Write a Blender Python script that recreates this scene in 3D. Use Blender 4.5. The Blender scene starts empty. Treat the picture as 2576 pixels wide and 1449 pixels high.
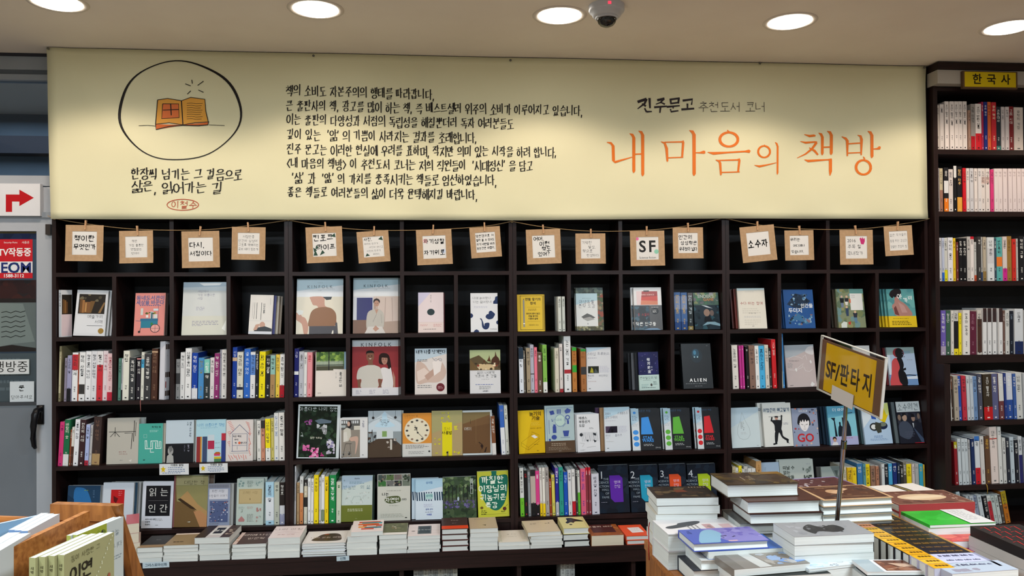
import bpy, math, random
from mathutils import Vector, Matrix

# ---------------------------------------------------------------- camera
EYE_Z = 1.607
CAM = Vector((2.0064, -4.2175, EYE_Z))
YAW, PITCH, ROLL, FOC = 0.0919, 0.0118, -0.0072, 1950.0
FWD = Vector((math.sin(YAW)*math.cos(PITCH), math.cos(YAW)*math.cos(PITCH), math.sin(PITCH)))
_r = Vector((math.cos(YAW), -math.sin(YAW), 0)); _u = _r.cross(FWD)
RGT = math.cos(ROLL)*_r + math.sin(ROLL)*_u
UPV = -math.sin(ROLL)*_r + math.cos(ROLL)*_u
cd = bpy.data.cameras.new('camera'); cam = bpy.data.objects.new('camera', cd)
bpy.context.scene.collection.objects.link(cam)
cd.sensor_width = 36; cd.lens = 36*FOC/2576; cd.clip_start = 0.05; cd.clip_end = 60
m3 = Matrix((RGT, UPV, -FWD)).transposed()
cam.matrix_world = Matrix.Translation(CAM) @ m3.to_4x4()
S = bpy.context.scene; S.camera = cam
S.view_settings.view_transform = 'Standard'; S.view_settings.look = 'None'
S.view_settings.gamma = 1; S.view_settings.use_curve_mapping = False
S.view_settings.exposure = 0.0
w = bpy.data.worlds.new('world'); S.world = w; w.use_nodes = True
w.node_tree.nodes['Background'].inputs[0].default_value = (0.75, 0.85, 1, 1)
w.node_tree.nodes['Background'].inputs[1].default_value = 0.25
COL = S.collection
ROOM = dict(x0=-1.6, x1=7.2, y0=-8.0, y1=0.34)
def lamp(name, kind, loc, energy, color, rot=(0, 0, 0), **kw):
    l = bpy.data.lights.new(name, kind); l.energy = energy; l.color = color
    for k, v in kw.items(): setattr(l, k, v)
    o = bpy.data.objects.new(name, l); o.location = loc; o.rotation_euler = rot; COL.objects.link(o); return o
CZ = 2.915       # ceiling height
# general lighting of the shop: cool ceiling panels over the aisle behind the viewer (the fixtures are built below)
PANELS = [(0.4, -3.2), (4.2, -3.2), (0.4, -5.6), (4.2, -5.6)]
for (x, y) in PANELS:
    lamp('panel_light', 'AREA', (x, y, CZ-0.06), 92, (0.80, 0.92, 1.0), shape='RECTANGLE', size=1.2, size_y=0.3)

# ---------------------------------------------------------------- pixel helpers (photograph of 2576 x 1449) -> real places
def ray(u, v): return FWD + (u-1288)/FOC*RGT - (v-724.5)/FOC*UPV
def on_y(u, v, y):
    d = ray(u, v); return CAM + d*((y-CAM.y)/d.y)
def on_z(u, v, z):
    d = ray(u, v); return CAM + d*((z-CAM.z)/d.z)
def x_at(u, y, z):
    n = (u-1288)/FOC; a = RGT - n*FWD
    return CAM.x - (a.y*(y-CAM.y) + a.z*(z-CAM.z))/a.x
def len_at(P, D, v):            # distance along D from P where the picture row is v
    n = -(v-724.5)/FOC; a = UPV - n*FWD
    return -(P-CAM).dot(a)/D.dot(a)

# ---------------------------------------------------------------- materials
def lin(c): return c/12.92 if c <= 0.04045 else ((c+0.055)/1.055)**2.4
def rgb(h):
    h = h.lstrip('#')
    if len(h) == 3: h = ''.join(c*2 for c in h)
    return tuple(lin(int(h[i:i+2], 16)/255) for i in (0, 2, 4))
MATS = {}
def pmat(h, rough=0.42, key='p', metal=0, spec=0.22):
    k = (h, rough, key, metal)
    if k in MATS: return MATS[k]
    m = bpy.data.materials.new('print_'+h); m.use_nodes = True
    b = m.node_tree.nodes['Principled BSDF']; c = rgb(h)
    b.inputs['Base Color'].default_value = (*c, 1); b.inputs['Roughness'].default_value = rough
    b.inputs['Metallic'].default_value = metal; b.inputs['Specular IOR Level'].default_value = spec
    MATS[k] = m; return m
def nodes(m): return m.node_tree.nodes, m.node_tree.links
def grain(name, c1, c2, scale=(1, 1, 1), nscale=6, rough=0.45, bump=0.05, detail=6, spec=0.3, coat=0):
    m = bpy.data.materials.new(name); m.use_nodes = True; N, L = nodes(m); b = N['Principled BSDF']
    tc = N.new('ShaderNodeTexCoord'); mp = N.new('ShaderNodeMapping'); mp.inputs['Scale'].default_value = scale
    nz = N.new('ShaderNodeTexNoise'); nz.inputs['Scale'].default_value = nscale; nz.inputs['Detail'].default_value = detail
    cr = N.new('ShaderNodeValToRGB'); cr.color_ramp.elements[0].position = 0.3; cr.color_ramp.elements[1].position = 0.7
    cr.color_ramp.elements[0].color = (*rgb(c1), 1); cr.color_ramp.elements[1].color = (*rgb(c2), 1)
    bp = N.new('ShaderNodeBump'); bp.inputs['Strength'].default_value = bump; bp.inputs['Distance'].default_value = 0.002
    L.new(tc.outputs['Object'], mp.inputs['Vector']); L.new(mp.outputs[0], nz.inputs['Vector'])
    L.new(nz.outputs[0], cr.inputs[0]); L.new(cr.outputs[0], b.inputs['Base Color'])
    L.new(nz.outputs[0], bp.inputs['Height']); L.new(bp.outputs[0], b.inputs['Normal'])
    b.inputs['Roughness'].default_value = rough; b.inputs['Specular IOR Level'].default_value = spec
    b.inputs['Coat Weight'].default_value = coat
    return m
WENGE_H = grain('wenge_along', '180d0c', '281615', (1.5, 40, 40), 3, 0.42, 0.1)
WENGE_V = grain('wenge_upright', '180d0c', '281615', (40, 40, 1.5), 3, 0.42, 0.1)
BACK = grain('back_board', '111216', '191a1e', (3, 3, 3), 4, 0.5, 0.02)
CEIL = grain('ceiling_paint', 'e2d8cc', 'e8dfd3', (1, 1, 1), 3, 0.8, 0.02)
WALLM = grain('wall_paint', '9a948a', 'a39d93', (1, 1, 1), 3, 0.8, 0.02)
FLOORM = grain('floor_boards', '857a6e', '938779', (1, 12, 1), 3, 0.35, 0.03)
OAK = grain('oiled_wood', '8a4f24', 'b9793f', (4, 40, 40), 2.2, 0.38, 0.12)
OAK2 = grain('oiled_wood_end', '7a4a26', 'a86c38', (30, 30, 5), 2.2, 0.4, 0.12)
ALU = grain('painted_frame', 'a9aeb6', 'b3b8bf', (1, 1, 1), 3, 0.4, 0.02)
KRAFT = grain('kraft_card', 'a98a68', 'b69673', (1, 1, 1), 60, 0.75, 0.08)
BANNERM = grain('banner_cloth', 'd8d5b2', 'dcd9b7', (1, 1, 1), 2, 0.55, 0.03)
TWINE = grain('jute_twine', '8f7350', 'b2946a', (300, 300, 300), 3, 0.9, 0.2)
PINWOOD = grain('pin_wood', 'b08660', 'c9a17a', (30, 30, 200), 3, 0.6, 0.1)
def page_mat(name, c1, c2):
    m = bpy.data.materials.new(name); m.use_nodes = True; N, L = nodes(m); b = N['Principled BSDF']
    tc = N.new('ShaderNodeTexCoord'); mp = N.new('ShaderNodeMapping'); mp.inputs['Scale'].default_value = (2, 700, 2)
    nz = N.new('ShaderNodeTexNoise'); nz.inputs['Scale'].default_value = 1; nz.inputs['Detail'].default_value = 3
    cr = N.new('ShaderNodeValToRGB'); cr.color_ramp.elements[0].position = 0.35; cr.color_ramp.elements[1].position = 0.65
    cr.color_ramp.elements[0].color = (*rgb(c1), 1); cr.color_ramp.elements[1].color = (*rgb(c2), 1)
    L.new(tc.outputs['Object'], mp.inputs['Vector']); L.new(mp.outputs[0], nz.inputs['Vector'])
    L.new(nz.outputs[0], cr.inputs[0]); L.new(cr.outputs[0], b.inputs['Base Color']); b.inputs['Roughness'].default_value = 0.8
    return m
PAGES = page_mat('page_edges', 'c3c6c2', 'd6d9d5')
PAGESC = page_mat('page_edges_cream', 'c2b8a4', 'd3cab6')
def emis(name, c, s):
    m = bpy.data.materials.new(name); m.use_nodes = True; N, L = nodes(m); b = N['Principled BSDF']
    b.inputs['Emission Color'].default_value = (*c, 1); b.inputs['Emission Strength'].default_value = s
    b.inputs['Base Color'].default_value = (*c, 1); return m
def clear(name, col, rough=0.05, alpha_mix=0.85):
    m = bpy.data.materials.new(name); m.use_nodes = True; N, L = nodes(m)
    for n in list(N):
        if n.type == 'BSDF_PRINCIPLED': N.remove(n)
    out = [n for n in N if n.type == 'OUTPUT_MATERIAL'][0]
    t = N.new('ShaderNodeBsdfTransparent'); g = N.new('ShaderNodeBsdfGlossy'); g.inputs['Roughness'].default_value = rough
    t.inputs[0].default_value = (*col, 1); x = N.new('ShaderNodeMixShader'); fr = N.new('ShaderNodeFresnel'); fr.inputs[0].default_value = 1.45
    geo = N.new('ShaderNodeNewGeometry'); mm = N.new('ShaderNodeMath'); mm.operation = 'SUBTRACT'; mm.inputs[0].default_value = 1.0; L.new(geo.outputs['Backfacing'], mm.inputs[1])
    mu = N.new('ShaderNodeMath'); mu.operation = 'MULTIPLY'; L.new(fr.outputs[0], mu.inputs[0]); L.new(mm.outputs[0], mu.inputs[1]); L.new(mu.outputs[0], x.inputs[0]); L.new(t.outputs[0], x.inputs[1]); L.new(g.outputs[0], x.inputs[2]); L.new(x.outputs[0], out.inputs[0])
    return m
GLASS = clear('window_glass', (0.75, 0.8, 0.84)); ACRYL = clear('acrylic', (0.96, 0.96, 0.95))

# ---------------------------------------------------------------- mesh builder
class MB:
    def __init__(s): s.v = []; s.f = []; s.mi = []; s.mats = []
    def slot(s, m):
        if m not in s.mats: s.mats.append(m)
        return s.mats.index(m)
    def poly(s, pts, m):
        n = len(s.v); s.v += [tuple(p) for p in pts]; s.f.append(tuple(range(n, n+len(pts)))); s.mi.append(s.slot(m))
    def mesh(s, vs, fs, m):
        n = len(s.v); s.v += [tuple(p) for p in vs]; k = s.slot(m)
        for f in fs: s.f.append(tuple(i+n for i in f)); s.mi.append(k)
    def box(s, x0, x1, y0, y1, z0, z1, m, M=None):
        vs = [Vector((x, y, z)) for z in (z0, z1) for y in (y0, y1) for x in (x0, x1)]
        if M is not None: vs = [M @ v for v in vs]
        s.mesh(vs, [(0, 2, 3, 1), (4, 5, 7, 6), (0, 1, 5, 4), (2, 6, 7, 3), (0, 4, 6, 2), (1, 3, 7, 5)], m)
    def prism(s, prof, axis, a, b, m, M=None):       # profile extruded between a and b along an axis
        n = len(prof); vs = []
        for t in (a, b):
            for p in prof:
                c = list(p); c.insert(axis, t); v = Vector(c); vs.append(M @ v if M is not None else v)
        fs = [tuple(range(n))[::-1], tuple(range(n, 2*n))] + [(i, (i+1) % n, n+(i+1) % n, n+i) for i in range(n)]
        s.mesh(vs, fs, m)
    def lathe(s, prof, m, seg=32, M=None, cap=False):
        vs = []; fs = []
        for (r, z) in prof:
            for k in range(seg):
                a = 2*math.pi*k/seg; v = Vector((r*math.cos(a), r*math.sin(a), z)); vs.append(M @ v if M is not None else v)
        for i in range(len(prof)-1):
            for k in range(seg): fs.append((i*seg+k, i*seg+(k+1) % seg, (i+1)*seg+(k+1) % seg, (i+1)*seg+k))
        if cap: fs.append(tuple(range(seg))[::-1]); fs.append(tuple(range((len(prof)-1)*seg, len(prof)*seg)))
        s.mesh(vs, fs, m)
    def tube(s, pts, r, m, seg=6):
        pts = [Vector(p) for p in pts]; vs = []; fs = []
        for i, p in enumerate(pts):
            d = (pts[min(i+1, len(pts)-1)]-pts[max(i-1, 0)]).normalized()
            a = d.cross(Vector((0, 0, 1)));  a = a.normalized() if a.length > 1e-4 else Vector((1, 0, 0)); b = d.cross(a)
            rr = r[i] if isinstance(r, (list, tuple)) else r
            for k in range(seg):
                t = 2*math.pi*k/seg; vs.append(p+a*(math.cos(t)*rr)+b*(math.sin(t)*rr))
        for i in range(len(pts)-1):
            for k in range(seg): fs.append((i*seg+k, i*seg+(k+1) % seg, (i+1)*seg+(k+1) % seg, (i+1)*seg+k))
        fs.append(tuple(range(seg))); fs.append(tuple(range(len(vs)-seg, len(vs))))
        s.mesh(vs, fs, m)
    def build(s, name, parent=None, M=None, smooth=False):
        me = bpy.data.meshes.new(name); me.from_pydata(s.v, [], s.f)
        for m in s.mats: me.materials.append(m)
        if len(s.mats) > 1: me.polygons.foreach_set('material_index', s.mi)
        if smooth: me.polygons.foreach_set('use_smooth', [True]*len(s.f))
        o = bpy.data.objects.new(name, me); COL.objects.link(o)
        if parent: o.parent = parent
        if M is not None: o.matrix_basis = M
        return o
def empty(name, M, label=None, cat=None, group=None):
    o = bpy.data.objects.new(name, None); COL.objects.link(o); o.empty_display_size = 0.05
    o.matrix_world = M if isinstance(M, Matrix) else Matrix.Translation(Vector(M))
    tag(o, label, cat, group); return o
LABELS = {}
def tag(o, label=None, cat=None, group=None, kind=None):
    if label:
        o['label'] = label; LABELS.setdefault(label, []).append(o)
    if cat: o['category'] = cat
    if group: o['group'] = group
    if kind: o['kind'] = kind
def struct(o): o['kind'] = 'structure'; return o
def copy_tree(o, label, M=None):
    c = o.copy(); COL.objects.link(c); c['label'] = label; LABELS.setdefault(label, []).append(c)
    for ch in o.children:
        d = ch.copy(); COL.objects.link(d); d.parent = c; d.matrix_basis = ch.matrix_basis.copy()
        for g in ch.children:
            e = g.copy(); COL.objects.link(e); e.parent = d; e.matrix_basis = g.matrix_basis.copy()
    if M is not None: c.matrix_world = M
    return c

# ---------------------------------------------------------------- lettering
TC = {}; TO = []
def sans(text, bold):
    k = (text, bold)
    if k not in TC:
        if not TO:
            c = bpy.data.curves.new('t', 'FONT'); c.size = 1; c.resolution_u = 3; TO.append(bpy.data.objects.new('t', c))
        o = TO[0]; o.data.body = text; o.data.offset = bold; m = o.to_mesh()
        vs = [(v.co.x, v.co.y) for v in m.vertices]; fs = [tuple(p.vertices) for p in m.polygons]
        o.to_mesh_clear()
        x0 = min([v[0] for v in vs] or [0]); x1 = max([v[0] for v in vs] or [0])
        TC[k] = ([(x-x0, y) for x, y in vs], fs, x1-x0)
    return TC[k]
CI = [(0.5+0.5*math.sin(2*math.pi*k/9+0.3), 0.5-0.5*math.cos(2*math.pi*k/9+0.3)) for k in range(10)]
def _dbl(j): return [[(x*0.46, y) for x, y in s] for s in j]+[[(0.54+x*0.46, y) for x, y in s] for s in j]
J = {'ㄱ': [[(0, .1), (1, .06), (.8, 1)]], 'ㄴ': [[(0, 0), (.05, .9), (1, .82)]], 'ㄷ': [[(0, .1), (1, .06)], [(.05, .1), (.08, .92), (1, .86)]],
 'ㄹ': [[(0, .06), (1, .02), (.9, .46), (.05, .5), (.05, .96), (1, .9)]], 'ㅁ': [[(0, .1), (.08, .95), (.95, .9), (1, .06), (0, .1)]],
 'ㅂ': [[(0, 0), (.08, 1), (.95, .96), (1, 0)], [(.05, .5), (.97, .46)]], 'ㅅ': [[(.55, 0), (.4, .5), (0, 1)], [(.48, .4), (1, .95)]],
 'ㅇ': [CI], 'ㅈ': [[(0, .1), (1, .05), (.5, .5), (0, 1)], [(.5, .5), (1, .95)]], 'ㅊ': [[(.35, -.12), (.6, -.06)], [(0, .2), (1, .16), (.5, .55), (0, 1)], [(.5, .55), (1, .95)]],
 'ㅋ': [[(0, .08), (1, .05), (.8, 1)], [(.05, .5), (.9, .44)]], 'ㅌ': [[(0, .05), (1, 0)], [(.03, .48), (.9, .44)], [(.03, .05), (.05, .94), (1, .88)]],
 'ㅍ': [[(0, .1), (1, .06)], [(.3, .1), (.34, .9)], [(.7, .1), (.66, .9)], [(0, .93), (1, .88)]],
 'ㅎ': [[(.35, -.1), (.62, -.06)], [(0, .18), (1, .14)], [(.5+(x-.5)*.8, .32+y*.66) for x, y in CI]]}
for a, b in (('ㄲ', 'ㄱ'), ('ㄸ', 'ㄷ'), ('ㅃ', 'ㅂ'), ('ㅆ', 'ㅅ'), ('ㅉ', 'ㅈ')): J[a] = _dbl(J[b])
def _two(a, b): return [[(x*0.46, y) for x, y in s] for s in J[a]]+[[(0.54+x*0.46, y) for x, y in s] for s in J[b]]
INI = 'ㄱㄲㄴㄷㄸㄹㅁㅂㅃㅅㅆㅇㅈㅉㅊㅋㅌㅍㅎ'
VOW = 'ㅏㅐㅑㅒㅓㅔㅕㅖㅗㅘㅙㅚㅛㅜㅝㅞㅟㅠㅡㅢㅣ'
FIN = ['', 'ㄱ', 'ㄲ', 'ㄱㅅ', 'ㄴ', 'ㄴㅈ', 'ㄴㅎ', 'ㄷ', 'ㄹ', 'ㄹㄱ', 'ㄹㅁ', 'ㄹㅂ', 'ㄹㅅ', 'ㄹㅌ', 'ㄹㅍ', 'ㄹㅎ', 'ㅁ', 'ㅂ', 'ㅂㅅ', 'ㅅ', 'ㅆ', 'ㅇ', 'ㅈ', 'ㅊ', 'ㅋ', 'ㅌ', 'ㅍ', 'ㅎ']
VV = {'ㅏ': [[(.35, 0), (.35, 1)], [(.35, .45), (1, .45)]], 'ㅐ': [[(.2, .05), (.2, .95)], [(.8, 0), (.8, 1)], [(.2, .45), (.8, .45)]],
 'ㅑ': [[(.35, 0), (.35, 1)], [(.35, .32), (1, .32)], [(.35, .6), (1, .6)]], 'ㅒ': [[(.2, .05), (.2, .95)], [(.8, 0), (.8, 1)], [(.2, .35), (.8, .35)], [(.2, .6), (.8, .6)]],
 'ㅓ': [[(.7, 0), (.7, 1)], [(0, .45), (.7, .45)]], 'ㅔ': [[(.45, .05), (.45, .95)], [(.9, 0), (.9, 1)], [(0, .45), (.45, .45)]],
 'ㅕ': [[(.7, 0), (.7, 1)], [(0, .32), (.7, .32)], [(0, .6), (.7, .6)]], 'ㅖ': [[(.45, .05), (.45, .95)], [(.9, 0), (.9, 1)], [(0, .32), (.45, .32)], [(0, .6), (.45, .6)]],
 'ㅣ': [[(.6, 0), (.6, 1)]]}
VH = {'ㅗ': [[(0, .9), (1, .85)], [(.5, .2), (.5, .88)]], 'ㅛ': [[(0, .9), (1, .85)], [(.33, .2), (.33, .88)], [(.67, .2), (.67, .88)]],
 'ㅜ': [[(0, .2), (1, .15)], [(.5, .18), (.48, 1)]], 'ㅠ': [[(0, .2), (1, .15)], [(.33, .2), (.3, 1)], [(.67, .2), (.68, 1)]], 'ㅡ': [[(0, .5), (1, .45)]]}
VC = {'ㅘ': 'ㅗㅏ', 'ㅙ': 'ㅗㅐ', 'ㅚ': 'ㅗㅣ', 'ㅝ': 'ㅜㅓ', 'ㅞ': 'ㅜㅔ', 'ㅟ': 'ㅜㅣ', 'ㅢ': 'ㅡㅣ'}
def fit(st, x0, y0, x1, y1): return [[(x0+x*(x1-x0), y0+y*(y1-y0)) for x, y in s] for s in st]
HC = {}
def hangul(ch):
    if ch in HC: return HC[ch]
    n = ord(ch)-0xAC00; out = []
    if 0 <= n < 11172:
        i, v, f = INI[n//588], VOW[(n % 588)//28], FIN[n % 28]
        b = 0.6 if f else 0.96
        if v in VV: out = fit(J[i], .04, .06*b+.04, .5, .82*b)+fit(VV[v], .58, 0.02, .95, b)
        elif v in VH: out = fit(J[i], .2, .05, .8, .52*b)+fit(VH[v], .04, .5*b, .96, b)
        else: out = fit(J[i], .06, .05, .55, .5*b)+fit(VH[VC[v][0]], .02, .52*b, .62, .92*b)+fit(VV[VC[v][1]], .64, 0, .96, b)
        if f: out = out+fit(J[f] if len(f) == 1 else _two(f[0], f[1]), .2 if len(f) == 1 else .1, .68, .8 if len(f) == 1 else .92, .98)
    elif ch in ".,": out = [[(.08, .85), (.03, 1.05)]]
    elif ch in "'‘’": out = [[(.1, .0), (.04, .2)]]
    elif ch == '<': out = [[(.4, .1), (.05, .5), (.4, .9)]]
    elif ch == '>': out = [[(.05, .1), (.4, .5), (.05, .9)]]
    elif ch == '?': out = [[(.05, .2), (.25, 0), (.45, .2), (.25, .5), (.25, .7)], [(.25, .9), (.25, 1)]]
    elif ch == '-': out = [[(.1, .5), (.5, .5)]]
    HC[ch] = out; return out
def adv(ch): return 0.45 if ch == ' ' else (0.3 if ch in ".,'‘’" else (0.55 if ch in '<>?-' else 1.06))
def strip(pts, w0, w1, brush=False):
    if brush:      # broad upright and thin level strokes: one quad run per segment
        V = []; F = []
        for a, b in zip(pts, pts[1:]):
            dx, dy = b[0]-a[0], b[1]-a[1]; d = math.hypot(dx, dy) or 1; ww = w0*(0.62+0.78*abs(dy)/d)/2; ux, uy = dx/d*ww*.7, dy/d*ww*.7; nx, ny = -dy/d*ww, dx/d*ww; n = len(V)
            V += [(a[0]-ux+nx*.9, a[1]-uy+ny*.9), (a[0]-ux-nx*.9, a[1]-uy-ny*.9), (b[0]+ux*.6-nx*.75, b[1]+uy*.6-ny*.75), (b[0]+ux*.6+nx*.75, b[1]+uy*.6+ny*.75)]; F.append((n, n+1, n+2, n+3))
        return V, F
    n = len(pts); L = []; R = []
    for i, p in enumerate(pts):
        a = pts[max(i-1, 0)]; b = pts[min(i+1, n-1)]
        dx, dy = b[0]-a[0], b[1]-a[1]; d = math.hypot(dx, dy) or 1; t = i/max(n-1, 1); ww = (w0+(w1-w0)*t)/2
        if 0 < i < n-1:
            d1 = math.hypot(p[0]-a[0], p[1]-a[1]) or 1; d2 = math.hypot(b[0]-p[0], b[1]-p[1]) or 1
            c = ((p[0]-a[0])*(b[0]-p[0])+(p[1]-a[1])*(b[1]-p[1]))/d1/d2
            ww /= max(0.6, math.sqrt(max(0.01, (1+c)/2)))
        nx, ny = -dy/d*ww, dx/d*ww
        L.append((p[0]+nx, p[1]+ny)); R.append((p[0]-nx, p[1]-ny))
    return L+R, [(i, i+1, n+i+1, n+i) for i in range(n-1)]
def clip(poly, w, h):
    def cut(ps, ins, isect):
        out = []
        for i in range(len(ps)):
            a, b = ps[i-1], ps[i]
            if ins(b):
                if not ins(a): out.append(isect(a, b))
                out.append(b)
            elif ins(a): out.append(isect(a, b))
        return out
    def ix(c): return lambda a, b: (c, a[1]+(b[1]-a[1])*(c-a[0])/(b[0]-a[0]))
    def iy(c): return lambda a, b: (a[0]+(b[0]-a[0])*(c-a[1])/(b[1]-a[1]), c)
    for ins, f in ((lambda p: p[0] >= 0, ix(0)), (lambda p: p[0] <= w, ix(w)), (lambda p: p[1] >= 0, iy(0)), (lambda p: p[1] <= h, iy(h))):
        if not poly: return poly
        poly = cut(poly, ins, f)
    return poly
def txt_of(a): return ' '.join(a[6:])
class Face:
    """flat print on a real surface: u right, v down, both 0..1"""
    def __init__(s, mb, O, U, V, w, h, rough=0.42, eps=0.0002, step=0.00003):
        s.mb = mb; s.O = Vector(O); s.U = Vector(U); s.V = Vector(V); s.N = s.V.cross(s.U).normalized(); s.w = w; s.h = h; s.e = eps; s.st = step; s.r = rough
        s.warp = None; s.smooth = False
    def P(s, x, y):
        p = s.O+s.U*x+s.V*y+s.N*s.e
        return s.warp(p, x, y) if s.warp else p
    def poly(s, pts, c, cl=True):
        if cl: pts = clip(pts, s.w, s.h)
        if len(pts) > 2: s.mb.poly([s.P(*p) for p in pts], pmat(c, s.r))
    def mesh(s, vs, fs, c): s.mb.mesh([s.P(*p) for p in vs], fs, pmat(c, s.r))
    def text(s, x, y, size, c, al, t, bold=0.0, shear=0, sq=1.0):
        vs, fs, tw = sans(t, bold); tw *= size*sq
        if tw > s.w*0.92 and s.w < 5: sq *= s.w*0.92/tw; tw = s.w*0.92
        if s.w < 5 and al == 'c': x = min(max(x, tw/2+s.w*.03), s.w*.97-tw/2)
        if s.w < 5 and al == 'l': x = min(x, s.w*.97-tw)
        ox = x-(0 if al == 'l' else tw/2 if al == 'c' else tw)
        s.mesh([(ox+a*size*sq+shear*b*size, y-(b-0.36)*size) for a, b in vs], fs, c)
    def hand(s, x, y, size, c, al, t, wd=0.09, jit=0.03, slope=0, sq=1.0, seed=1, taper=0.6, brush=False):
        rnd = random.Random(seed*31+len(t)); tw = sum(adv(q) for q in t)*size*sq
        if tw > s.w*0.92 and s.w < 5: sq *= s.w*0.92/tw; tw = s.w*0.92
        if s.w < 5 and al == 'c': x = min(max(x, tw/2+s.w*.03), s.w*.97-tw/2)
        if s.w < 5 and al == 'l': x = min(x, s.w*.97-tw)
        cx = x-(0 if al == 'l' else tw/2 if al == 'c' else tw)
        VS = []; FS = []
        for q in t:
            dy = rnd.uniform(-jit, jit)*size; sc = 1+rnd.uniform(-jit, jit)*1.5; sh = rnd.uniform(-jit, jit)
            for st in hangul(q):
                pts = [((px+sh*(0.5-py))*size*sc*sq, (py*sc-0.5)*size+dy) for px, py in st]
                pts = [(cx+a, y+b+slope*(cx+a-x)-(0.13*(a-size*.5) if brush else 0)) for a, b in pts]
                v2, f2 = strip(pts, wd*size, wd*size*taper, brush); n = len(VS); VS += v2; FS += [tuple(i+n for i in f) for f in f2]
            cx += adv(q)*size*sq
        if VS: s.mesh(VS, FS, c)
    def vert(s, x, y0, y1, size, c, t, wd=0.11):
        t2 = t; n = len(t2); 
        if not n: return
        pitch = min((y1-y0)/n, size*1.12); sz = min(size, pitch*0.95); VS = []; FS = []; y = y0
        for q in t2:
            if q == ' ': y += pitch*0.5; continue
            for st in hangul(q):
                pts = [(x+(px-0.5)*size, y+py*sz) for px, py in st]
                v2, f2 = strip(pts, wd*size, wd*size); n2 = len(VS); VS += v2; FS += [tuple(i+n2 for i in f) for f in f2]
            y += pitch
        if VS: s.mesh(VS, FS, c)
    def ops(s, txt, seed=7):
        rnd = random.Random(seed); w, h = s.w, s.h
        for op in txt.split(';'):
            a = op.split()
            if not a: continue
            s.e += s.st; k = a[0]
            if k == 'R': u0, v0, u1, v1 = map(float, a[1:5]); s.poly([(u0*w, v0*h), (u1*w, v0*h), (u1*w, v1*h), (u0*w, v1*h)], a[5])
            elif k == 'E':
                cx, cy, rx, ry = map(float, a[1:5]); s.poly([(cx*w+rx*w*math.cos(t*math.pi/12), cy*h+ry*h*math.sin(t*math.pi/12)) for t in range(24)], a[5])
            elif k == 'P':
                q = [float(z) for z in a[2:]]; pts = [(q[i]*w, q[i+1]*h) for i in range(0, len(q), 2)]; n = len(pts)
                if s.smooth and n >= 7:      # rounded outline for drawn figures
                    sm = []
                    for i in range(n):
                        p0, p1, p2, p3 = pts[i-1], pts[i], pts[(i+1) % n], pts[(i+2) % n]
                        for t in (0, .25, .5, .75): sm.append(tuple(0.5*(2*p1[j]+(p2[j]-p0[j])*t+(2*p0[j]-5*p1[j]+4*p2[j]-p3[j])*t*t+(3*p1[j]-p0[j]-3*p2[j]+p3[j])*t**3) for j in (0, 1)))
                    pts = sm
                s.poly(pts, a[1])
            elif k == 'L':
                wd = float(a[1])*w; q = [float(z) for z in a[3:]]; pts = [(q[i]*w, q[i+1]*h) for i in range(0, len(q), 2)]
                v2, f2 = strip(pts, wd, wd); s.mesh([(min(max(p[0], 0), w), min(max(p[1], 0), h)) for p in v2], f2, a[2])
            elif k == 'T' and any('가' <= q <= '힣' for q in txt_of(a)) and float(a[3]) < 0.13:
                s.hand(float(a[1])*w, float(a[2])*h, float(a[3])*w*0.92, a[4], a[5], ' '.join(a[6:]), 0.085, 0.0, taper=1.0)
            elif k in ('T', 'TB', 'TI'):
                s.text(float(a[1])*w, float(a[2])*h, float(a[3])*w, a[4], a[5], ' '.join(a[6:]), 0.022 if k == 'TB' else 0.0)
            elif k in ('H', 'HB'):
                s.hand(float(a[1])*w, float(a[2])*h, float(a[3])*w, a[4], a[5], ' '.join(a[6:]), 0.16 if k == 'HB' else 0.085, seed=seed)
            elif k == 'V': s.vert(float(a[1])*w, float(a[2])*h, float(a[3])*h, float(a[4])*w, a[5], ' '.join(a[6:]))
            elif k == 'K':            # rows of small print: u v width rows pitch colour
                u0, v0, ww, n, dv = map(float, a[1:6])
                for i in range(int(n)):
                    x = u0
                    wl = ww*rnd.uniform(0.75, 1)
                    while x < u0+wl:
                        x2 = min(x+rnd.uniform(.03, .09), u0+wl); y = v0+i*dv
                        s.poly([(x*w, y*h), (x2*w, y*h), (x2*w, (y+dv*.4)*h), (x*w, (y+dv*.4)*h)], a[6]); x = x2+.02
            elif k == 'N':            # mottled patch: u0 v0 u1 v1 count size colours
                u0, v0, u1, v1, n, sz = map(float, a[1:7]); cs = a[7].split(',')
                for i in range(int(n)):
                    cx, cy = rnd.uniform(u0, u1)*w, rnd.uniform(v0, v1)*h; r = sz*w*rnd.uniform(.5, 1.3); k0 = rnd.randint(5, 7); s.e += s.st*.15; ph = rnd.random()*6
                    s.poly([(min(max(cx+r*rnd.uniform(.6, 1)*math.cos(ph+6.283*t/k0), u0*w), u1*w), min(max(cy+r*rnd.uniform(.6, 1)*math.sin(ph+6.283*t/k0), v0*h), v1*h)) for t in range(k0)], cs[i % len(cs)])
            elif k == 'W':            # framed outline: u0 v0 u1 v1 width colour
                u0, v0, u1, v1, t = map(float, a[1:6]); t *= w; X0, X1, Y0, Y1 = u0*w, u1*w, v0*h, v1*h
                for q in ((X0, Y0, X1, Y0+t), (X0, Y1-t, X1, Y1), (X0, Y0, X0+t, Y1), (X1-t, Y0, X1, Y1)):
                    s.poly([(q[0], q[1]), (q[2], q[1]), (q[2], q[3]), (q[0], q[3])], a[6])

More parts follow.
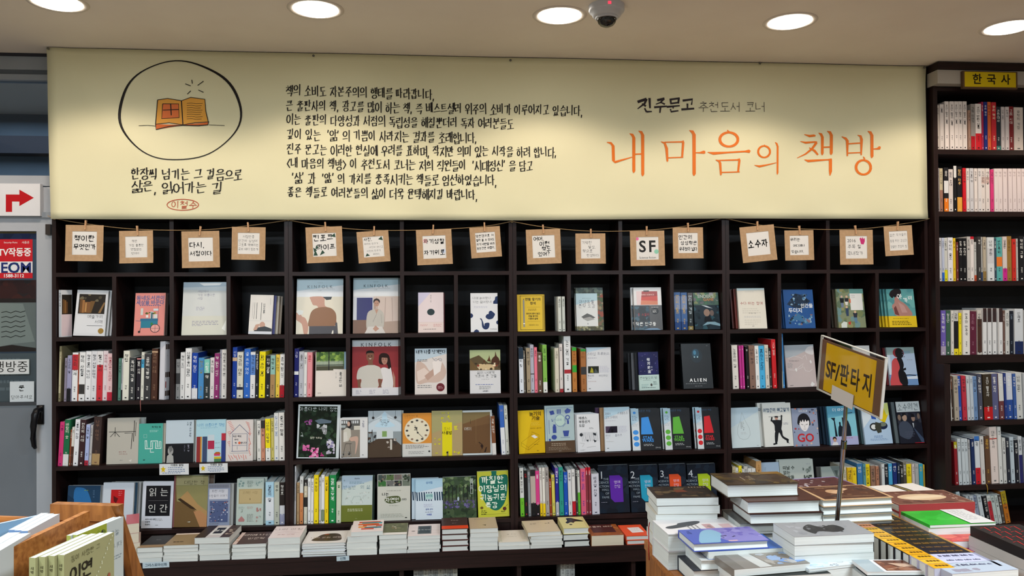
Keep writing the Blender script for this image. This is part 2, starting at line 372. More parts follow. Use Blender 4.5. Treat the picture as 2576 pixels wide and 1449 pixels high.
# ---------------------------------------------------------------- colour words
PAL = {'white': 'e6e6e6', 'pale grey': 'c4c6c8', 'grey': '8e9094', 'dark grey': '45464a', 'black': '1c1c20', 'cream': 'd9d2bc', 'beige': 'b8aa8c', 'brown': '6a4a36',
 'dark brown': '3a2820', 'maroon': '6a2430', 'red': 'b8282e', 'pink': 'dc9a9c', 'magenta': 'b83a78', 'orange': 'd07430', 'yellow': 'e0c828', 'mustard': 'b8983a',
 'green': '2a7a48', 'dark green': '2e4a3c', 'lime': '84b454', 'olive': '76742e', 'teal': '3a9690', 'sage': '8aa898', 'pale blue': 'a8c0d6', 'sky blue': '4e98c8', 'blue': '1e4c9c', 'navy': '1c2458',
 'purple': '6a4a98', 'lavender': 'a09cc0', 'plum': '7a4060'}
def cname(h):
    c = [x**(1/2.2) for x in rgb(h)]
    return min(PAL, key=lambda k: sum((a-b**(1/2.2))**2 for a, b in zip(c, rgb(PAL[k]))))
SHELFN = {0: 'top shelf', 1: 'second shelf', 2: 'third shelf', 3: 'fourth shelf', 4: 'fifth shelf'}
CASEN = {0: 'door-side case', 1: 'second case', 2: 'third case', 3: 'fourth case', 4: 'history case'}

# ---------------------------------------------------------------- books
# local frame: x 0..W from spine to fore-edge, y 0..T from front cover to back cover, z 0..H
BOOKS = []
def book(M, W, H, T, col, spine=None, art='', sart='', hard=False, cream=False, label=None, cat='book', group=None, rough=0.4, seed=1, back=None, band=None, warp=0.0):
    mb = MB(); t = 0.0024 if hard else 0.0007
    t = min(t, T*0.2); m = pmat(col, rough)
    mb.mesh([(0, 0, 0), (W, 0, 0), (W, t, 0), (t, t, 0), (t, T-t, 0), (W, T-t, 0), (W, T, 0), (0, T, 0),
             (0, 0, H), (W, 0, H), (W, t, H), (t, t, H), (t, T-t, H), (W, T-t, H), (W, T, H), (0, T, H)],
            [(0, 1, 9, 8), (1, 2, 10, 9), (2, 3, 11, 10), (3, 4, 12, 11), (4, 5, 13, 12), (5, 6, 14, 13), (6, 7, 15, 14),
             (8, 9, 10, 11), (8, 11, 12, 15), (12, 13, 14, 15), (0, 3, 2, 1), (0, 7, 4, 3), (4, 7, 6, 5)], m)
    mb.mesh([(0, 0, 0), (0, T, 0), (0, T, H), (0, 0, H)], [(0, 3, 2, 1)], pmat(spine or col, rough))
    o = mb.build('book', M=None); o.matrix_world = M
    tag(o, label, cat, group)
    ins = 0.003 if hard else 0.0006; fx = W-ins; pm = PAGESC if cream else PAGES
    pb = MB()
    if hard:
        prof = [(t, t), (fx, t)]+[(fx-0.0045*math.sin(math.pi*k/6), t+(T-2*t)*k/6) for k in range(1, 6)]+[(fx, T-t), (t, T-t)]
        pb.prism(prof, 2, ins, H-ins, pm)
    else: pb.box(t, fx, t, T-t, ins, H-ins, pm)
    pb.build('page_block', o)
    if art:
        a = MB(); f = Face(a, (0, 0, H), (1, 0, 0), (0, 0, -1), W, H, rough); f.N = Vector((0, -1, 0)); f.smooth = True; f.ops(art, seed)
        if a.f: a.build('cover_print', o)
    if sart:
        a = MB(); f = Face(a, (0, T, H), (0, -1, 0), (0, 0, -1), T, H, rough); f.N = Vector((-1, 0, 0)); f.ops(sart, seed)
        if a.f: a.build('spine_print', o)
    if band:
        v0, bc, bart = band; a = MB(); z1 = H*(1-v0); e = 0.0009; pbm = pmat(bc, 0.5)
        a.mesh([(-e, -e, 0), (W+e*.3, -e, 0), (W+e*.3, -e, z1), (-e, -e, z1), (-e, T+e, 0), (-e, T+e, z1), (W+e*.3, T+e, 0), (W+e*.3, T+e, z1)],
               [(0, 1, 2, 3), (0, 3, 5, 4), (4, 5, 7, 6)], pbm)
        f = Face(a, (0, -e, z1), (1, 0, 0), (0, 0, -1), W, z1, 0.5); f.N = Vector((0, -1, 0)); f.ops(bart, seed)
        a.build('paper_band', o)
    BOOKS.append(o); return o

# shelf tops
Z1 = 1.75; HP = 0.3345
SZ = {0: Z1, 1: Z1-HP, 2: Z1-2*HP, 3: Z1-3*HP, 4: Z1-3*HP-0.3421}     # shelf tops under rows 0..4
FR = {'A1': (120, 540, 4.025), 'A2': (700, 540, 4.025), 'A3': (1260, 540, 4.2933), 'A4': (1790, 540, 4.2933),
 'B1': (120, 845, 4.025), 'B2': (700, 845, 4.025), 'B3': (1260, 835, 4.2933), 'B4': (1790, 825, 4.2933),
 'C1': (120, 1160, 4.025), 'C2': (700, 1150, 4.025), 'C3': (1260, 1140, 4.6886), 'C4': (1600, 1130, 4.542), 'C5': (2076, 1130, 4.542),
 'D1': (2200, 100, 2.338), 'D2': (2200, 700, 2.338), 'E1': (0, 440, 1.685), 'F1': (0, 1229, 6.44), 'G1': (0, 0, 2.587), 'G2': (680, 120, 2.9953), 'G3': (1480, 120, 2.9953)}
def Q(fr, x, y): ox, oy, s = FR[fr]; return ox+x/s, oy+y/s
def cell(unit, row, xc):
    if unit == 4: return (4.802+0.0385, 4.802+1.15-0.038) if row >= 14 else (4.802+0.0285, 4.802+1.15-0.028)
    b = [unit*1.2+0.0225]
    if row in (1, 2):
        for i in (1, 2, 3):
            if (unit, row, i) != (2, 2, 1): b.append(unit*1.2+0.021+1.158*i/4)
    b.append(unit*1.2+1.1775)
    xc = max(xc, b[0]+1e-4)
    for i in range(len(b)-1):
        if b[i] <= xc <= b[i+1] or i == len(b)-2: return (b[i]+(0.0115 if i else 0), b[i+1]-(0.0115 if i < len(b)-2 else 0))
WORDS = ['책의 역사', '서재 이야기', '인간의 삶', '기술의 책', '도서관의 말', '마음 서점', '사람과 책', '나의 정원', '도시의 삶', '시작하는 책', '작은 책방', '세상의 길', '읽는 마음', '생각의 기술', '사라진 서점', '여행의 말', '우리 역사', '조선 실록', '과학 이야기', '시대정신']
def txtcol(h):
    c = rgb(h); return 'e8e6e0' if 0.3*c[0]+0.6*c[1]+0.1*c[2] < 0.16 else '2a2a2e'
def spines(fr, row, unit, yb, data, lean=0.0, y0=0.018, z=None, depth=None, group=None, seed=0):
    """data lines: x0 x1 ytop hex [extras...] ; extras: b<v>:<hex> colour block from v down, t:<hex> text colour, =title"""
    rnd = random.Random(seed*97+row*13+unit); z = SZ[row] if z is None else z
    rows = [l.split('=') for l in data.strip().split('\n')]; recs = []
    for i, l in enumerate(rows):
        a = l[0].split(); title = l[1] if len(l) > 1 else WORDS[(i*7+row*5+unit*3+seed*11) % len(WORDS)]
        recs.append((float(a[0]), float(a[1]), float(a[2]), a[3], a[4:], title))
    names = [cname(r[3]) for r in recs]; hs = []
    out = []; prevx = -99
    for i, (x0, x1, yt, col, ex, title) in enumerate(recs):
        u0, _ = Q(fr, x0, 0); u1, v1 = Q(fr, x1, yt)
        X0 = x_at(u0, y0, z); X1 = x_at(u1, y0, z); ca, cb = cell(unit, row, (X0+X1)/2); ln = math.tan(math.radians(lean))*0.235
        X0 = max(X0, prevx+0.0006, ca+max(0, -ln)*1.05); X1 = min(X1, cb-max(0, ln)*1.05); T = max(X1-X0-0.0006, 0.005); prevx = X0+T
        yy = y0+rnd.uniform(-.004, .006); P0 = Vector((X0+T/2, yy, z)); th = math.radians(lean)+rnd.uniform(-.003, .003)
        for e in ex:
            if e[0] == 'L': th = math.radians(float(e[1:]))
        D = Vector((math.sin(th), 0, math.cos(th))); H = len_at(P0, D, v1)
        if unit < 4 and row > 0: H = min(H, (SZ[row-1]-0.0245-z)/math.cos(th)-abs(math.sin(th))*T)
        W = min(H*0.68, 0.19)
        if depth: W = min(W, depth)
        sart = ''; tc = txtcol(col); words = []
        for e in ex:
            if e[0] == 'b':
                v, c = e[1:].split(':'); sart += 'R 0 %s 1 1 %s;' % (v, c); words.append((cname(c), float(v)))
            elif e[0] == 'u':
                v, c = e[1:].split(':'); sart += 'R 0 0 1 %s %s;' % (v, c); words.append((cname(c)+' head', 0))
            elif e[0] == 'm':
                v, v2, c = e[1:].split(':'); sart += 'R 0 %s 1 %s %s;' % (v, v2, c); words.append((cname(c)+' label', 0))
            elif e[0] == 't': tc = e[2:]
        fs = 0.62 if T < 0.03 else 0.018/T
        if T > 0.008: sart += 'V .5 .07 .62 %.2f %s %s;' % (fs, tc, title)+'V .5 .7 .88 %.2f %s %s;' % (fs*.55, tc, '책방사'[:2+i % 2])+'R .35 .94 .65 .965 %s;' % tc
        else: sart += 'R .35 .1 .65 .6 %s;' % tc
        piv = X0+T if th >= 0 else X0
        M = Matrix.Translation((piv, yy, z+0.0005)) @ Matrix.Rotation(th, 4, 'Y') @ Matrix.Translation((T if th < 0 else 0, 0, 0)) @ Matrix.Rotation(math.pi/2, 4, 'Z')
        if th < 0: M = Matrix.Translation((X0, yy, z+0.0005)) @ Matrix.Rotation(th, 4, 'Y') @ Matrix.Translation((T, 0, 0)) @ Matrix.Rotation(math.pi/2, 4, 'Z')
        size = 'slim ' if T < 0.013 else ('thick ' if T > 0.032 else '')
        if H > 0.255: size = 'tall '+size
        elif H < 0.19: size = 'short '+size
        wd = ''
        if words:
            k, v = words[-1]; wd = ' with '+k+('' if 'label' in k or 'head' in k else (' foot' if v > .6 else ' lower half'))
        nb = 'between %s and %s' % (names[i-1], names[i+1]) if 0 < i < len(recs)-1 else ('first in row' if i == 0 else 'last in row')
        lab = '%s%s book%s, %s, %s, %s' % (size, names[i], wd, nb, SHELFN.get(row, '') if unit < 4 else HSH[row], CASEN[unit])
        o = book(M, W, H, T, col, art='', sart=sart, hard=(i % 4 == 0), label=lab, group=group or 'books standing spine out on the shelves', seed=i)
        out.append(o)
    return out
HSH = {10: 'top shelf', 11: 'second shelf', 12: 'third shelf', 13: 'fourth shelf', 14: 'fifth shelf', 15: 'sixth shelf', 16: 'lowest shelf'}
def face(fr, row, unit, x0, x1, yt, col, art, desc, T=0.018, back=8, side=0.0, copies=0, cdx=0.006, cy=0.0, spine=None, y0=0.02, hard=False, band=None, cat='book', rough=0.36, sart='', z=None, ccol=None, seed=3, nopages=False):
    z = SZ[row] if z is None else z; u0, _ = Q(fr, x0, 0); u1, v1 = Q(fr, x1, yt); a = math.radians(back); sd = math.radians(side)
    X0 = x_at(u0, y0, z); X1 = x_at(u1, y0, z); ca, cb = cell(unit, row, (X0+X1)/2); X0 = max(X0, ca+(0.002 if side >= 0 else 0.006)); X1 = min(X1, cb-(0.002 if side <= 0 else 0.006)); W = X1-X0
    D = Matrix.Rotation(sd, 3, 'Y') @ Vector((0, math.sin(a), math.cos(a))); P0 = Vector((X0+W/2, y0, z)); H = len_at(P0, D, v1)
    if unit < 4 and row > 0: H = min(H, (SZ[row-1]-0.026-z-T*math.sin(a)-abs(math.sin(sd))*W)/math.cos(a))
    if copies: cdx = min(cdx, (cb-X1-0.0015)/copies) if cdx > 0 else max(cdx, -(X0-ca-0.0015)/copies)
    lift = T*math.sin(a)+(W*math.sin(sd) if sd > 0 else 0)
    def mat(dx, dy): return Matrix.Translation((X0+dx, y0+dy, z+lift+0.0005)) @ Matrix.Rotation(sd, 4, 'Y') @ Matrix.Rotation(-a, 4, 'X')
    lab = '%s, %s, %s' % (desc, SHELFN[row], CASEN[unit])
    o = book(mat(0, 0), W, H, T, col, spine, art, sart, hard, label=lab, cat=cat, group='books facing out on the shelves', rough=rough, seed=seed, band=band)
    step = T/math.cos(a)+0.0028
    for k in range(copies):
        l2 = '%s copy behind %s' % (['first', 'second', 'third', 'fourth'][k], ' '.join(lab.split()[:13])); l2 = l2.rstrip(',')
        if ccol: 
            book(mat(cdx*(k+1), step*(k+1)), W, H*(0.985-0.01*k), T, ccol[k % len(ccol)], None, '', '', hard, label='%s book tucked behind %s' % (cname(ccol[k % len(ccol)]), ' '.join(lab.split()[:11]).rstrip(',')), group='books facing out on the shelves', rough=rough)
        else: copy_tree(o, l2, mat(cdx*(k+1), step*(k+1)))
    return o

# ================================================================ the room
def boxobj(name, b, m, parent=None):
    mb = MB(); mb.box(*b, m); return mb.build(name, parent)
R0 = ROOM
struct(boxobj('floor', (R0['x0'], R0['x1'], R0['y0'], R0['y1'], -0.1, 0), FLOORM))
mb = MB(); mb.box(R0['x0'], R0['x1'], R0['y0'], R0['y1'], CZ, CZ+0.12, CEIL); ceil_o = struct(mb.build('ceiling'))
struct(boxobj('wall_back', (0.0, R0['x1'], 0.26, R0['y1'], 0, CZ), WALLM))
struct(boxobj('wall_right', (R0['x1'], R0['x1']+0.1, R0['y0'], R0['y1'], 0, CZ), WALLM))
struct(boxobj('wall_front', (R0['x0'], R0['x1'], R0['y0']-0.1, R0['y0'], 0, CZ), WALLM))
struct(boxobj('wall_left', (R0['x0']-0.1, R0['x0'], R0['y0'], 1.6, 0, CZ), WALLM))
# space behind the glazed door: a dim porch
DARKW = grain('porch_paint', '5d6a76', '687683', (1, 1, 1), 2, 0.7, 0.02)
DARKB = grain('porch_beam_and_edge_shade', '2c2c34', '33333b', (1, 1, 1), 2, 0.7, 0.02)  # dark tone of the beam, also used for the painted ceiling edge shadow
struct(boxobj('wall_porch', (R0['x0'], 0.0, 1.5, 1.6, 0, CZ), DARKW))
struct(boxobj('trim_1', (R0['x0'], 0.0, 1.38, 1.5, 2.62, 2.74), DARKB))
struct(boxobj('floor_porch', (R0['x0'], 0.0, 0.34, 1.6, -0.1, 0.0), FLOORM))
struct(boxobj('ceiling_porch', (R0['x0'], 0.0, 0.34, 1.6, CZ, CZ+0.1), CEIL))
lamp('porch_fill', 'AREA', (-0.8, 0.9, CZ-0.05), 14, (0.75, 0.88, 1.0), shape='RECTANGLE', size=1.2, size_y=0.8)  # added area light brightening the porch in place of daylight
# ceiling lamps (a row in view, more rows over the shop)
LAMPX = [0.340+1.1125*k for k in range(-1, 6)]
LENS = emis('lamp_glow', (1.0, 0.93, 0.83), 14)
RING = grain('lamp_ring', 'cfc4b8', 'd6ccc1', (1, 1, 1), 3, 0.4, 0.01)
def downlight(x, y, label, grp='recessed ceiling lamps', e=34):
    o = MB(); o.lathe([(0.100, 0.0), (0.104, -0.004), (0.122, -0.0045), (0.126, -0.001), (0.126, 0.0)], RING, 40)
    o = o.build('recessed_ceiling_lamp', smooth=True); o.matrix_world = Matrix.Translation((x, y, CZ)); tag(o, label, 'lamp', grp)
    l = MB(); l.lathe([(0.101, -0.0015), (0.09, -0.008), (0.06, -0.013), (0.0001, -0.015)], LENS, 40); l.build('diffuser', o, smooth=True)
    lamp('downlight', 'SPOT', (x, y, CZ-0.03), e, (1.0, 0.82, 0.66), spot_size=math.radians(141), spot_blend=0.32, shadow_soft_size=0.09)
LW = ['beyond the banner edge, outside the view', 'above the door end of the banner', 'second from the door, above the banner text', 'beside the dome camera', 'above the orange banner lettering', 'at the far end above the yellow history sign', 'past the history case, outside the view']
for i, x in enumerate(LAMPX):
    if 1 <= i <= 5: downlight(x, -0.665, 'round recessed ceiling lamp '+LW[i])
    else: lamp('downlight', 'SPOT', (x, -0.665, CZ-0.03), 34, (1.0, 0.82, 0.66), spot_size=math.radians(141), spot_blend=0.32, shadow_soft_size=0.09)
PGLOW = emis('panel_glow', (0.85, 0.94, 1.0), 4)
for i, (x, y) in enumerate(PANELS):
    o = MB(); o.box(-0.62, 0.62, -0.17, 0.17, -0.03, 0, RING); o = o.build('ceiling_panel_lamp'); o.location = (x, y, CZ)
    tag(o, 'long rectangular ceiling lamp over the shop floor, '+['nearer the door side, first row', 'nearer the history side, first row', 'nearer the door side, rear row', 'nearer the history side, rear row'][i], 'lamp', 'ceiling panel lamps over the shop floor')
    l = MB(); l.box(-0.58, 0.58, -0.14, 0.14, -0.036, -0.029, PGLOW); l.build('diffuser', o)
# dome camera
WPL = grain('white_plastic', 'b9bcc4', 'c2c5cc', (1, 1, 1), 3, 0.35, 0.01)
DOMEG = pmat('15110f', 0.06, 'gl', 0, 0.6)
o = empty('dome_camera', (2.758, -0.80, CZ), 'white ceiling dome camera with dark bubble and red light', 'security camera')
a = MB(); a.lathe([(0.080, 0), (0.080, -0.024), (0.076, -0.030), (0.066, -0.034), (0.064, -0.046), (0.056, -0.053), (0.0001, -0.053)], WPL, 40); a.build('housing', o, smooth=True)
a = MB(); a.lathe([(0.050, -0.050), (0.052, -0.055), (0.050, -0.060), (0.045, -0.062), (0.043, -0.058)], WPL, 32); sh = a.build('dome_shell', o, smooth=True)
a = MB(); a.lathe([(0.0435, -0.052), (0.043, -0.066), (0.0385, -0.079), (0.029, -0.089), (0.014, -0.0955), (0.0001, -0.097)], DOMEG, 32, M=Matrix.Translation((0, 0, 0))); a.build('dark_bubble', o, smooth=True)
a = MB(); a.box(-0.007, 0.007, -0.0815, -0.0785, -0.022, -0.010, emis('red_led', (1.0, 0.05, 0.10), 1.2)); a.build('indicator_light', o, M=Matrix.Rotation(-0.05, 4, 'Z'))

# door and fixed light above it
DY = 0.10
door = empty('door_1', (-0.3, DY, 0)); struct(door)
def dpart(name, x0, x1, z0, z1, m, y0=DY, y1=DY+0.04, par=door, sub=None):
    a = MB(); a.box(x0+0.3, x1+0.3, y0-DY, y1-DY, z0, z1, m); return a.build(name, sub or par)
dpart('door_stile', -0.124, -0.028, 0.0, 2.045, ALU); dpart('door_stile', -1.02, -0.93, 0.0, 2.045, ALU)
dpart('door_rail', -0.93, -0.124, 1.975, 2.045, ALU); dpart('door_panel', -0.93, -0.124, 0.1, 1.06, grain('door_panel_paint', '6d737a', '757b82', (1, 1, 1), 2, 0.45, 0.02), DY+0.012, DY+0.03)
dpart('door_pane', -0.93, -0.124, 1.07, 1.975, GLASS, DY+0.018, DY+0.024)
dpart('door_rail', -0.93, -0.124, 1.055, 1.072, grain('dark_strip', '3a3d42', '43464b', (1, 1, 1), 2, 0.4, 0.02), DY+0.006, DY+0.034)
BLK = pmat('131316', 0.3, 'plastic')
hd = MB(); hd.box(0.182, 0.216, -0.012, 0.0, 0.955, 1.055, BLK)
hd.tube([(0.199, -0.012, 1.035), (0.199, -0.045, 1.03), (0.196, -0.056, 1.01), (0.190, -0.06, 0.95), (0.188, -0.058, 0.89), (0.19, -0.052, 0.85), (0.193, -0.045, 0.835)], [0.016, 0.017, 0.018, 0.016, 0.014, 0.012, 0.008], BLK, 12)
hd.build('door_handle', door, smooth=True)
dpart('door_closer', -0.07, -0.045, 1.955, 2.01, pmat('3a3432', 0.4), DY-0.02, DY)
win = empty('window_1', (-0.3, DY, 0)); struct(win)
WF = grain('window_frame_paint', '8d949c', '979ea6', (1, 1, 1), 3, 0.4, 0.02)
for n, b in (('window_frame', (-1.02, -0.02, 2.83, 2.90)), ('window_frame', (-1.02, -0.02, 2.775, 2.805)), ('window_frame', (-1.02, -0.02, 2.045, 2.075))):
    dpart(n, *b, WF, DY-0.01, DY+0.06, par=win)
dpart('window_frame', -1.02, -0.02, 2.80, 2.835, pmat('6f757c', 0.5), DY+0.01, DY+0.05, par=win)
dpart('pane', -1.02, -0.02, 2.26, 2.775, GLASS, DY+0.02, DY+0.026, par=win)
dpart('window_sill', -1.02, -0.02, 2.215, 2.27, grain('grey_rail', '9da3ab', 'a7adb5', (1, 1, 1), 3, 0.4, 0.02), DY+0.0, DY+0.05, par=win)
dpart('window_sill', -1.02, -0.02, 2.075, 2.21, grain('light_rail', 'b9bcc1', 'c3c6cb', (1, 1, 1), 3, 0.4, 0.02), DY+0.005, DY+0.05, par=win)
struct(boxobj('ceiling_edge_shade', (-1.7, 0.0, DY-0.02, DY+0.1, 2.90, CZ), DARKB))  # dark strip whose colour stands for the shadow along the ceiling edge
struct(boxobj('wall_jamb', (-1.6, -1.02, DY, DY+0.1, 0, CZ), WALLM))
# arrow sign
def plate(name, x0, x1, z0, z1, y, th, col, ops, label, cat, rough=0.4, parent=None, pname='lettering', seed=3):
    a = MB(); a.box(0, x1-x0, 0, th, 0, z1-z0, pmat(col, rough)); o = a.build(name, parent); o.matrix_world = Matrix.Translation((x0, y, z0))
    tag(o, label, cat)
    b = MB(); f = Face(b, (0, 0, z1-z0), (1, 0, 0), (0, 0, -1), x1-x0, z1-z0, rough); f.ops(ops, seed)
    if b.f: b.build(pname, o)
    return o
A0 = on_y(-30, 462, 0.07); A1p = on_y(101, 462, 0.07); A2 = on_y(101, 543, 0.07)
plate('arrow_sign', A0.x, A1p.x, A2.z, A1p.z, 0.07, 0.028, 'd9dbe0', 'P b3121b .34 .88 .34 .34 .60 .34 .60 .19 .88 .44 .60 .70 .60 .56 .46 .56 .46 .88',
      'white sign plate with a red turning arrow above the door', 'sign')
def on_door(name, u0, v0, u1, v1, col, ops, label, y=DY+0.0165, cat='sign', th=0.0012):
    p = on_y(u0, v0, y); q = on_y(u1, v1, y); return plate(name, p.x, q.x, q.z, p.z, y-th, th, col, ops, label, cat)
on_door('warning_sticker', -40, 602, 82, 700, 'c41f2a', 'R 0 .57 1 .86 e4e4e8;T .55 .08 .05 eee c Security Point;T .86 .08 .055 eee c 세콤존;TB .60 .33 .20 f0f0f0 c CCTV작동중;TB .20 .72 .31 1e2c6a l S;TB .355 .72 .31 1e2c6a l E;TB .505 .72 .31 1f8f7a l C;TB .66 .72 .31 1e2c6a l OM;TB .62 .93 .10 f0f0f0 c 1588-3112', 'red and white camera warning sticker on the door glass')
on_door('notice', -60, 905, 74, 941, 'd6d8d8', 'T .66 .5 .24 222 c 냉방중;W 0 0 1 1 .008 9aa', 'white notice strip with large black letters on the door glass')
on_door('paper_note', 25, 960, 86, 1017, 'cfd6da', 'HB .5 .3 .26 222 c 문;H .5 .68 .17 222 c 닫아주세요', 'small handwritten white paper note under the notice strip')
on_door('poster', -60, 762, 91, 884, 'a8a597', 'P 3a2620 0 .85 .35 .9 .6 .86 1 .93 1 1 0 1;P c9c5b2 0 .1 .35 .0 .78 .02 .98 .80 .62 .84 .35 .9 0 .86;'+''.join('L .012 2a2420 .42 %.2f .5 %.2f .58 %.2f .66 %.2f .74 %.2f .82 %.2f;' % (v, v-.02, v+.01, v-.03, v, v-.03) for v in (.2, .3, .4, .5, .6, .7)), 'poster of an open book with wavy lines behind the door glass', y=DY+0.032)
on_door('red_poster', -60, 705, 91, 762, '5a2420', 'N 0 0 1 1 20 .12 6a2a20,4a2020,3c2a2a;R 0 .8 1 1 3a2622', 'dark red poster behind the door glass above the open-book poster', y=DY+0.034)
on_door('coloured_poster', -60, 581, 91, 602, '2c3f6a', 'R 0 0 1 .3 a08040;N 0 .3 1 1 10 .1 2c3f7a,3a5080', 'strip of a blue and yellow poster at the top of the door glass', y=DY+0.034)
on_door('pale_poster', -60, 890, 91, 1010, '7c7f7c', 'K 0 .1 .9 5 .15 9a9c98', 'grey green poster low behind the door glass', y=DY+0.034)

# ================================================================ book cases
UW = 1.2; SP = 0.021; DEP = 0.25
TOPZ = 2.03; LZ = 0.315
def case(k):
    o = empty('bookcase', (k*UW, 0, SZ[4]-0.09), ['dark brown bookcase beside the door, under the start of the banner', 'dark brown bookcase with three portrait magazines facing out',
        'dark brown bookcase with four numbered dark books on its lowest shelf', 'dark brown bookcase partly behind the yellow standing sign'][k], 'bookcase', 'dark bookcases under the banner')
    Mi = Matrix.Translation((0, 0, -(SZ[4]-0.09)))
    def part(n, b, m): a = MB(); a.box(*b, m, M=Mi); return a.build(n, o)
    zb = LZ+0.001
    part('side_panel', (0.0008, SP, 0, DEP, zb, TOPZ+0.025), WENGE_V); part('side_panel', (UW-SP, UW-0.0008, 0, DEP, zb, TOPZ+0.025), WENGE_V)
    part('top_board', (SP, UW-SP, 0, DEP, TOPZ, TOPZ+0.025), WENGE_H)
    for r in range(5):
        if r < 4: part('shelf', (SP, UW-SP, 0.0, DEP-0.008, SZ[r]-0.021, SZ[r]), WENGE_H)
        else: part('shelf', (SP, UW-SP, 0.0, DEP-0.008, SZ[r]-0.021, SZ[r]), WENGE_H)
    part('plinth', (SP, UW-SP, 0.012, 0.03, zb+0.001, SZ[4]-0.021), WENGE_H)
    part('back_panel', (SP, UW-SP, DEP-0.008, DEP, zb, TOPZ), BACK)
    iw = UW-2*SP
    def div(i, r, z0, z1): xc = SP+iw*i/4; part('divider', (xc-SP/2, xc+SP/2, 0.0, DEP-0.008, z0, z1), WENGE_V)
    div(2, 0, SZ[0], TOPZ)
    for r in (1, 2):
        for i in (1, 2, 3):
            if (k, r, i) == (2, 2, 1): continue
            div(i, r, SZ[r], SZ[r-1]-0.021)
    return o
for k in range(4): case(k)
# the boarding above the cases, behind the banner
struct(boxobj('trim_3', (0.0, 4*UW, 0.0, 0.02, TOPZ+0.027, CZ-0.005), grain('boarding', '241817', '2f201e', (1, 30, 30), 3, 0.5, 0.05)))
# lower cabinet whose projecting top carries the piles
LY = -0.255
o = empty('low_cabinet', (0, LY, 0), 'long low dark cabinet whose ledge carries piled books', 'cabinet')
def lpart(n, b, m): a = MB(); a.box(*b, m, M=Matrix.Translation((0, -LY, 0))); return a.build(n, o)
lpart('ledge_top', (0.0, 4.79, LY, 0.24, LZ-0.022, LZ), WENGE_H)
lpart('front_rail', (0.0, 4.79, LY+0.004, LY+0.024, LZ-0.085, LZ-0.022), WENGE_H)
for k in range(9): lpart('upright', (max(k*0.6-0.011, 0.0), min(k*0.6+0.011, 4.79), LY+0.026, 0.22, 0.0, LZ-0.0225), WENGE_V)
lpart('back_panel', (0.0, 4.79, 0.222, 0.24, 0, LZ-0.0225), BACK); lpart('bottom_board', (0.0, 4.79, LY+0.03, 0.22, 0.03, 0.05), WENGE_H)

# history case at the far end
HX = 4.802; HY = -0.06; HYL = -0.125
hz = {}
for r, (fr, y) in {10: ('D1', 645), 11: ('D1', 1010), 12: ('D1', 1420)}.items(): hz[r] = on_y(2400, Q(fr, 0, y)[1], HY).z
hz[13] = on_y(2420, Q('D2', 0, 452)[1], HY).z
for r, y in ((14, 838), (15, 1218), (16, 1455)): hz[r] = on_y(2430, Q('D2', 0, y)[1], HYL).z
HW = 1.15
o = empty('bookcase', (HX, HY, 0), 'dark brown bookcase under the yellow history sign at the far end', 'bookcase')
def hpart(n, b, m): a = MB(); a.box(*b, m, M=Matrix.Translation((-HX, -HY, 0))); return a.build(n, o)
zs = hz[13]-0.045
hpart('side_panel', (HX, HX+0.026, HY, 0.24, zs, 2.79), WENGE_V); hpart('side_panel', (HX+HW-0.026, HX+HW, HY, 0.24, zs, 2.79), WENGE_V)
hpart('side_panel', (HX, HX+0.036, HYL, 0.24, 0, zs), WENGE_V); hpart('side_panel', (HX+HW-0.036, HX+HW, HYL, 0.24, 0, zs), WENGE_V)
for r in range(10, 17):
    yy = HY if r < 14 else HYL; xx = HX+(0.026 if r < 14 else 0.036); xe = HX+HW-(0.026 if r < 14 else 0.036)
    hpart('shelf', (xx, xe, yy, 0.232, hz[r]-(0.045 if r == 13 else 0.028), hz[r]), WENGE_H)
hpart('back_panel', (HX+0.026, HX+HW-0.026, 0.232, 0.24, 0.05, 2.79), BACK)
hpart('header_board', (HX+0.026, HX+HW-0.026, HY, 0.23, 2.765, 2.785), WENGE_H)
hpart('white_fascia', (HX-0.008, HX+HW, -0.115, -0.02, 2.791, 2.868), pmat('a9a49c', 0.5))
hpart('crown', (HX-0.012, HX+HW, -0.125, 0.12, 2.870, CZ-0.006), WENGE_H)
p = on_y(*Q('D1', 518, 183), -0.135); q = on_y(*Q('D1', 840, 292), -0.135)
so = plate('history_sign', p.x, q.x, q.z, p.z, -0.137, 0.02, '5a4430', 'R .03 .05 .97 .90 cdb410;TB .26 .46 .19 1a1410 c 한;TB .52 .46 .19 1a1410 c 국;TB .78 .46 .19 1a1410 c 사',
      'yellow sign board with three black letters on the history case', 'sign', 0.35)

# ================================================================ banner
BY = -0.03
NX, NZ = 90, 24
tl = on_y(118, 117.5, BY); bl = on_y(128, 551, BY); tr = on_y(2328, 160, BY); br = on_y(2334, 551, BY)
tops = [(118, 117.5), (483, 125.6), (787, 133), (1285, 143.6), (1480, 147.6), (1911, 153.4), (2328, 160)]
bots = [(128, 551), (728, 552.5), (1290, 554), (1560, 552), (1820, 549.5), (2334, 551)]
def interp(l, u):
    for (a, b), (c, d) in zip(l, l[1:]):
        if u <= c: return b+(d-b)*(u-a)/(c-a)
    return l[-1][1]
def ban_off(x, z):      # cloth relief in metres, towards the room
    X = x-tl.x; d = tl.z-z
    o = 0.004*math.sin(X*2.3+0.6)*math.sin(d*3)+0.003*math.sin(X*5.1+d*4)
    t = (X*0.75-d*0.62); o += 0.010*math.exp(-((t-0.02)/0.035)**2)*max(0, 1-X/0.8)
    t = ((tr.x-x)*0.55-d*0.8); o += 0.008*math.exp(-((t)/0.05)**2)*max(0, 1-(tr.x-x)/0.7)
    e = max(0, 1-(z-bl.z)/0.07); o += 0.006*e*math.sin(X*9+2*math.sin(X*3))
    return o
a = MB(); vs = []; fs = []
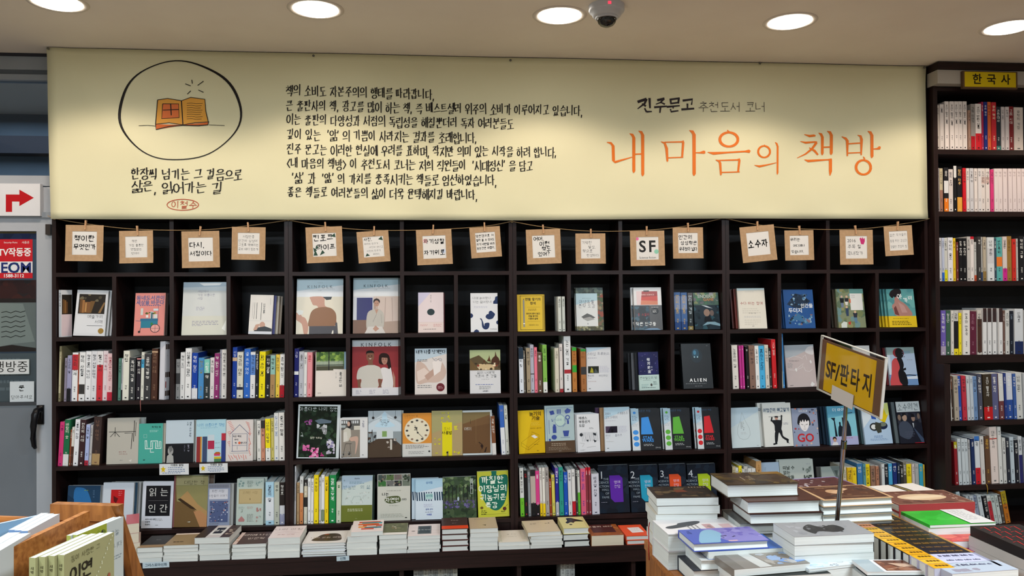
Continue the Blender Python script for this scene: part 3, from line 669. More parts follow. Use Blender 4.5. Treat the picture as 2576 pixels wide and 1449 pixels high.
for j in range(NZ+1):
    for i in range(NX+1):
        u0 = 118+(2328-118)*i/NX; u1 = 128+(2334-128)*i/NX
        pt = on_y(u0, interp(tops, u0), BY); pb = on_y(u1, interp(bots, u1), BY); t = j/NZ; p = pt.lerp(pb, t); p.z = min(p.z, CZ-0.004)
        vs.append((p.x, BY-ban_off(p.x, p.z), p.z))
for j in range(NZ):
    for i in range(NX): n = j*(NX+1)+i; fs.append((n, n+1, n+NX+2, n+NX+1))
a.mesh(vs, fs, BANNERM); ban = a.build('banner', smooth=True); tag(ban, 'wide cream cloth banner with handwritten lines and orange title', 'banner')
sol = ban.modifiers.new('thickness', 'SOLIDIFY'); sol.thickness = 0.0012; sol.offset = 1
def bwarp(p, x, y): return Vector((p.x, BY-ban_off(p.x, p.z)-0.0018-bwarp.e, p.z))
bwarp.e = 0
def ban_face():
    a = MB(); f = Face(a, (0, 0, 0), (1, 0, 0), (0, 0, -1), 10, 10, 0.55); f.warp = bwarp; return a, f
def bz(fr, x, y): p = on_y(*Q(fr, x, y), BY-0.004); return (p.x, -p.z)
OR_ = 'd96f1e'
def bstroke(f, fr, pts, ws, c, sc=None):
    P = [bz(fr, *p) for p in pts]; s = (bz(fr, pts[0][0]+100, pts[0][1])[0]-P[0][0])/100
    if isinstance(ws, (int, float)): ws = [ws]*len(pts)
    if c == OR_: ws = [q*1.22 for q in ws]
    # resample with a smooth curve
    L = []; R = []; n = len(P)
    for i, p in enumerate(P):
        q0 = P[max(i-1, 0)]; q1 = P[min(i+1, n-1)]; dx, dy = q1[0]-q0[0], q1[1]-q0[1]; d = math.hypot(dx, dy) or 1; w2 = ws[i]*s/2
        L.append((p[0]-dy/d*w2, p[1]+dx/d*w2)); R.append((p[0]+dy/d*w2, p[1]-dx/d*w2))
    f.mesh(L+R, [(i, i+1, n+i+1, n+i) for i in range(n-1)], c)
# round brush ring and open book (frame G1)
a, f = ban_face(); INK = '17120f'
cx, cy, rx, ry = 1168, 722, 394, 322
pts = []; ws = []
for k in range(73):
    t = 2*math.pi*k/72-1.2; wob = 1+0.018*math.sin(3*t+1)+0.008*math.sin(7*t)
    pts.append((cx+rx*wob*math.cos(t), cy+ry*wob*math.sin(t))); ws.append(7+11*max(0, math.cos(t+0.5))**3+11*max(0, math.cos(t-3.2))**4)
bstroke(f, 'G1', pts, ws, INK)
a.build('brush_ring', ban)
a, f = ban_face()
def bpoly(pts, c): f.poly([bz('G1', *p) for p in pts], c, False); bwarp.e += 0.0002
bpoly([(1012, 808), (1180, 812), (1355, 795), (1355, 812), (1190, 815), (1015, 843)], 'c9642a')
bpoly([(1025, 650), (1090, 640), (1180, 655), (1190, 812), (1100, 800), (1012, 808)], 'd79a3c'); bpoly([(1180, 655), (1240, 633), (1332, 645), (1338, 720), (1355, 793), (1270, 800), (1190, 812)], 'd99d3e')
bpoly([(1058, 675), (1162, 675), (1165, 765), (1052, 772)], 'cf6b34')
for l, wd in (([(1025, 650), (1090, 640), (1180, 655), (1240, 633), (1332, 645), (1338, 720), (1355, 793)], 5), ([(1025, 650), (1012, 808), (1015, 843), (1100, 822), (1190, 815), (1290, 818), (1352, 812), (1358, 790)], 6),
              ([(1180, 655), (1190, 812)], 7), ([(1012, 808), (1100, 798), (1190, 812), (1270, 797), (1355, 793)], 4), ([(1058, 675), (1162, 675), (1165, 765), (1052, 772), (1058, 675)], 5), ([(1060, 716), (1165, 712)], 6), ([(1110, 676), (1114, 750)], 7),
              ([(903, 818), (960, 815), (1010, 820)], 3), ([(1360, 812), (1462, 817)], 3)):
    bstroke(f, 'G1', l, wd, INK)
for k in range(8): bstroke(f, 'G1', [(1215, 672+k*14.5), (1245, 670+k*14.5), (1275, 674+k*14.5), (1318-k % 3*6, 672+k*14.5)], 2.6, INK)
for l in ([(1205, 545), (1240, 558)], [(1247, 518), (1250, 543)], [(1323, 527), (1285, 555)], [(1240, 590), (1218, 612)], [(1290, 585), (1323, 600)]): bstroke(f, 'G1', l, 5, INK)
a.build('open_book_drawing', ban); bwarp.e = 0
a, f = ban_face()
for (x0, y0, x1, t) in ((852, 1130, 1580, '한장씩 넘기는 그 걸음으로'), (855, 1215, 1450, '삶은, 읽어가는 길')):
    p = bz('G1', x0, y0); q = bz('G1', x1, y0+(10 if x1 > 1500 else 10)); tw = sum(adv(k) for k in t); sz = 0.058
    f.hand(p[0], p[1], sz, INK, 'l', t, 0.10, 0.07, (q[1]-p[1])/(q[0]-p[0]), (q[0]-p[0])/tw/sz, seed=5, brush=True)
p = bz('G1', 1115, 1333); f.hand(p[0], p[1], 0.042, 'b04a30', 'l', '이철수', 0.09, 0.05, seed=2)
bstroke(f, 'G1', [(1190+103*math.cos(t*math.pi/15), 1333+36*math.sin(t*math.pi/15)) for t in range(31)], 5, 'b04a30')
a.build('verse_lettering', ban)
a, f = ban_face()
LN = ["책의 소비도 자본주의의 행태를 따라갑니다.", "큰 출판사의 책, 광고를 많이 하는 책, 즉 베스트셀러 위주의 소비가 이루어지고 있습니다.", "이는 출판의 다양성과 서점의 독립성을 해칠뿐더러 독자 여러분들도",
      "깊이 있는  '앎' 의 기쁨이 사라지는 결과를 초래합니다.", "진주 문고는 이러한 현실에 우려를 표하며, 작지만 의미 있는 시작을 하려 합니다.", "<내 마음의 책방> 이 추천도서 코너는 저희 직원들이  '시대정신' 을 담고",
      " '삶' 과  '앎' 의 가치를 충족시키는 책들로 엄선하였습니다.", "좋은 책들로 여러분들의 삶이 더욱 윤택해지길 바랍니다."]
G = [(118, 320, 1240, 350), (118, 432, 2355, 475), (122, 540, 1838, 572), (125, 652, 1560, 678), (125, 762, 2160, 788), (125, 870, 1985, 892), (140, 980, 1710, 1000), (128, 1085, 1565, 1110)]
for i, (t, g) in enumerate(zip(LN, G)):
    p = bz('G2', g[0], g[1]); q = bz('G2', g[2], g[3]); tw = sum(adv(k) for k in t); sz = 0.057
    f.hand(p[0], p[1], sz, INK, 'l', t, 0.092, 0.055, (q[1]-p[1])/(q[0]-p[0]), (q[0]-p[0])/tw/sz, seed=i+3, brush=True)
a.build('handwritten_lines', ban)
a, f = ban_face()
LG = '2b2226'
for l, wd in (([(372, 408), (440, 385)], 20), ([(440, 385), (425, 420), (372, 460)], [18, 15, 7]), ([(405, 420), (435, 440)], [8, 16]), ([(462, 378), (466, 455)], [18, 12]), ([(440, 482), (480, 480)], [14, 8]), ([(425, 455), (440, 485)], [12, 12]),
              ([(520, 395), (575, 382)], 17), ([(570, 385), (545, 412), (510, 425)], [14, 10, 7]), ([(545, 410), (578, 425)], [8, 13]), ([(497, 448), (592, 440)], [15, 11]), ([(545, 445), (540, 490)], [15, 10]),
              ([(620, 388), (625, 425)], 13), ([(614, 390), (690, 380)], 14), ([(684, 380), (678, 420)], 14), ([(622, 420), (680, 412)], 12), ([(592, 445), (690, 436)], [15, 10]), ([(640, 442), (640, 458)], 10), ([(620, 460), (625, 482), (680, 474)], [12, 13, 9]),
              ([(712, 398), (785, 388), (778, 430)], [16, 16, 12]), ([(748, 420), (748, 455)], [13, 11]), ([(702, 465), (798, 458)], [16, 13])):
    bstroke(f, 'G3', l, wd, LG)
for k, (t, x) in enumerate((('추', 870), ('천', 950), ('도', 1032), ('서', 1112), ('코', 1222), ('너', 1300))):
    p = bz('G3', x, 447); f.hand(p[0], p[1], 0.058, LG, 'c', t, 0.052, 0.0, 0, 1.05, seed=3, taper=0.9)
a.build('shop_line_lettering', ban)
a, f = ban_face(); OR = 'd96f1e'
def ring(cx, cy, r1, r2, wd):
    bstroke(f, 'G3', [(cx+r1*math.cos(t*math.pi/16), cy+r2*math.sin(t*math.pi/16)) for t in range(33)], [wd*(0.8+0.35*abs(math.cos(t*math.pi/16))) for t in range(33)], OR)
Vt = lambda x, y0, y1, wd=19: (bstroke(f, 'G3', [(x-wd*1.7, y0-2), (x-wd*.6, y0+8), (x, y0+30), (x, y1-14), (x-2, y1)], [3, wd*.9, wd, wd*.95, 5], OR))
Hz = lambda x0, y0, x1, y1, wd=8: bstroke(f, 'G3', [(x0, y0), (x0+(x1-x0)*.8, y0+(y1-y0)*.8), (x1-8, y1-1), (x1, y1+2)], [wd*.8, wd, wd*1.9, wd*1.2], OR)
# nae
bstroke(f, 'G3', [(140, 712), (170, 718), (187, 740), (190, 850), (200, 862), (330, 824)], [4, 14, 18, 18, 14, 5], OR); Vt(343, 648, 943); Vt(410, 628, 968); bstroke(f, 'G3', [(350, 802), (405, 800)], 8, OR)
# ma
bstroke(f, 'G3', [(548, 708), (575, 718), (590, 760), (595, 850), (595, 860)], [4, 14, 17, 12, 6], OR); bstroke(f, 'G3', [(575, 712), (700, 710), (720, 708)], [7, 9, 16], OR); bstroke(f, 'G3', [(715, 710), (706, 826)], [14, 12], OR); bstroke(f, 'G3', [(598, 830), (714, 826)], 7, OR)
Vt(796, 625, 966, 21); bstroke(f, 'G3', [(806, 792), (840, 792), (868, 788), (880, 788)], [6, 9, 20, 14], OR)
# eum
ring(1058, 692, 68, 53, 15); bstroke(f, 'G3', [(1045, 620), (1062, 640)], [4, 14], OR); bstroke(f, 'G3', [(897, 788), (940, 797), (1050, 790), (1180, 782), (1210, 780), (1219, 785)], [3, 17, 10, 10, 20, 14], OR)
bstroke(f, 'G3', [(958, 846), (985, 855), (992, 870), (998, 955), (996, 962)], [4, 14, 15, 12, 5], OR); bstroke(f, 'G3', [(985, 850), (1120, 846), (1143, 842)], [7, 9, 15], OR); bstroke(f, 'G3', [(1138, 846), (1128, 936)], [14, 12], OR); bstroke(f, 'G3', [(1000, 940), (1140, 936)], 7, OR)
# ui
ring(1325, 783, 45, 43, 11); bstroke(f, 'G3', [(1325, 730), (1335, 744)], [3, 9], OR); bstroke(f, 'G3', [(1252, 885), (1290, 894), (1350, 882), (1418, 866)], [3, 13, 8, 4], OR); Vt(1428, 714, 955, 12)
# chaek
bstroke(f, 'G3', [(1630, 652), (1670, 664), (1705, 660), (1716, 662)], [3, 14, 13, 8], OR); bstroke(f, 'G3', [(1600, 704), (1640, 714), (1712, 708), (1728, 712)], [3, 12, 9, 12], OR); bstroke(f, 'G3', [(1724, 712), (1690, 760), (1640, 800), (1576, 830)], [15, 13, 9, 3], OR)
bstroke(f, 'G3', [(1668, 752), (1710, 775), (1736, 806)], [5, 14, 10], OR); Vt(1768, 642, 808, 17); Vt(1836, 628, 806, 19); bstroke(f, 'G3', [(1776, 748), (1828, 746)], 8, OR)
bstroke(f, 'G3', [(1632, 842), (1660, 852), (1810, 842), (1840, 840)], [3, 15, 8, 14], OR); bstroke(f, 'G3', [(1830, 838), (1830, 930), (1826, 962)], [20, 19, 5], OR)
# bang
bstroke(f, 'G3', [(1915, 668), (1945, 682), (1958, 700), (1958, 815)], [4, 15, 18, 8], OR); bstroke(f, 'G3', [(2035, 656), (2058, 664), (2065, 690), (2062, 808)], [4, 14, 17, 8], OR); bstroke(f, 'G3', [(1960, 722), (2058, 716)], 8, OR); bstroke(f, 'G3', [(1960, 792), (2058, 788)], 7, OR)
Vt(2143, 628, 830, 19); bstroke(f, 'G3', [(2150, 762), (2180, 760), (2200, 752), (2208, 754)], [6, 10, 20, 14], OR); ring(2078, 900, 55, 54, 14); bstroke(f, 'G3', [(2078, 818), (2088, 838)], [4, 12], OR)
a.build('title_lettering', ban)
for u, v in ((124, 124), (789, 141), (1284, 152), (1911, 160), (2323, 171)):
    p = on_y(u, v, BY); a = MB(); a.lathe([(0.0065, 0), (0.006, 0.003), (0.0035, 0.005), (0.0001, 0.0055)], pmat('6a6a62', 0.35, 'st', 0.6), 12, M=Matrix.Translation((p.x, BY-0.0045-ban_off(p.x, p.z), p.z)) @ Matrix.Rotation(math.pi/2, 4, 'X'))
    a.build('eyelet', ban)

# ================================================================ twine, pegs, cards
HOOKS = []
TY = -0.012
def twine(fr_pts, label):
    P = []
    for fr, x, y in fr_pts:
        p = on_y(*Q(fr, x, y), TY); P.append(p)
    # smooth
    out = []
    for i in range(len(P)-1):
        p0 = P[max(i-1, 0)]; p1 = P[i]; p2 = P[i+1]; p3 = P[min(i+2, len(P)-1)]
        for k in range(6):
            t = k/6; out.append(0.5*((2*p1)+(p2-p0)*t+(2*p0-5*p1+4*p2-p3)*t*t+(3*p1-p0-3*p2+p3)*t**3)*1.0)
    out.append(P[-1]); a = MB(); a.tube(out, 0.0017, TWINE, 5); o = a.build('twine'); tag(o, label, 'string', 'twine strung along the cases'); return o
twine([('A1', 0, 10), ('A1', 80, 40), ('A1', 380, 92), ('A1', 900, 148), ('A1', 1543, 155), ('A1', 2030, 112), ('A1', 2435, 55)], 'sagging jute twine across the door-side case')
twine([('A2', 103, 55), ('A2', 477, 118), ('A2', 967, 158), ('A2', 1567, 152), ('A2', 2087, 118), ('A2', 2362, 68)], 'sagging jute twine across the second case')
twine([('A3', 118, 72), ('A3', 455, 132), ('A3', 970, 178), ('A3', 1573, 168), ('A3', 2020, 120), ('A3', 2370, 45)], 'sagging jute twine across the third case')
twine([('A4', 150, 40), ('A4', 493, 108), ('A4', 947, 153), ('A4', 1553, 157), ('A4', 2008, 108), ('A4', 2330, 50), ('A4', 2368, 0)], 'sagging jute twine across the fourth case')
BRASS = pmat('a08a60', 0.35, 'br', 0.9)
for fr, x, y, l in (('A1', 80, 40, 'door-side end'), ('A1', 2440, 52, 'join of first and second cases'), ('A3', 118, 75, 'join of second and third cases')):
    p = on_y(*Q(fr, x, y), 0); a = MB()
    a.tube([(0, 0.004, 0), (0, -0.008, 0)], 0.0022, BRASS, 8); a.tube([(0.006*math.cos(t*math.pi/6), -0.0125, 0.006*math.sin(t*math.pi/6)) for t in range(13)], 0.0017, BRASS, 6)
    o = a.build('screw_eye', smooth=True); o.matrix_world = Matrix.Translation(p+Vector((0, 0, 0))); tag(o, 'small brass screw eye holding the twine at the '+l, 'hook', 'screw eyes for the twine')
CARDS = [
 ('A1', (180, 98), (553, 103), (564, 478), 385, 'HB .5 .3 .27 222 c 책이란;HB .52 .66 .25 222 c 무엇인가', 'first card from the door, two-word heading'),
 ('A1', (722, 163), (1060, 157), (1072, 490), 907, 'H .42 .22 .12 333 c 책은;H .5 .42 .12 333 c 가장 훌륭한;H .5 .61 .12 333 c 변함없는;H .45 .8 .12 333 c 벗이다', 'second card from the door, four faint small lines'),
 ('A1', (1356, 170), (1740, 163), (1742, 533), 1543, 'HB .36 .32 .26 222 c 다시,;HB .52 .67 .22 222 c 서점이다', 'third card from the door, bold slanted two-line note'),
 ('A1', (1857, 127), (2207, 133), (2211, 455), 2030, 'H .5 .18 .13 333 c 서점만큼;H .45 .38 .13 333 c 인간의 심성이;H .5 .57 .13 333 c 그토록 약해지는;H .45 .77 .13 333 c 곳이 어디 있는가', 'fourth card from the door, four slanting lines'),
 ('A2', (272, 130), (640, 115), (663, 478), 477, 'HB .42 .2 .27 222 c 킨포크;HB .66 .6 .25 222 c 라이프;P 2e4a3c .02 .95 .1 .7 .2 .95;P 2e4a3c .05 .8 .02 .6 .18 .72;P 2e4a3c .1 .7 .15 .5 .25 .6;P 2e4a3c .28 .95 .4 .72 .5 .85;P 2e4a3c .78 .15 .95 .02 .98 .2', 'card of the second case with green leaf sprigs and big letters'),
 ('A2', (790, 178), (1113, 155), (1138, 470), 967, 'HB .26 .13 .17 222 c 사진.;H .4 .35 .1 444 c 우리의 친구가;H .65 .52 .1 444 c 사진이 아니고;H .5 .7 .1 444 c 사진의 친구가;H .62 .87 .1 444 c 우리다.;P 2e4a3c .75 .15 .92 .02 .98 .22;P 2e4a3c .08 .95 .16 .8 .3 .92', 'card with one leaf corner and small grey lines'),
 ('A2', (1393, 157), (1753, 143), (1768, 497), 1567, 'E .12 .22 .1 .1 e8b8b8;HB .5 .25 .22 111 c 자기성찰;E .9 .7 .08 .1 c8d4e8;HB .5 .74 .22 111 c 자기위로', 'card with two very bold black lines'),
 ('A2', (1935, 135), (2243, 114), (2264, 422), 2087, 'HB .44 .17 .135 222 c 망원경으로 저;HB .5 .38 .135 222 c 멀리 볼 수 있어도;HB .5 .59 .135 222 c 자기 내면을 바라;HB .5 .79 .135 222 c 보는것은 어렵다.', 'card with four dense black lines'),
 ('A3', (270, 163), (640, 150), (654, 525), 455, 'HB .3 .15 .2 111 c 어머,;HB .55 .38 .22 111 c 이런;HB .62 .6 .2 111 c 책도;HB .5 .83 .2 111 c 있어?', 'card of the third case with stepped brush words'),
 ('A3', (803, 204), (1127, 202), (1135, 528), 970, 'H .32 .2 .17 333 c 기막힌;H .58 .42 .16 333 c 발상,;H .35 .63 .17 333 c 책으로;H .62 .85 .15 333 c 탄생하다', 'card with four stepped thin words'),
 ('A3', (1392, 180), (1769, 174), (1775, 546), 1573, 'E .05 .08 .07 .07 e070a0;E .9 .65 .1 .1 8cc8b0;TB .28 .4 .7 222 c S;TB .72 .4 .7 222 c F;T .5 .9 .13 555 c Science fiction', 'card with two giant capital letters and coloured dots'),
 ('A3', (1856, 142), (2189, 140), (2187, 468), 2020, 'HB .34 .22 .22 333 c 인간의;HB .55 .5 .2 333 c 상상력은;HB .52 .8 .2 333 c 우주보다 넓다', 'card with three thick grey lines'),
 ('A4', (300, 145), (682, 108), (711, 480), 493, 'HB .48 .5 .36 111 c 소수자', 'card with three huge brush letters'),
 ('A4', (783, 172), (1096, 167), (1112, 489), 947, 'HB .25 .2 .17 333 c 우리는;HB .5 .52 .15 333 c 어디에나;HB .42 .82 .15 333 c 있습니다.', 'card with three lines and long strokes'),
 ('A4', (1388, 167), (1748, 165), (1741, 536), 1553, 'T .28 .2 .2 444 c 2016;P c03070 .66 .12 .72 .06 .76 .14 .8 .04 .84 .14 .9 .08 .9 .24 .84 .38 .72 .36;H .42 .47 .18 444 c 주목 할;H .45 .77 .18 444 c 국내작가', 'card with a pink hand print and a year'),
 ('A4', (1862, 127), (2163, 111), (2178, 434), 2008, 'H .5 .2 .15 777 c 젊은 작가들의;H .5 .5 .14 777 c 통통 튀는 감성과;H .5 .8 .14 777 c 강렬한 문장의 힘', 'card at the far end with three pale lines')]
for i, (fr, TL, TR, BR, px, ops, lab) in enumerate(CARDS):
    yc = -0.020
    a1 = on_y(*Q(fr, *TL), yc); b1 = on_y(*Q(fr, *TR), yc); c1 = on_y(*Q(fr, *BR), yc); Wd = ((b1-a1).length+(c1-b1).length)/2
    ang = math.atan2(b1.z-a1.z, b1.x-a1.x); ctr = (a1+c1)/2
    M = Matrix.Translation(ctr) @ Matrix.Rotation(-ang, 4, 'Y')
    o = empty('hanging_card', M, 'brown kraft frame '+lab, 'card', 'kraft cards pegged on the twine')
    h = Wd/2; q = Wd*0.325; curl = 0.006 if i in (0, 1, 4) else 0.002
    a = MB(); vs = []; X = [-h, -q, q, h]; Z = [-h, -h*.82, -q, q, h]
    def cy(z): return -0.0 - curl*max(0, (-z/h))**2
    for yy in (0, 0.0012):
        for z in Z:
            for x in X: vs.append((x, cy(z)+yy, z))
    fs = []; nx = 4
    for L0 in (0, 20):
        for r in range(4):
            for c in range(3):
                if r == 2 and c == 1: continue
                n = L0+r*4+c; fs.append((n, n+1, n+5, n+4))
    per = [0, 1, 2, 3, 7, 11, 15, 19, 18, 17, 16, 12, 8, 4]
    for k in range(14): fs.append((per[k], per[(k+1) % 14], per[(k+1) % 14]+20, per[k]+20))
    inn = [9, 10, 14, 13]
    for k in range(4): fs.append((inn[k], inn[(k+1) % 4], inn[(k+1) % 4]+20, inn[k]+20))
    a.mesh(vs, fs, KRAFT); a.build('kraft_frame', o)
    a = MB(); a.box(-q*1.06, q*1.06, 0.0014, 0.002, -q*1.06, q*1.06, pmat('dedcd8', 0.7)); ins = a.build('paper_insert', o)
    b = MB(); f = Face(b, (-q, 0.0014, q), (1, 0, 0), (0, 0, -1), 2*q, 2*q, 0.6); f.ops(ops, i+2); b.build('handwriting', ins)
    # peg
    t = on_y(*Q(fr, px, {'A1': 100, 'A2': 115, 'A3': 130, 'A4': 110}[fr]), yc); t2 = M.inverted() @ t
    top = M @ Vector((t2.x, 0, h)); pz = top+Vector((0, 0, 0.004))
    g = empty('clothes_peg', Matrix.Translation(pz) @ Matrix.Rotation(random.Random(i).uniform(-.12, .12), 4, 'Y'), 'wooden clothes peg gripping the '+lab.replace(' from the door', '').split(',')[0]+(' (%s)' % ['first', 'second', 'third', 'fourth'][i % 4] if False else ''), 'clothes peg', 'wooden pegs on the twine')
    for s in (-1, 1):
        a = MB(); a.prism([(s*0.0008-0.0, -0.016), (s*0.0045, -0.016), (s*0.0052, 0.0), (s*0.0068, 0.012), (s*0.0050, 0.012), (s*0.0012, 0.002)] if s > 0 else [(s*0.0008, -0.016), (s*0.0012, 0.002), (s*0.0050, 0.012), (s*0.0068, 0.012), (s*0.0052, 0.0), (s*0.0045, -0.016)], 0, -0.0038, 0.0038, PINWOOD)
        a.build('peg_jaw', g).scale = (1, 1, 1.75)
    a = MB(); a.tube([(-0.0045, 0, 0.0), (0.0045, 0, 0.0)], 0.0016, pmat('9a9a9a', 0.3, 'st', 1), 6); a.build('spring', g)

# ================================================================ books standing spine out
spines('B1', 2, 0, 0, '''60 125 105 8f8768 m.10:.85:c9bf9c t:3a3020=문화와 책의 역사
165 190 225 8a8294
193 235 200 9a98b8 b.72:1c1c20
238 295 170 e8e8e8 m.04:.36:c22e38 t:333=인간의 서재
297 305 182 b0502e
308 368 165 e6e6e6 m.66:.86:3c3a38=책의 사람들
372 428 157 e8e8ea=책은 물이 아니다
430 485 155 dcdce0=책과 서점 이야기
487 548 155 e6e2e2 b.28:c8303a=빨간 독서
550 598 152 e2d2d6 t:a04050=여자의 독서
600 655 180 efc9cb b.82:c02a40 t:a03040=아름다운 도서관''', 1.6)
spines('B1', 2, 0, 0, '''690 740 228 5e8a7c=나의 책방 일기
742 752 230 cfcfd4 b.75:1c1c20
754 815 152 e2e0d2=책탑
820 880 220 3a3c3e=독서의 기술
890 935 228 26222a u.03:d08888=밤의 서재
940 970 165 d8d8cc m.15:.33:4aa0c8=책과 생활
972 1040 185 3a3a3c=공부의 기쁨 책
1045 1105 130 4a2f25 m.05:.08:c8a888 t:8a6a54=탐서의 시대''', 1.6, seed=1)
spines('B1', 2, 0, 0, '''1293 1335 237 8d8d8d m.35:.62:3a3a3c=서점
1340 1385 168 d9d9d9=책의 도시
1388 1450 127 e4e4e4=서점은 죽지 않는다
1455 1512 172 1740a0 b.77:d8dade t:e8e8f0=책의 정신
1518 1575 223 4a8cc4 t:8a8040=책과 길
1580 1638 238 2d3638 u.35:7ac4b4=사람과 책
1640 1682 222 dcd4d4=독서 만담
1684 1735 178 8a2f6a=책 읽는 시간
1738 1755 140 9a9aa8
1758 1815 140 e0dcd8=책으로 가는 문''', 1.2, seed=2)
spines('B1', 2, 0, 0, '''1848 1910 117 1a3f9a m.2:.27:d0b090 t:c8d0e8=서점
1913 1975 165 d5d3c6 m.76:.82:222a44=책과의 대화
1983 2045 133 2e66c0 t:c8d8f0=글 쓰는 여자
2048 2098 165 dedee0 m.06:.5:5a84c8=작가의 공간
2100 2133 150 22242a=작가란 무엇인가
2137 2197 160 eedb14 t:222=읽다 쓰다 살다
2199 2250 200 24262a=지적 생활
2252 2300 200 8fbab0 b.45:a8865a t:222=책방 길
2305 2345 190 ecc84a=작은 이야기
2348 2400 188 e8e6e4 b.72:b01c2c t:444=혼자 책 읽는 시간''', 1.2, seed=3)
spines('B1', 3, 0, 0, '''95 150 873 cf3a74 t:5a1a4a=기쁨
152 208 850 1f6b45 b.75:dcdcdc t:d8d8c8=바람의 숲
210 228 950 8a4a32
230 256 925 d8d4cc b.5:4a2a20 t:777=술집
258 305 848 e6e6ea=골목의 전쟁
310 365 850 3a2428=편지의 시대
373 412 900 a8b4dc b.88:a82a3a=건축의 말
415 438 905 b8b4b4
440 520 820 3c2e2c b.77:a88a60 t:7a5a4a=나무 이야기''', 3.2)
spines('B1', 3, 0, 0, '''2120 2160 860 dcdad4=서재 결혼
2163 2200 855 c88a70 u.2:333
2207 2258 840 eedb1e b.7:e0e0dc t:444=나만의 다락방
2262 2293 832 c8bc6a=느리게 사는
2295 2340 782 dcdcd8 t:4060a0=집 고치는 남자
2345 2402 778 e4e0da=즐거운 행복''', -0.4, seed=2)
spines('C1', 4, 0, 0, '''2205 2290 212 a8cde0 m.36:.9:dce0e4 t:334=살림의 말
2293 2345 215 b8bcae=국수
2348 2398 215 2b2422 b.55:d8d8dc b.75:9a9cb8=책으로''', 0.2)
spines('B2', 2, 1, 0, '''155 202 130 1c2068 m.47:.54:e8e8e8 t:c8c8e0=그림
205 255 160 c0c0c8 t:666=홀로 살다
258 288 167 dcdcda=나를 위한
290 340 167 e0949a t:b83038=응원''', 1.0)
spines('B2', 3, 1, 0, '''2170 2210 815 7a4e34 b.7:d8d4d0
2262 2305 705 3a66b8 b.45:e0e2e4 t:88a=삶
2308 2352 705 e0e0d2=도시 생활''', -2.6)
spines('C2', 4, 1, 0, '''130 175 90 dcdce0=자연의 집
185 212 258 a88a66
215 250 195 d8d8d4 b.35:c88050=농사
258 292 228 2a2626 m.15:.4:c8bca0 b.62:c8c4b4
297 327 215 e4e4e4=아궁이
330 357 220 dcdcdc=작은 집 짓기
360 405 180 f0d418 t:5a4a10=귀농 창업
412 432 205 c8c8c8
435 467 180 e0e0e0 m.72:.95:7a8a70=산촌
470 508 197 ecca1a t:5a4a10=시골 생활
515 582 182 1d8446 t:e8f0e8=적당히 벌고 잘 살기
588 635 255 c8ccb8 t:3a6a40=풀''', 0.6)
spines('A3', 1, 2, 0, '''625 660 885 d4d8d0=좀비사전
668 700 885 d4d8d0=좀비사전''', -0.8)
spines('B3', 2, 2, 0, '''203 250 172 dfe4ec u.25:26384a=이야기의 힘
252 272 205 6a6258
283 325 175 a09078=놀이터 생각
327 365 140 b0b0be m.6:.62:444=유리가면
368 400 168 e8788c t:7a2a3a=춤추는
402 452 225 5f4a3c=목공
460 505 140 82b852 b.78:e0e0dc=심야 식당
590 632 175 d4cdbc t:8a8070=오래된
640 675 130 d8d0cc b.93:b02a34 t:444=타투
690 762 38 dfe1e2 m.6:.67:a83038 t:555=노는 일의 기술
778 826 168 b8783c u.08:3aa03a m.4:.56:3aa03a t:7a4a20=우주전쟁
872 928 185 a46c40 u.06:2a8a3a m.42:.6:3a3a3c t:7a4a20=스타''', -0.9)
spines('C3', 4, 2, 0, '''235 283 175 dcdcd8 b.62:6fbc30=축구를 보는 이유
287 325 205 1c1c1e t:c02030=피해
330 360 225 909498
362 420 195 b8aaa0 m.0:.14:2a2a2a b.72:18181a=춤
420 464 212 d04084 b.74:18181a t:f0d0e0=셜록
468 498 172 e0dcd4 b.74:ecc818
500 530 172 e0dcd4 b.74:ecc818
535 578 168 a8a09c t:222=괴물 도감
582 605 305 9a4024
612 648 255 d8cc5c t:2a2a7a=좀비
652 690 175 2a2a90 u.15:6a50a0 b.72:b0b0b8 t:fff=재난의 기술
697 747 165 2f9686 t:1a4a48=뱀파이어
752 797 225 1c50b4 t:b0c8e8=외계인
803 845 198 d4d4d6=로봇 책
848 888 190 dcdad8 b.7:c01c2c=미래
890 913 160 3a3a3c
916 945 205 d8dcd4 b.5:64bc3a=독살
952 1010 183 d8607c t:4a3a9a=영화와 요리
1013 1040 168 8a3a42 u.15:c02030 t:ddd=조경국
1044 1072 168 8a3a42 u.15:c02030 t:ddd=조경국
1080 1167 245 ccccd8 t:445=비주얼 전설''', -1.3)
spines('B4', 2, 3, 0, '''235 298 188 e0dcd4 t:555=노동자의 길
318 340 195 c03a90 t:e8c8dc=성
343 365 190 c03a90 t:e8c8dc=성
383 412 200 1e1e20=법
418 478 190 84685c=나는 누구
482 524 195 e4e4e2=노동 여지도
530 590 195 4aaede t:1a4a6a=불편해도 괜찮아
592 632 185 d4ccc0=사람 이야기
635 658 220 3a3838 u.5:222
665 712 125 d0282e t:e8c0b8=교실 평등
735 765 195 b8beb0 t:555=숲
768 797 50 3a80c0 t:a8d0e8=장애인''', -1.9)
spines('C4', 4, 3, 0, '''1110 1148 200 c0b48e
1150 1180 215 d4d4d0
1190 1225 190 ecd830
1228 1248 230 d0d0cc
1250 1290 198 bcbcb8
1295 1335 222 d4d4d0
1338 1380 222 d8d8d4
1390 1450 138 c09460 t:8a6030=소설''', -1.2)
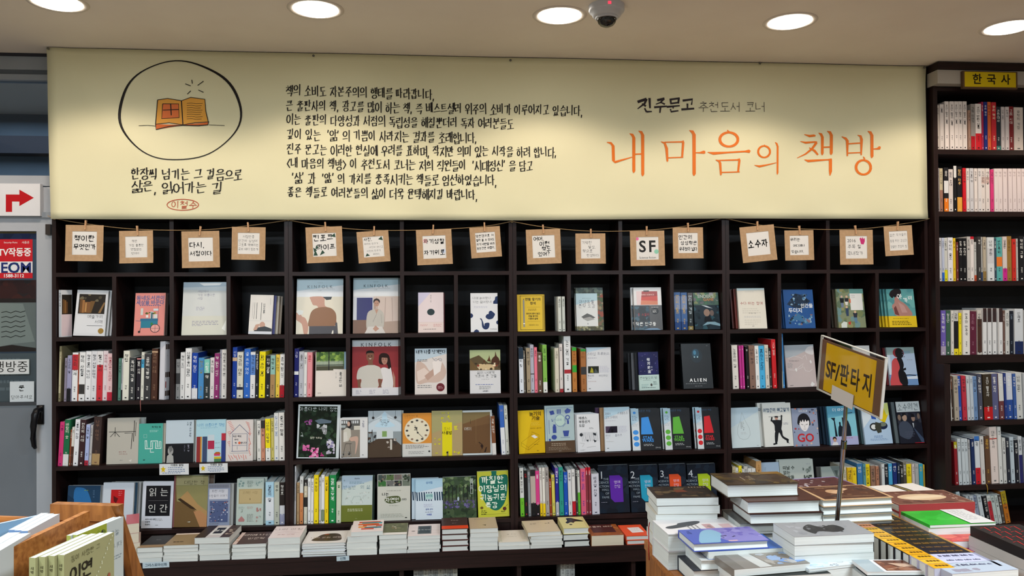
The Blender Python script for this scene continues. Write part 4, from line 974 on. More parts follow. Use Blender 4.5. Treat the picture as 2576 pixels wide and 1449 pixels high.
spines('C5', 4, 3, 0, '''222 258 205 c8c0a8
265 320 210 d8b020
325 372 210 e8c828 t:8a6a10=나목
380 440 165 3a74a4=바다
445 476 170 5a9098
480 530 172 ecd01c t:222=이문구 소설
537 588 190 94705c
592 625 195 b07a60
660 692 172 d0d4d4=빛
697 735 172 20242c=밤 이야기
739 780 165 4aa4d0 t:dde=내일
787 833 160 1e3070=레닌
840 866 160 202e48
872 903 190 30302e
907 942 150 504a42 u.25:7a766a b.7:b0b0aa
947 1002 170 ecd41c t:7a6a10=가슴에
1007 1034 170 d4c8c4
1039 1080 170 b0b0ac t:555=시
1087 1130 168 3aa2bc t:e0c040=자유
1135 1163 178 dcb840
1172 1220 175 d0d8dc=엄마를 부탁해''', -1.6, seed=5)
# history case
H0 = HX+0.03
spines('D1', 10, 4, 0, '''367 386 385 b8aea6=조선사
390 414 380 d0c8c4=실록
418 441 363 dcd4d0=조선 왕조 실록
443 468 363 dcd4d0=조선 왕조 실록
471 494 363 dcd4d0=조선 왕조 실록
497 520 363 dcd4d0=조선 왕조 실록
523 547 363 dcd4d0=조선 왕조 실록
551 565 415 a08070
570 594 378 9a9490 b.7:b81c28
598 633 377 e2dad6 b.64:cc2430 t:222=조선 반란 실록
636 647 366 a83050
649 669 366 24307a=우리 역사
671 690 366 d4683a=우리 역사
692 718 368 c03038 t:eec=우리 역사
722 748 395 28323a b.9:3a7a70=근현대사
750 768 395 ccc4c4
771 792 395 d0c8c8=한국사
795 822 393 7a2428=고려 시대
826 879 398 d4c8c0 t:555=유학의 거장
885 915 398 3a3a40
920 960 390 c8c0b8''', 0, y0=HY+0.012, z=hz[10])
spines('D1', 11, 4, 0, '''373 386 755 a09a9a
389 408 757 c4b898 b.5:9a7060
411 437 752 1e1e22 m.3:.58:d8d8d8 b.7:e07820=승자
440 466 762 d0c8c4=왕의 초대
471 488 742 1a1a1e u.25:d8d8d4
491 520 745 1a1a1e b.68:dda040 t:d8b070=왕의 하루
523 541 755 c81c28
543 560 756 d8d0cc
563 584 756 c8c8cc
588 606 757 dcd4d0
609 629 757 d4d0d0=만남
631 655 757 d8d0cc m.2:.35:c8b0a8
657 681 757 d8d0cc m.2:.35:c8b0a8
684 702 763 d03a78
705 728 758 dcd0d0 t:a09090=역사
733 757 758 dcd0d0 t:a09090=역사
761 785 758 dcd0d0 t:a09090=역사
789 811 758 dcd0d0 t:a09090=역사
814 836 758 dcd0d0 t:a09090=역사
839 862 758 dcd0d0 t:a09090=역사
865 888 758 dcd0d0 t:a09090=역사
892 930 758 6a3a30''', 0, y0=HY+0.012, z=hz[11])
spines('D1', 12, 4, 0, '''379 395 1165 c8c8cc t:222=흥망사
397 412 1165 b4bcd0 b.8:2c64c0
414 433 1165 c8c8c0 b.74:d8d020
435 464 1163 dcdce0=역사의 쓸모
466 482 1167 dcb82c t:5a4a10=칼의 길
484 495 1190 6a3030
497 519 1168 17171a=한국 현대사
522 544 1168 17171a=한국 현대사
547 566 1158 bcb8b4
569 589 1158 e0d8d4 m.0:.06:c02030=광장
592 605 1190 c0c0bc b.85:c05030
607 627 1158 3a3838=역사
630 641 1160 b8b8b4 b.8:28406a
643 661 1160 b4a894 b.78:8a7040
665 704 1162 d4d8da m.25:.6:c8c8cc=나의 문화
707 720 1168 3a4a58
722 755 1162 5aaaa8 m.45:.67:e07830=반민특위
758 783 1158 d4c8c4 b.72:c82a8a=심용환
786 812 1156 96743a t:6a4a20=삼국유사
815 836 1172 c83028=칼
838 848 1170 b8b8b4
851 879 1155 202024=역사의 그늘
884 910 1160 b0b4b8''', 0, y0=HY+0.012, z=hz[12])
spines('D2', 13, 4, 0, '''390 420 190 6a5aa8 b.8:a89ab0=한국의 역사
424 449 190 3a5a48=청소년
453 468 190 d4d0c8
471 497 190 c0beba b.24:1c1c20 b.86:e0cc28
500 515 205 ecd820
519 559 188 e0dcd6 t:333=만주와 만주국
564 604 195 5e2438 t:a07080=조선의 딸
608 634 188 c8c0b8 m.2:.95:4a3028
638 659 177 dcdcdc u.3:3a2a2a=조선
670 692 177 dcdcdc u.3:3a2a2a=조선
701 723 177 dcdcdc u.3:3a2a2a=조선
732 753 177 dcdcdc u.3:3a2a2a=조선
756 768 190 6a5048
771 795 188 ccccc8=조선 전쟁
798 820 193 1e222c t:7a8a9a=난중
824 873 180 d0d4d8 b.72:1e2c58=신채호
878 905 188 9a9a98''', 0.4, y0=HY+0.012, z=hz[13])
spines('D2', 14, 4, 0, '''432 443 575 d0ccc4
450 468 575 3a2a22 u.3:6a4a3a=조선
472 498 578 a89c8c
500 520 575 2c50a0=한국사
522 546 575 b83040
549 567 575 c0c4c8=사림
570 588 575 b8c0c8=조선
590 613 577 6a88b0
617 641 565 4a4c5c
645 696 565 3a3024 b.72:b81c20=조선 왕조사
700 735 562 5a5c80=왕릉 답사
738 766 561 6a3a3c u.6:d0d0cc=답사기
769 782 561 2a3a7a
785 820 558 2a4a90 u.58:c8ccd8=문화유산
823 841 562 3a5a9a
843 879 555 ccccc8
884 915 560 b8bcc0''', -1.9, y0=HYL+0.012, z=hz[14])
spines('D2', 15, 4, 0, '''477 495 963 8a2028 u.15:a8a020=일제
498 516 945 c0c8cc=역사 신문
519 537 945 c0c8cc=역사 신문
540 558 945 c0c8cc=역사 신문
561 573 950 a8a8a8
578 597 945 1e2e58=금강
601 630 930 d0d4d8 u.1:3a70b8 b.66:c01c28=한국
633 655 930 ccc8c4=통사
660 688 928 5f4432 t:d0a040=동학사
693 735 875 dcccc4 m.2:.22:c03a30 t:666=대한민국사
738 757 875 d4d4d0=국사
762 781 940 c8c8c4
785 803 940 2a2e38=장준하
809 832 935 b8c4cc=해방 전후
837 856 952 22242c
859 879 930 c4c8cc b.4:2a2a60
884 910 940 888c90''', -2.1, y0=HYL+0.012, z=hz[15])
spines('C5', 16, 4, 0, '''1560 1600 490 b0c0c4 m.3:.6:d0d8d8
1620 1650 560 a02830
1665 1695 540 b0b8bc
1700 1740 540 b4bcc4=왕
1750 1790 535 8a94a8
1795 1840 530 c0c8cc=국사
1850 1890 540 1e2024
1895 1935 535 c8ccc8 b.2:b02a34
1940 1980 535 b0bcb8=마을
1985 2020 530 b8c0bc
2030 2060 525 4a4440
2065 2120 485 b06820 u.4:a89020''', -10, y0=HYL+0.012, z=hz[16])

# ================================================================ books facing out : second shelf
KF = 'R 0 0 1 .33 a6c0cc;P d8dde2 0 .33 0 .22 1 .12 1 .33;T .5 .075 .018 3a4a54 c VOLUME ONE;T .5 .145 .094 1e2c3c c K I N F O L K;R .18 .19 .82 .193 6a808c;T .5 .215 .02 3a4a54 c 더 깊은'
face('A1', 1, 0, 257, 577, 775, 'd8dade', 'R .08 .09 .92 .52 2a241e;N .08 .09 .92 .25 8 .06 4a4436,6a624c;R .12 .20 .2 .50 6a4a2c;R .2 .22 .27 .5 9a6c40;R .27 .26 .45 .5 7a5434;R .29 .28 .34 .48 b08450;P 8a6a44 .72 .5 .88 .26 .92 .28 .8 .5;P 6e522f .45 .24 .6 .24 .5 .5 .45 .5;H .9 .58 .12 555 r 예술가의;H .9 .69 .12 555 r 서재;R .4 .775 .9 .782 333;W .03 .54 .97 .96 .004 bbb;E .86 .89 .09 .06 9a7a38', 'white book with photo of old brown volumes and gold seal', T=0.017, copies=3, cdx=0.008, side=1.8)
o = face('A1', 1, 0, 118, 252, 765, 'dcdee2', 'R .05 .1 .98 .52 2a241e;R .12 .2 .3 .5 6a4a2c;R .3 .22 .45 .5 8a6238;R .45 .25 .6 .5 5e4028;R .03 .52 .98 .98 e0ccd0', 'white book turned aside beside its twin', T=0.017, back=3, y0=0.03, sart='V .5 .06 .4 .6 555 예술가의 서재')
o.matrix_world = Matrix.Translation((0.041, 0.014, SZ[1]+0.001)) @ Matrix.Rotation(math.radians(66), 4, 'Z')
face('A1', 1, 0, 868, 1175, 798, 'd98a82', 'TB .5 .115 .17 4a6090 c 동네도서관이;TB .5 .225 .17 4a6090 c 세상을 바꾼다;'+''.join('P 4a6090 %.2f .285 %.2f .285 %.2f .31;' % (.15+.072*k, .22+.072*k, .185+.072*k) for k in range(10))+'R .2 .36 .28 .52 c8ccc8;R .2 .60 .78 .66 2f6a8c;R .22 .66 .78 .82 2c7890;L .012 2a5a78 .05 .65 .22 .66;L .01 2a5a78 .78 .3 .78 .66;R .38 .52 .46 .58 e0e0dc;R .52 .44 .62 .60 b8c8c8;R .55 .46 .6 .6 3a5a6a;R .64 .5 .76 .6 d0d4d0;N .35 .45 .75 .5 6 .04 8a8a30,4a5a2a;R .55 .70 .62 .76 3a7a40;R .62 .37 .78 .42 c8d4dc;E .70 .83 .16 .10 2a2a34;E .70 .83 .14 .088 e0a098;L .01 334 .56 .83 .84 .83;L .01 334 .70 .74 .70 .92;L .015 334 .22 .82 .2 .9;E .18 .91 .04 .025 222', 'salmon pink book with a blue book cart drawing', T=0.016, copies=1, cdx=0.006, ccol=['3a2420'])
face('A1', 1, 0, 1353, 1822, 688, 'cfd3d2', 'R 0 0 1 .14 a8bccc;P c8d4dc 0 .14 0 .1 1 .08 1 .17;P eef2f4 .35 .02 .85 .02 .8 .06 .45 .07;T .32 .175 .062 99a l 세상에서;T .32 .245 .062 99a l 가장 아름다운;T .32 .31 .062 99a l 서점;K .3 .47 .22 3 .025 aab;R 0 .64 1 1 d2d3c8;K .22 .735 .6 3 .03 99a;K .22 .82 .3 1 .02 99a;P f2f4f0 .88 .88 .97 .72 .96 .93', 'large shrink-wrapped pale book with tiny grey type', T=0.014, rough=0.16, cat='book')
face('A1', 1, 0, 2030, 2265, 820, 'd6d2cc', 'L .006 444 .12 .2 .12 .6;L .012 333 .2 .2 .2 .62;L .02 333 .3 .2 .3 .62;L .02 333 .5 .2 .5 .64;V .62 .22 .48 .1 333 지적자본론;L .01 999 .88 .08 .88 .25;R 0 .66 1 .665 bbb;E .58 .77 .12 .085 b8907c;P 1e1e22 .12 1 .35 .84 .7 .80 1 .86 1 .93 .9 1;P b8907c .2 .9 .3 .76 .46 .74 .44 .8 .34 .9;R 0 .93 1 1 c8ccd4', 'small cream book with vertical title and resting man photo', T=0.012, back=10, side=1.5, copies=3, cdx=0.013, ccol=['20206a', 'b8b0a0', '8a7a68'])
face('A2', 1, 1, 178, 652, 652, 'd2cfc6', KF+';R 0 .33 1 1 d6d0be;P b98a74 .3 .33 .58 .33 .6 .42 .62 .50 .75 .56 .6 .66 .5 .6 .45 .5 .36 .48 .33 .44 .3 .38;P 1c1818 .56 .33 .76 .33 .74 .38 .64 .39;P 85582e .28 .72 .34 .58 .5 .52 .72 .53 .84 .62 .86 .76 .82 .86 .3 .88;P b98a74 0 .62 .06 .6 .12 .68 .2 .72 .26 .86 .24 1 .17 1 .12 .82 0 .74;P d8dcd8 0 .6 .05 .56 .15 .58 .14 .64 .06 .66;R .28 .86 .86 1 3a3438;P 3a3438 .84 .80 .88 .80 .90 1 .84 1;P e0dcd0 .76 1 .78 .94 .8 .94 .8 1', 'portrait magazine with the back of a woman in brown', T=0.009, hard=False, cat='magazine', rough=0.25)
face('A2', 1, 1, 755, 1213, 643, 'd8d6d4', KF+';R 0 .34 1 1 a89488;R 0 .34 .45 .8 c8ccd4;R .08 .36 .43 .76 34346a;P c8b8b0 .45 .34 1 .34 1 .78 .62 .8 .5 .5;L .01 8a7a74 .52 .36 .55 .76;L .012 a09088 .72 .36 .70 .8;L .012 a89890 .86 .36 .88 .8;R 0 .76 .3 1 7a5c4c;E .52 .43 .075 .055 2a2020;E .52 .465 .058 .055 b08a78;E .5 .462 .009 .005 2a2020;E .54 .462 .009 .005 2a2020;R .505 .49 .537 .493 8a4a48;P b4b0a8 .3 .9 .32 .64 .46 .57 .58 .57 .68 .66 .68 .88 .6 .9 .4 .92;P c8c4c0 .26 1 .34 .88 .64 .88 .72 1;P b08a78 .48 .57 .56 .57 .52 .66;P b08a78 .44 .92 .5 .86 .58 .92 .5 .97;L .006 777 .52 .66 .44 .8;L .006 888 .62 .66 .64 .82', 'portrait magazine with a seated woman in white robe', T=0.009, cat='magazine', rough=0.25, copies=2, cdx=0.012)
face('A2', 1, 1, 1417, 1675, 792, 'dccfd2', 'P c8c4dc 0 0 .5 0 0 .35;V .5 .06 .3 .05 888 백년의 고독;E .5 .49 .15 .082 3a4a50;E .5 .49 .13 .07 2e3c40;R 0 .74 1 1 dcccc8;R 0 .74 1 .744 c4b4b4;K .08 .80 .36 2 .025 c89090;K .6 .79 .34 3 .025 c89090;K .2 .91 .6 1 .03 666', 'narrow pale pink book with a dark round spot', T=0.013, copies=1, cdx=0.006, ccol=['5a2c34'])
face('A2', 1, 1, 1950, 2225, 798, 'dcdee2', 'H .42 .13 .1 444 c 나에 늙어왔나;H .44 .23 .1 444 c 나는 젊어왔네;K .13 .34 .6 2 .03 bbc;P 24345c .84 .28 .84 .22 .9 .18 .92 .1 1 .08 1 .28;P 24345c .55 .62 .6 .55 .66 .54 .68 .48 .76 .46 .84 .5 .9 .55 .85 .62 .8 .66 .66 .68;P 24345c .34 .66 .4 .66 .46 .76 .5 .85 .52 .78 .68 .77 .67 .88 .6 .93 .5 .93 .42 .87 .4 .72;E 0 .58 .09 .06 24345c;P 24345c .1 1 .15 .95 .22 .93 .3 .97 .3 1;E 1 .76 .06 .05 24345c;T .84 .93 .05 444 c 천년의상상', 'white book with navy pipe and smoke cloud drawing', T=0.013)
face('A3', 1, 2, 182, 465, 868, 'd4b434', 'W .11 .03 .98 .96 .014 1a1a14;P 8a8a86 .22 .17 .25 .1 .28 .17 .28 .88 .22 .88;P 1a1a14 .235 .14 .25 .1 .265 .14;R .22 .78 .28 .8 fff;TB .6 .13 .125 1a1a14 c 연필 깎기의;TB .6 .24 .125 1a1a14 c 정석;R .38 .34 .88 .343 6a5a18;K .42 .39 .4 2 .035 8a7418;TB .6 .52 .075 1a1a14 c 장인의 혼이 담긴;TB .6 .59 .075 1a1a14 c 연필 깎기의;TB .6 .66 .075 1a1a14 c 이론과 실제;R .38 .73 .88 .733 6a5a18;T .62 .83 .06 1a1a14 c 데이비드 리스', 'bright yellow book with a pencil drawing', T=0.016, copies=1, cdx=0.010, hard=True)
face('A3', 1, 2, 820, 1115, 795, '4a524c', 'N 0 0 1 .14 30 .1 3a4a48,5a6a60,2e3a38;N .75 .14 1 .9 40 .1 5a6048,6e5a44,8a7a60,8a4a3a,4a5a38;N 0 .88 1 1 50 .08 6a6648,8a8a6a,4a4a34;R 0 .135 .79 .9 d0d4d4;P a8c4d0 0 .135 .79 .135 .79 .3 0 .4;T .4 .25 .03 445 c 발자국과 흔적으로 찾는;H .4 .33 .135 445 c 야생동물;H .4 .43 .135 445 c 흔적 도감;P 5a5c5c .18 .68 .4 .6 .55 .64 .7 .7 .6 .72 .3 .74;P 9a9c9a .22 .72 .5 .68 .68 .74 .4 .78;H .42 .84 .06 445 c 돌', 'field guide with a white panel and small animal sketch', T=0.02, copies=1, cdx=-0.004)
face('A3', 1, 2, 1450, 1750, 792, 'd8d8d8', 'P c04030 .1 .09 .86 .09 .86 .41 .1 .41;P c87858 .1 .3 .86 .32 .86 .41 .1 .41;P 9a3028 .1 .09 .86 .09 .86 .2 .1 .24;P d8c0c0 .1 .09 .3 .09 .24 .41 .1 .41;R .36 .07 .56 .1 2a2a2a;T .5 .17 .07 e8c8c0 c HARD SCIENCE;R 0 .42 1 1 2a2e34;R .55 .42 1 1 4a4a4c;N 0 .45 .55 1 22 .09 2a4454,182028,3a5868;P 14181c .15 .5 .3 .46 .42 .55 .4 .8 .2 .8;T .33 .64 .1 b02a30 c 존 스칼지;HB .33 .86 .13 d8dcdc c 작은 친구들;E .75 .56 .13 .075 141414;K .66 .53 .18 3 .025 ccc;K .62 .46 .3 1 .03 aaa;P 6888a8 .3 1 .5 .96 .8 .96 .95 1', 'white and black book with red sunset panel', T=0.018, copies=1, cdx=-0.012, rough=0.22)
for k in range(2):
    pass
spines('A3', 1, 2, 0, '''1880 1948 840 4a6a9c m.1:.45:7a90b8 b.78:2c4a80 t:d0b060=엔더의 그림자
1955 2022 842 4a6a9c m.1:.45:7a90b8 b.78:2c4a80 t:d0b060=엔더의 그림자
2030 2085 845 2c3438 u.22:5a5a60 b.9:8a7a48 t:b8c8d0=엔더의 게임''', -1.2, seed=4)
face('A3', 1, 2, 2098, 2372, 848, '22303a', 'R 0 0 1 .34 4a6458;N 0 0 1 .3 24 .1 4a7a58,7a8460,6a6a70,48605c,8a8a90;TB .5 .1 .17 a8b4a8 c ENDER\'S;TB .6 .19 .15 b07a50 c GAME;T .55 .27 .12 30404c c 엔더의 게임;N 0 .36 1 1 26 .1 1a2830,2c4c58,14202a;E .5 .55 .12 .1 8a7468;E .7 .56 .08 .08 6a5c58;P 7a9cac .3 .9 .5 .8 .8 .8 1 .86 1 .92 .6 .86;P 14181e .4 .66 .6 .64 .7 .8 .38 .8;P c0ccd4 .3 .34 .5 .36 .75 .44 .5 .4', 'dark blue film cover book with large silver title', T=0.016, rough=0.16, side=-0.5)
face('A4', 1, 3, 305, 603, 802, 'd8d4c8', 'P c8dce0 0 0 1 0 1 .04 0 .06;K .3 .085 .4 1 .02 bbb;T .5 .375 .125 9a3a38 c 수다 떠는 장애;K .15 .5 .7 3 .05 c8c4b8;T .5 .62 .05 666 c 박기범 지음;K .2 .69 .6 2 .03 bbb;K .2 .78 .6 3 .05 c8c4b8;T .5 .94 .04 666 c 울력', 'plain cream book with a rust coloured title', T=0.02, copies=2, cdx=-0.012, ccol=['6a2418', '4a1c18'], back=10)
face('A4', 1, 3, 803, 1125, 815, '24508c', 'P 1c2e44 .1 .38 .4 .1 .62 .14 .9 .3 .6 .5 .3 .46;N .2 .12 .8 .4 26 .05 4a78a0,16202c,88a8c0,2c4460;TB .36 .54 .17 d8e0e8 c 두더지;TB .76 .42 .15 d8e0e8 c 인간들;P 3a6a94 .1 .8 .42 .6 .9 .86 .7 .9 .4 .78 .2 .84;N .12 .64 .95 .92 30 .05 5a88a8,1c2c3c,7a6470,88a8c0', 'royal blue book with an angled city block collage', T=0.014, copies=2, cdx=-0.005, back=9)
face('A4', 1, 3, 1375, 1672, 808, '7a8468', 'N 0 0 1 1 60 .13 6e7a54,5a6e58,8a8a60,6a8a8a;R .5 0 1 .12 5a8a88;R .5 .12 .95 .55 d4d6d4;T .54 .17 .05 667 l 한강의;T .54 .22 .05 667 l 소년이;E .2 .2 .04 .03 c8a890;P 1c2024 .12 .24 .28 .24 .26 .36 .14 .36;P 6a7a94 .15 .36 .25 .36 .24 .48 .16 .48;E .38 .2 .04 .03 c8a890;P 2a2a34 .3 .24 .45 .24 .42 .34 .32 .34;P d0d0cc .3 .33 .42 .33 .4 .42 .32 .42;P c86848 .46 .26 .52 .26 .52 .36 .46 .36;P 30405c .3 .5 .42 .5 .4 .7 .32 .7;E .35 .47 .04 .03 c8a890;P 2a2e3c .56 .62 .72 .62 .7 .74 .58 .74;P 5a7a94 .58 .74 .7 .74 .69 .88 .6 .88;E .64 .6 .04 .03 c8a890;P c8d0cc .1 .9 .2 .84 .32 .86 .3 1 .1 1;P b03a30 .36 .86 .46 .84 .44 .92 .38 .92', 'green crowd painting cover with a pale text panel', T=0.016, copies=2, cdx=-0.010, back=9, ccol=['4a4034', '3a342c'])
face('A4', 1, 3, 1925, 2222, 808, '5a9a9c', 'N 0 0 1 .7 18 .2 5a9498,68a6a6,4c8a90;P 1e1c20 .1 .16 .16 .06 .3 0 .5 0 .54 .1 .48 .2 .36 .26 .26 .2 .2 .24;P a87c74 .28 .24 .4 .2 .46 .3 .62 .38 .76 .5 .86 .7 .3 .7 .2 .56 .16 .44 .26 .36;P 6a3c3c .24 .66 .22 .5 .3 .44 .4 .7;P b8908a .4 .34 .6 .44 .7 .62 .5 .62;HB .48 .2 .2 e8ecec c 아;HB .68 .3 .18 e8ecec c 가;HB .86 .24 .15 e8ecec c 미', 'teal book with a woman\'s bare back and yellow band', T=0.014, copies=3, cdx=-0.010, back=9, band=(0.71, 'd8b820', 'K .15 .2 .7 1 .1 7a6810;K .1 .45 .75 3 .14 4a3c08'))
# third shelf
face('B2', 2, 1, 375, 687, 165, 'dcd4cc', 'R .02 0 1 .42 5a7a3a;N .02 0 1 .25 40 .09 6a8a3a,4a6a2c,8aa84a,3a5a28;R .02 .22 .9 .36 8a9a80;'+''.join('R %.3f .2 %.3f .34 b8c0b0;' % (.05+.045*k, .065+.045*k) for k in range(19))+'R .02 .32 1 .43 4a4a38;R .42 0 .45 .42 1c1c1c;R .02 .29 1 .305 1c1c1c;R .93 0 1 .42 88a4b8;P dcd4cc 0 .42 .58 .42 .58 .39 1 .4 1 1 0 1;V .82 .46 .82 .1 444 홀가분한 삶;V .67 .46 .7 .04 999 집과 사물;K .08 .92 .12 1 .03 555', 'cream book with a green garden window photo', T=0.013, back=5)
face('B2', 2, 1, 747, 1217, 42, 'd8d4d2', 'R 0 0 1 .11 b8bec4;T .52 .085 .115 2a2a34 c K I N F O L K;R 0 .12 1 .86 8a3438;P 94373a 0 .5 .2 .45 1 .5 1 .86 0 .86;E .39 .30 .085 .10 7a5444;P 1c1614 .3 .27 .31 .21 .38 .19 .46 .21 .48 .28 .46 .24 .33 .24;P 7a5444 .35 .38 .44 .38 .46 .48 .34 .48;P c4c0b8 .14 .52 .3 .46 .36 .455 .44 .455 .5 .46 .62 .52 .66 .7 .56 .71 .55 .86 .2 .86 .2 .71 .1 .7;P 7a5444 .11 .71 .19 .71 .18 .86 .13 .86;P 7a5444 .57 .71 .64 .71 .64 .86 .58 .86;P 2a1a18 .58 .42 .58 .3 .62 .25 .7 .24 .78 .27 .82 .36 .86 .6 .86 .72 .8 .66 .76 .45 .66 .45;E .7 .36 .065 .09 a87c6c;P 2a1a18 .62 .32 .62 .27 .76 .27 .78 .33;E .642 .30 .0 .0 000;P d8d4d4 .62 .53 .7 .5 .8 .53 .84 .52 .88 .86 .64 .86 .66 .7;P a87c6c .88 .56 .93 .68 .93 .86 .89 .86;R 0 .86 1 1 d4d2d6;K .08 .90 .14 4 .02 99a;K .37 .90 .14 4 .02 99a;K .66 .90 .14 4 .02 99a;E .36 .29 .012 .008 1c1614;E .42 .29 .012 .008 1c1614;P e0dcd8 .36 .335 .42 .335 .39 .35;E .67 .35 .012 .007 1c1614;E .73 .35 .012 .007 1c1614;P 9a4a4c .68 .395 .73 .395 .705 .408', 'portrait magazine with a smiling couple on red ground', T=0.009, back=4, cat='magazine', rough=0.25, copies=2, cdx=0.009)
face('B2', 2, 1, 1383, 1708, 130, 'd8d0cc', 'P b8c8d4 0 0 1 0 1 .12 0 .3;HB .52 .075 .13 3a4048 c 내가 나를 낫게한다;P c8b0a4 .06 .3 .3 .34 .5 .5 .7 .25 .85 .3 .98 .5 .9 .66 .7 .74 .4 .74 .06 .75;P dccac0 .06 .5 .3 .42 .45 .52 .3 .66 .1 .72;P b89a8c .3 .6 .55 .46 .8 .36 .84 .4 .6 .58 .4 .7;P e4dcd8 .55 .3 .7 .24 .85 .3 .8 .5 .6 .6;L .01 555 .55 .2 .6 .25 .7 .26 .76 .22;E .66 .25 .05 .03 8a9098;E .8 .25 .05 .03 8a9098;E .66 .25 .04 .022 d0c8c8;E .8 .25 .04 .022 d0c8c8;K .08 .24 .4 2 .03 666;K .08 .8 .5 2 .04 888;E .8 .85 .13 .09 6a2c34;K .72 .83 .16 2 .03 c8a0a4', 'pale book with praying hands, glasses and maroon seal', T=0.014, back=5, rough=0.22)
face('B2', 2, 1, 1942, 2253, 145, 'd4d4d6', 'R 0 0 1 .47 5a4c34;P a8b488 0 0 1 0 1 .25 .6 .3 .3 .12 0 .2;P 4a2c1c .7 .26 .76 .18 .82 .14 .84 .04 .88 .14 .95 .2 .98 .3 .9 .36 .76 .34;P 5a3a24 .56 .26 .62 .18 .64 .12 .66 .2 .7 .28;P 5a3a24 .42 .28 .48 .22 .52 .3;P c8b088 .3 .32 .8 .34 .8 .46 .3 .46;N .05 .3 1 .46 22 .05 e0d0b0,4a3828,8a3a28,3c3020;P 6a5434 0 .2 .12 .3 .3 .46 0 .46;H .52 .525 .1 555 c 삶이 나에게;H .52 .605 .1 555 c 가르쳐 준 것들;K .38 .67 .3 1 .02 999;K .18 .79 .7 1 .03 5a6aa8;K .3 .83 .4 4 .022 999;TB .5 .95 .05 334 c 나무생각', 'white book with a sunrise photo of temple domes', T=0.014, back=5)
face('B3', 2, 2, 930, 1195, 170, 'd6d8dc', 'P b4ccdc 0 0 .9 0 0 .12;H .46 .15 .13 667 c 스타십 트루퍼스;K .06 .235 .45 1 .03 99a;R .06 .43 .5 .59 22261e;P a8a030 .14 .57 .2 .45 .26 .5 .28 .58;P 4a5454 .3 .58 .36 .48 .48 .58;K .53 .43 .4 6 .026 bbc;H .38 .65 .09 667 c 로버트 A 하인라인;K .06 .7 .16 1 .02 99a;K .06 .77 .4 1 .03 b8a8a8;K .08 .935 .08 1 .03 444', 'white book with one small dark picture', T=0.02, back=3, y0=0.025)
face('B3', 2, 2, 1500, 1715, 222, '1c2050', 'N 0 0 1 .6 14 .2 1c1c4c,24245c;TB .5 .2 .16 d0d4dc c 銀;TB .51 .3 .16 d0d4dc c 河;TB .52 .41 .16 d0d4dc c 鉄;TB .53 .52 .16 d0d4dc c 道;T .66 .4 .08 c8ccdc c 夜;T .66 .47 .08 c8ccdc c 話;'+''.join('E %.2f %.2f .008 .005 dde;' % (x, y) for x, y in ((.2, .1), (.8, .08), (.85, .3), (.15, .35), (.1, .5), (.9, .5), (.35, .06), (.3, .5), (.9, .12), (.2, .22)))+'', 'navy starry book with a mint paper band', T=0.014, back=5, side=-1.0, band=(0.6, 'b4ccc8', 'H .38 .2 .13 344 c 은하철도의 밤;K .2 .34 .45 1 .04 566;K .7 .45 .2 3 .08 566;E .6 .66 .05 .09 444;K .1 .62 .4 2 .1 8aa;K .1 .82 .8 1 .08 455'), copies=3, cdx=-0.016, ccol=['16181e', '5a5c62', '16181e'])
face('B3', 2, 2, 1975, 2297, 138, '15181c', 'E .5 .27 .2 .16 16232c;E .48 .22 .12 .1 23485c;E .45 .2 .05 .05 4a88a8;E .43 .3 .02 .018 9ac0cc;E .54 .3 .02 .018 9ac0cc;T .5 .81 .15 e4e6e8 c A L I E N;TB .5 .81 .15 e4e6e8 c A L I E N;K .08 .885 .85 1 .03 6a7074;K .38 .94 .3 1 .02 7a7e82;T .88 .05 .03 aaa c 창비', 'black book with blue glow and wide spaced white title', T=0.03, back=11, copies=0, y0=0.02, sart='V .5 .06 .6 .4 b8bcc0 에이리언')
face('B4', 2, 3, 823, 1140, 190, 'b8acac', 'P a4acb4 0 0 1 0 1 .06 .3 .28 0 .3;L .008 dcdcdc .1 .32 .3 .26 .5 .3 .6 .34;L .008 dcdcdc .6 .3 .7 .24 .74 .36;L .008 dcdcdc .1 .58 .3 .6 .5 .5 .6 .44 .55 .54 .4 .58;P cccacc .7 .16 .8 .06 .98 .04 .96 .1 .99 .16 .96 .24 .8 .22;L .008 dcdcdc .6 .52 .66 .62 .8 .64 .9 .58;P d4d4d4 .82 .4 .86 .36 .9 .42 .86 .46;P d4d4d4 .78 .96 .84 .88 .94 .94 .84 1;H .3 .38 .05 666 c 한겨레 애호가;K .06 .43 .2 4 .03 999;K .1 .95 .1 1 .03 444;P d8d8d8 .3 .58 .34 .54 .38 .6 .34 .64', 'greyish pink shrink-wrapped book with white line hands', T=0.014, back=8, rough=0.2, side=-1)
face('B4', 2, 3, 1560, 1740, 195, 'd4d4d4', 'H .6 .1 .1 333 c 한낮;T .3 .5 .1 555 c 소설', 'white book half hidden by the yellow standing sign', T=0.014, back=8)
face('B4', 2, 3, 1937, 2238, 215, 'c0ccd8', 'P 8aa0a0 0 0 1 0 1 .2 0 .2;R .5 .1 .85 .28 7a98a8;P a0b4cc .1 .2 1 .16 1 .75 .1 .75;R 0 .72 1 1 6a8cb8;L .03 20262c .5 .74 .72 .73 .95 .75;P c8d4e0 .5 .78 1 .76 1 .84 .5 .84;E .42 .15 .2 .13 8a2c34;E .45 .16 .15 .14 15161a;P 15161a .35 .28 .5 .28 .56 .45 .52 .6 .6 .72 .6 1 .2 1 .2 .5;P b8484c .16 .36 .3 .28 .38 .4 .4 .55 .32 .68 .34 .9 .4 1 .0 1 .08 .7 .12 .5;P 15161a .46 .58 .62 .54 .62 .6 .5 .62;K .55 .12 .1 3 .06 556;K .7 .33 .2 1 .03 889', 'red and black figure on a pale sea cover', T=0.014, back=12, copies=2, cdx=-0.012, ccol=['5a1c20', '2a1a1c'])
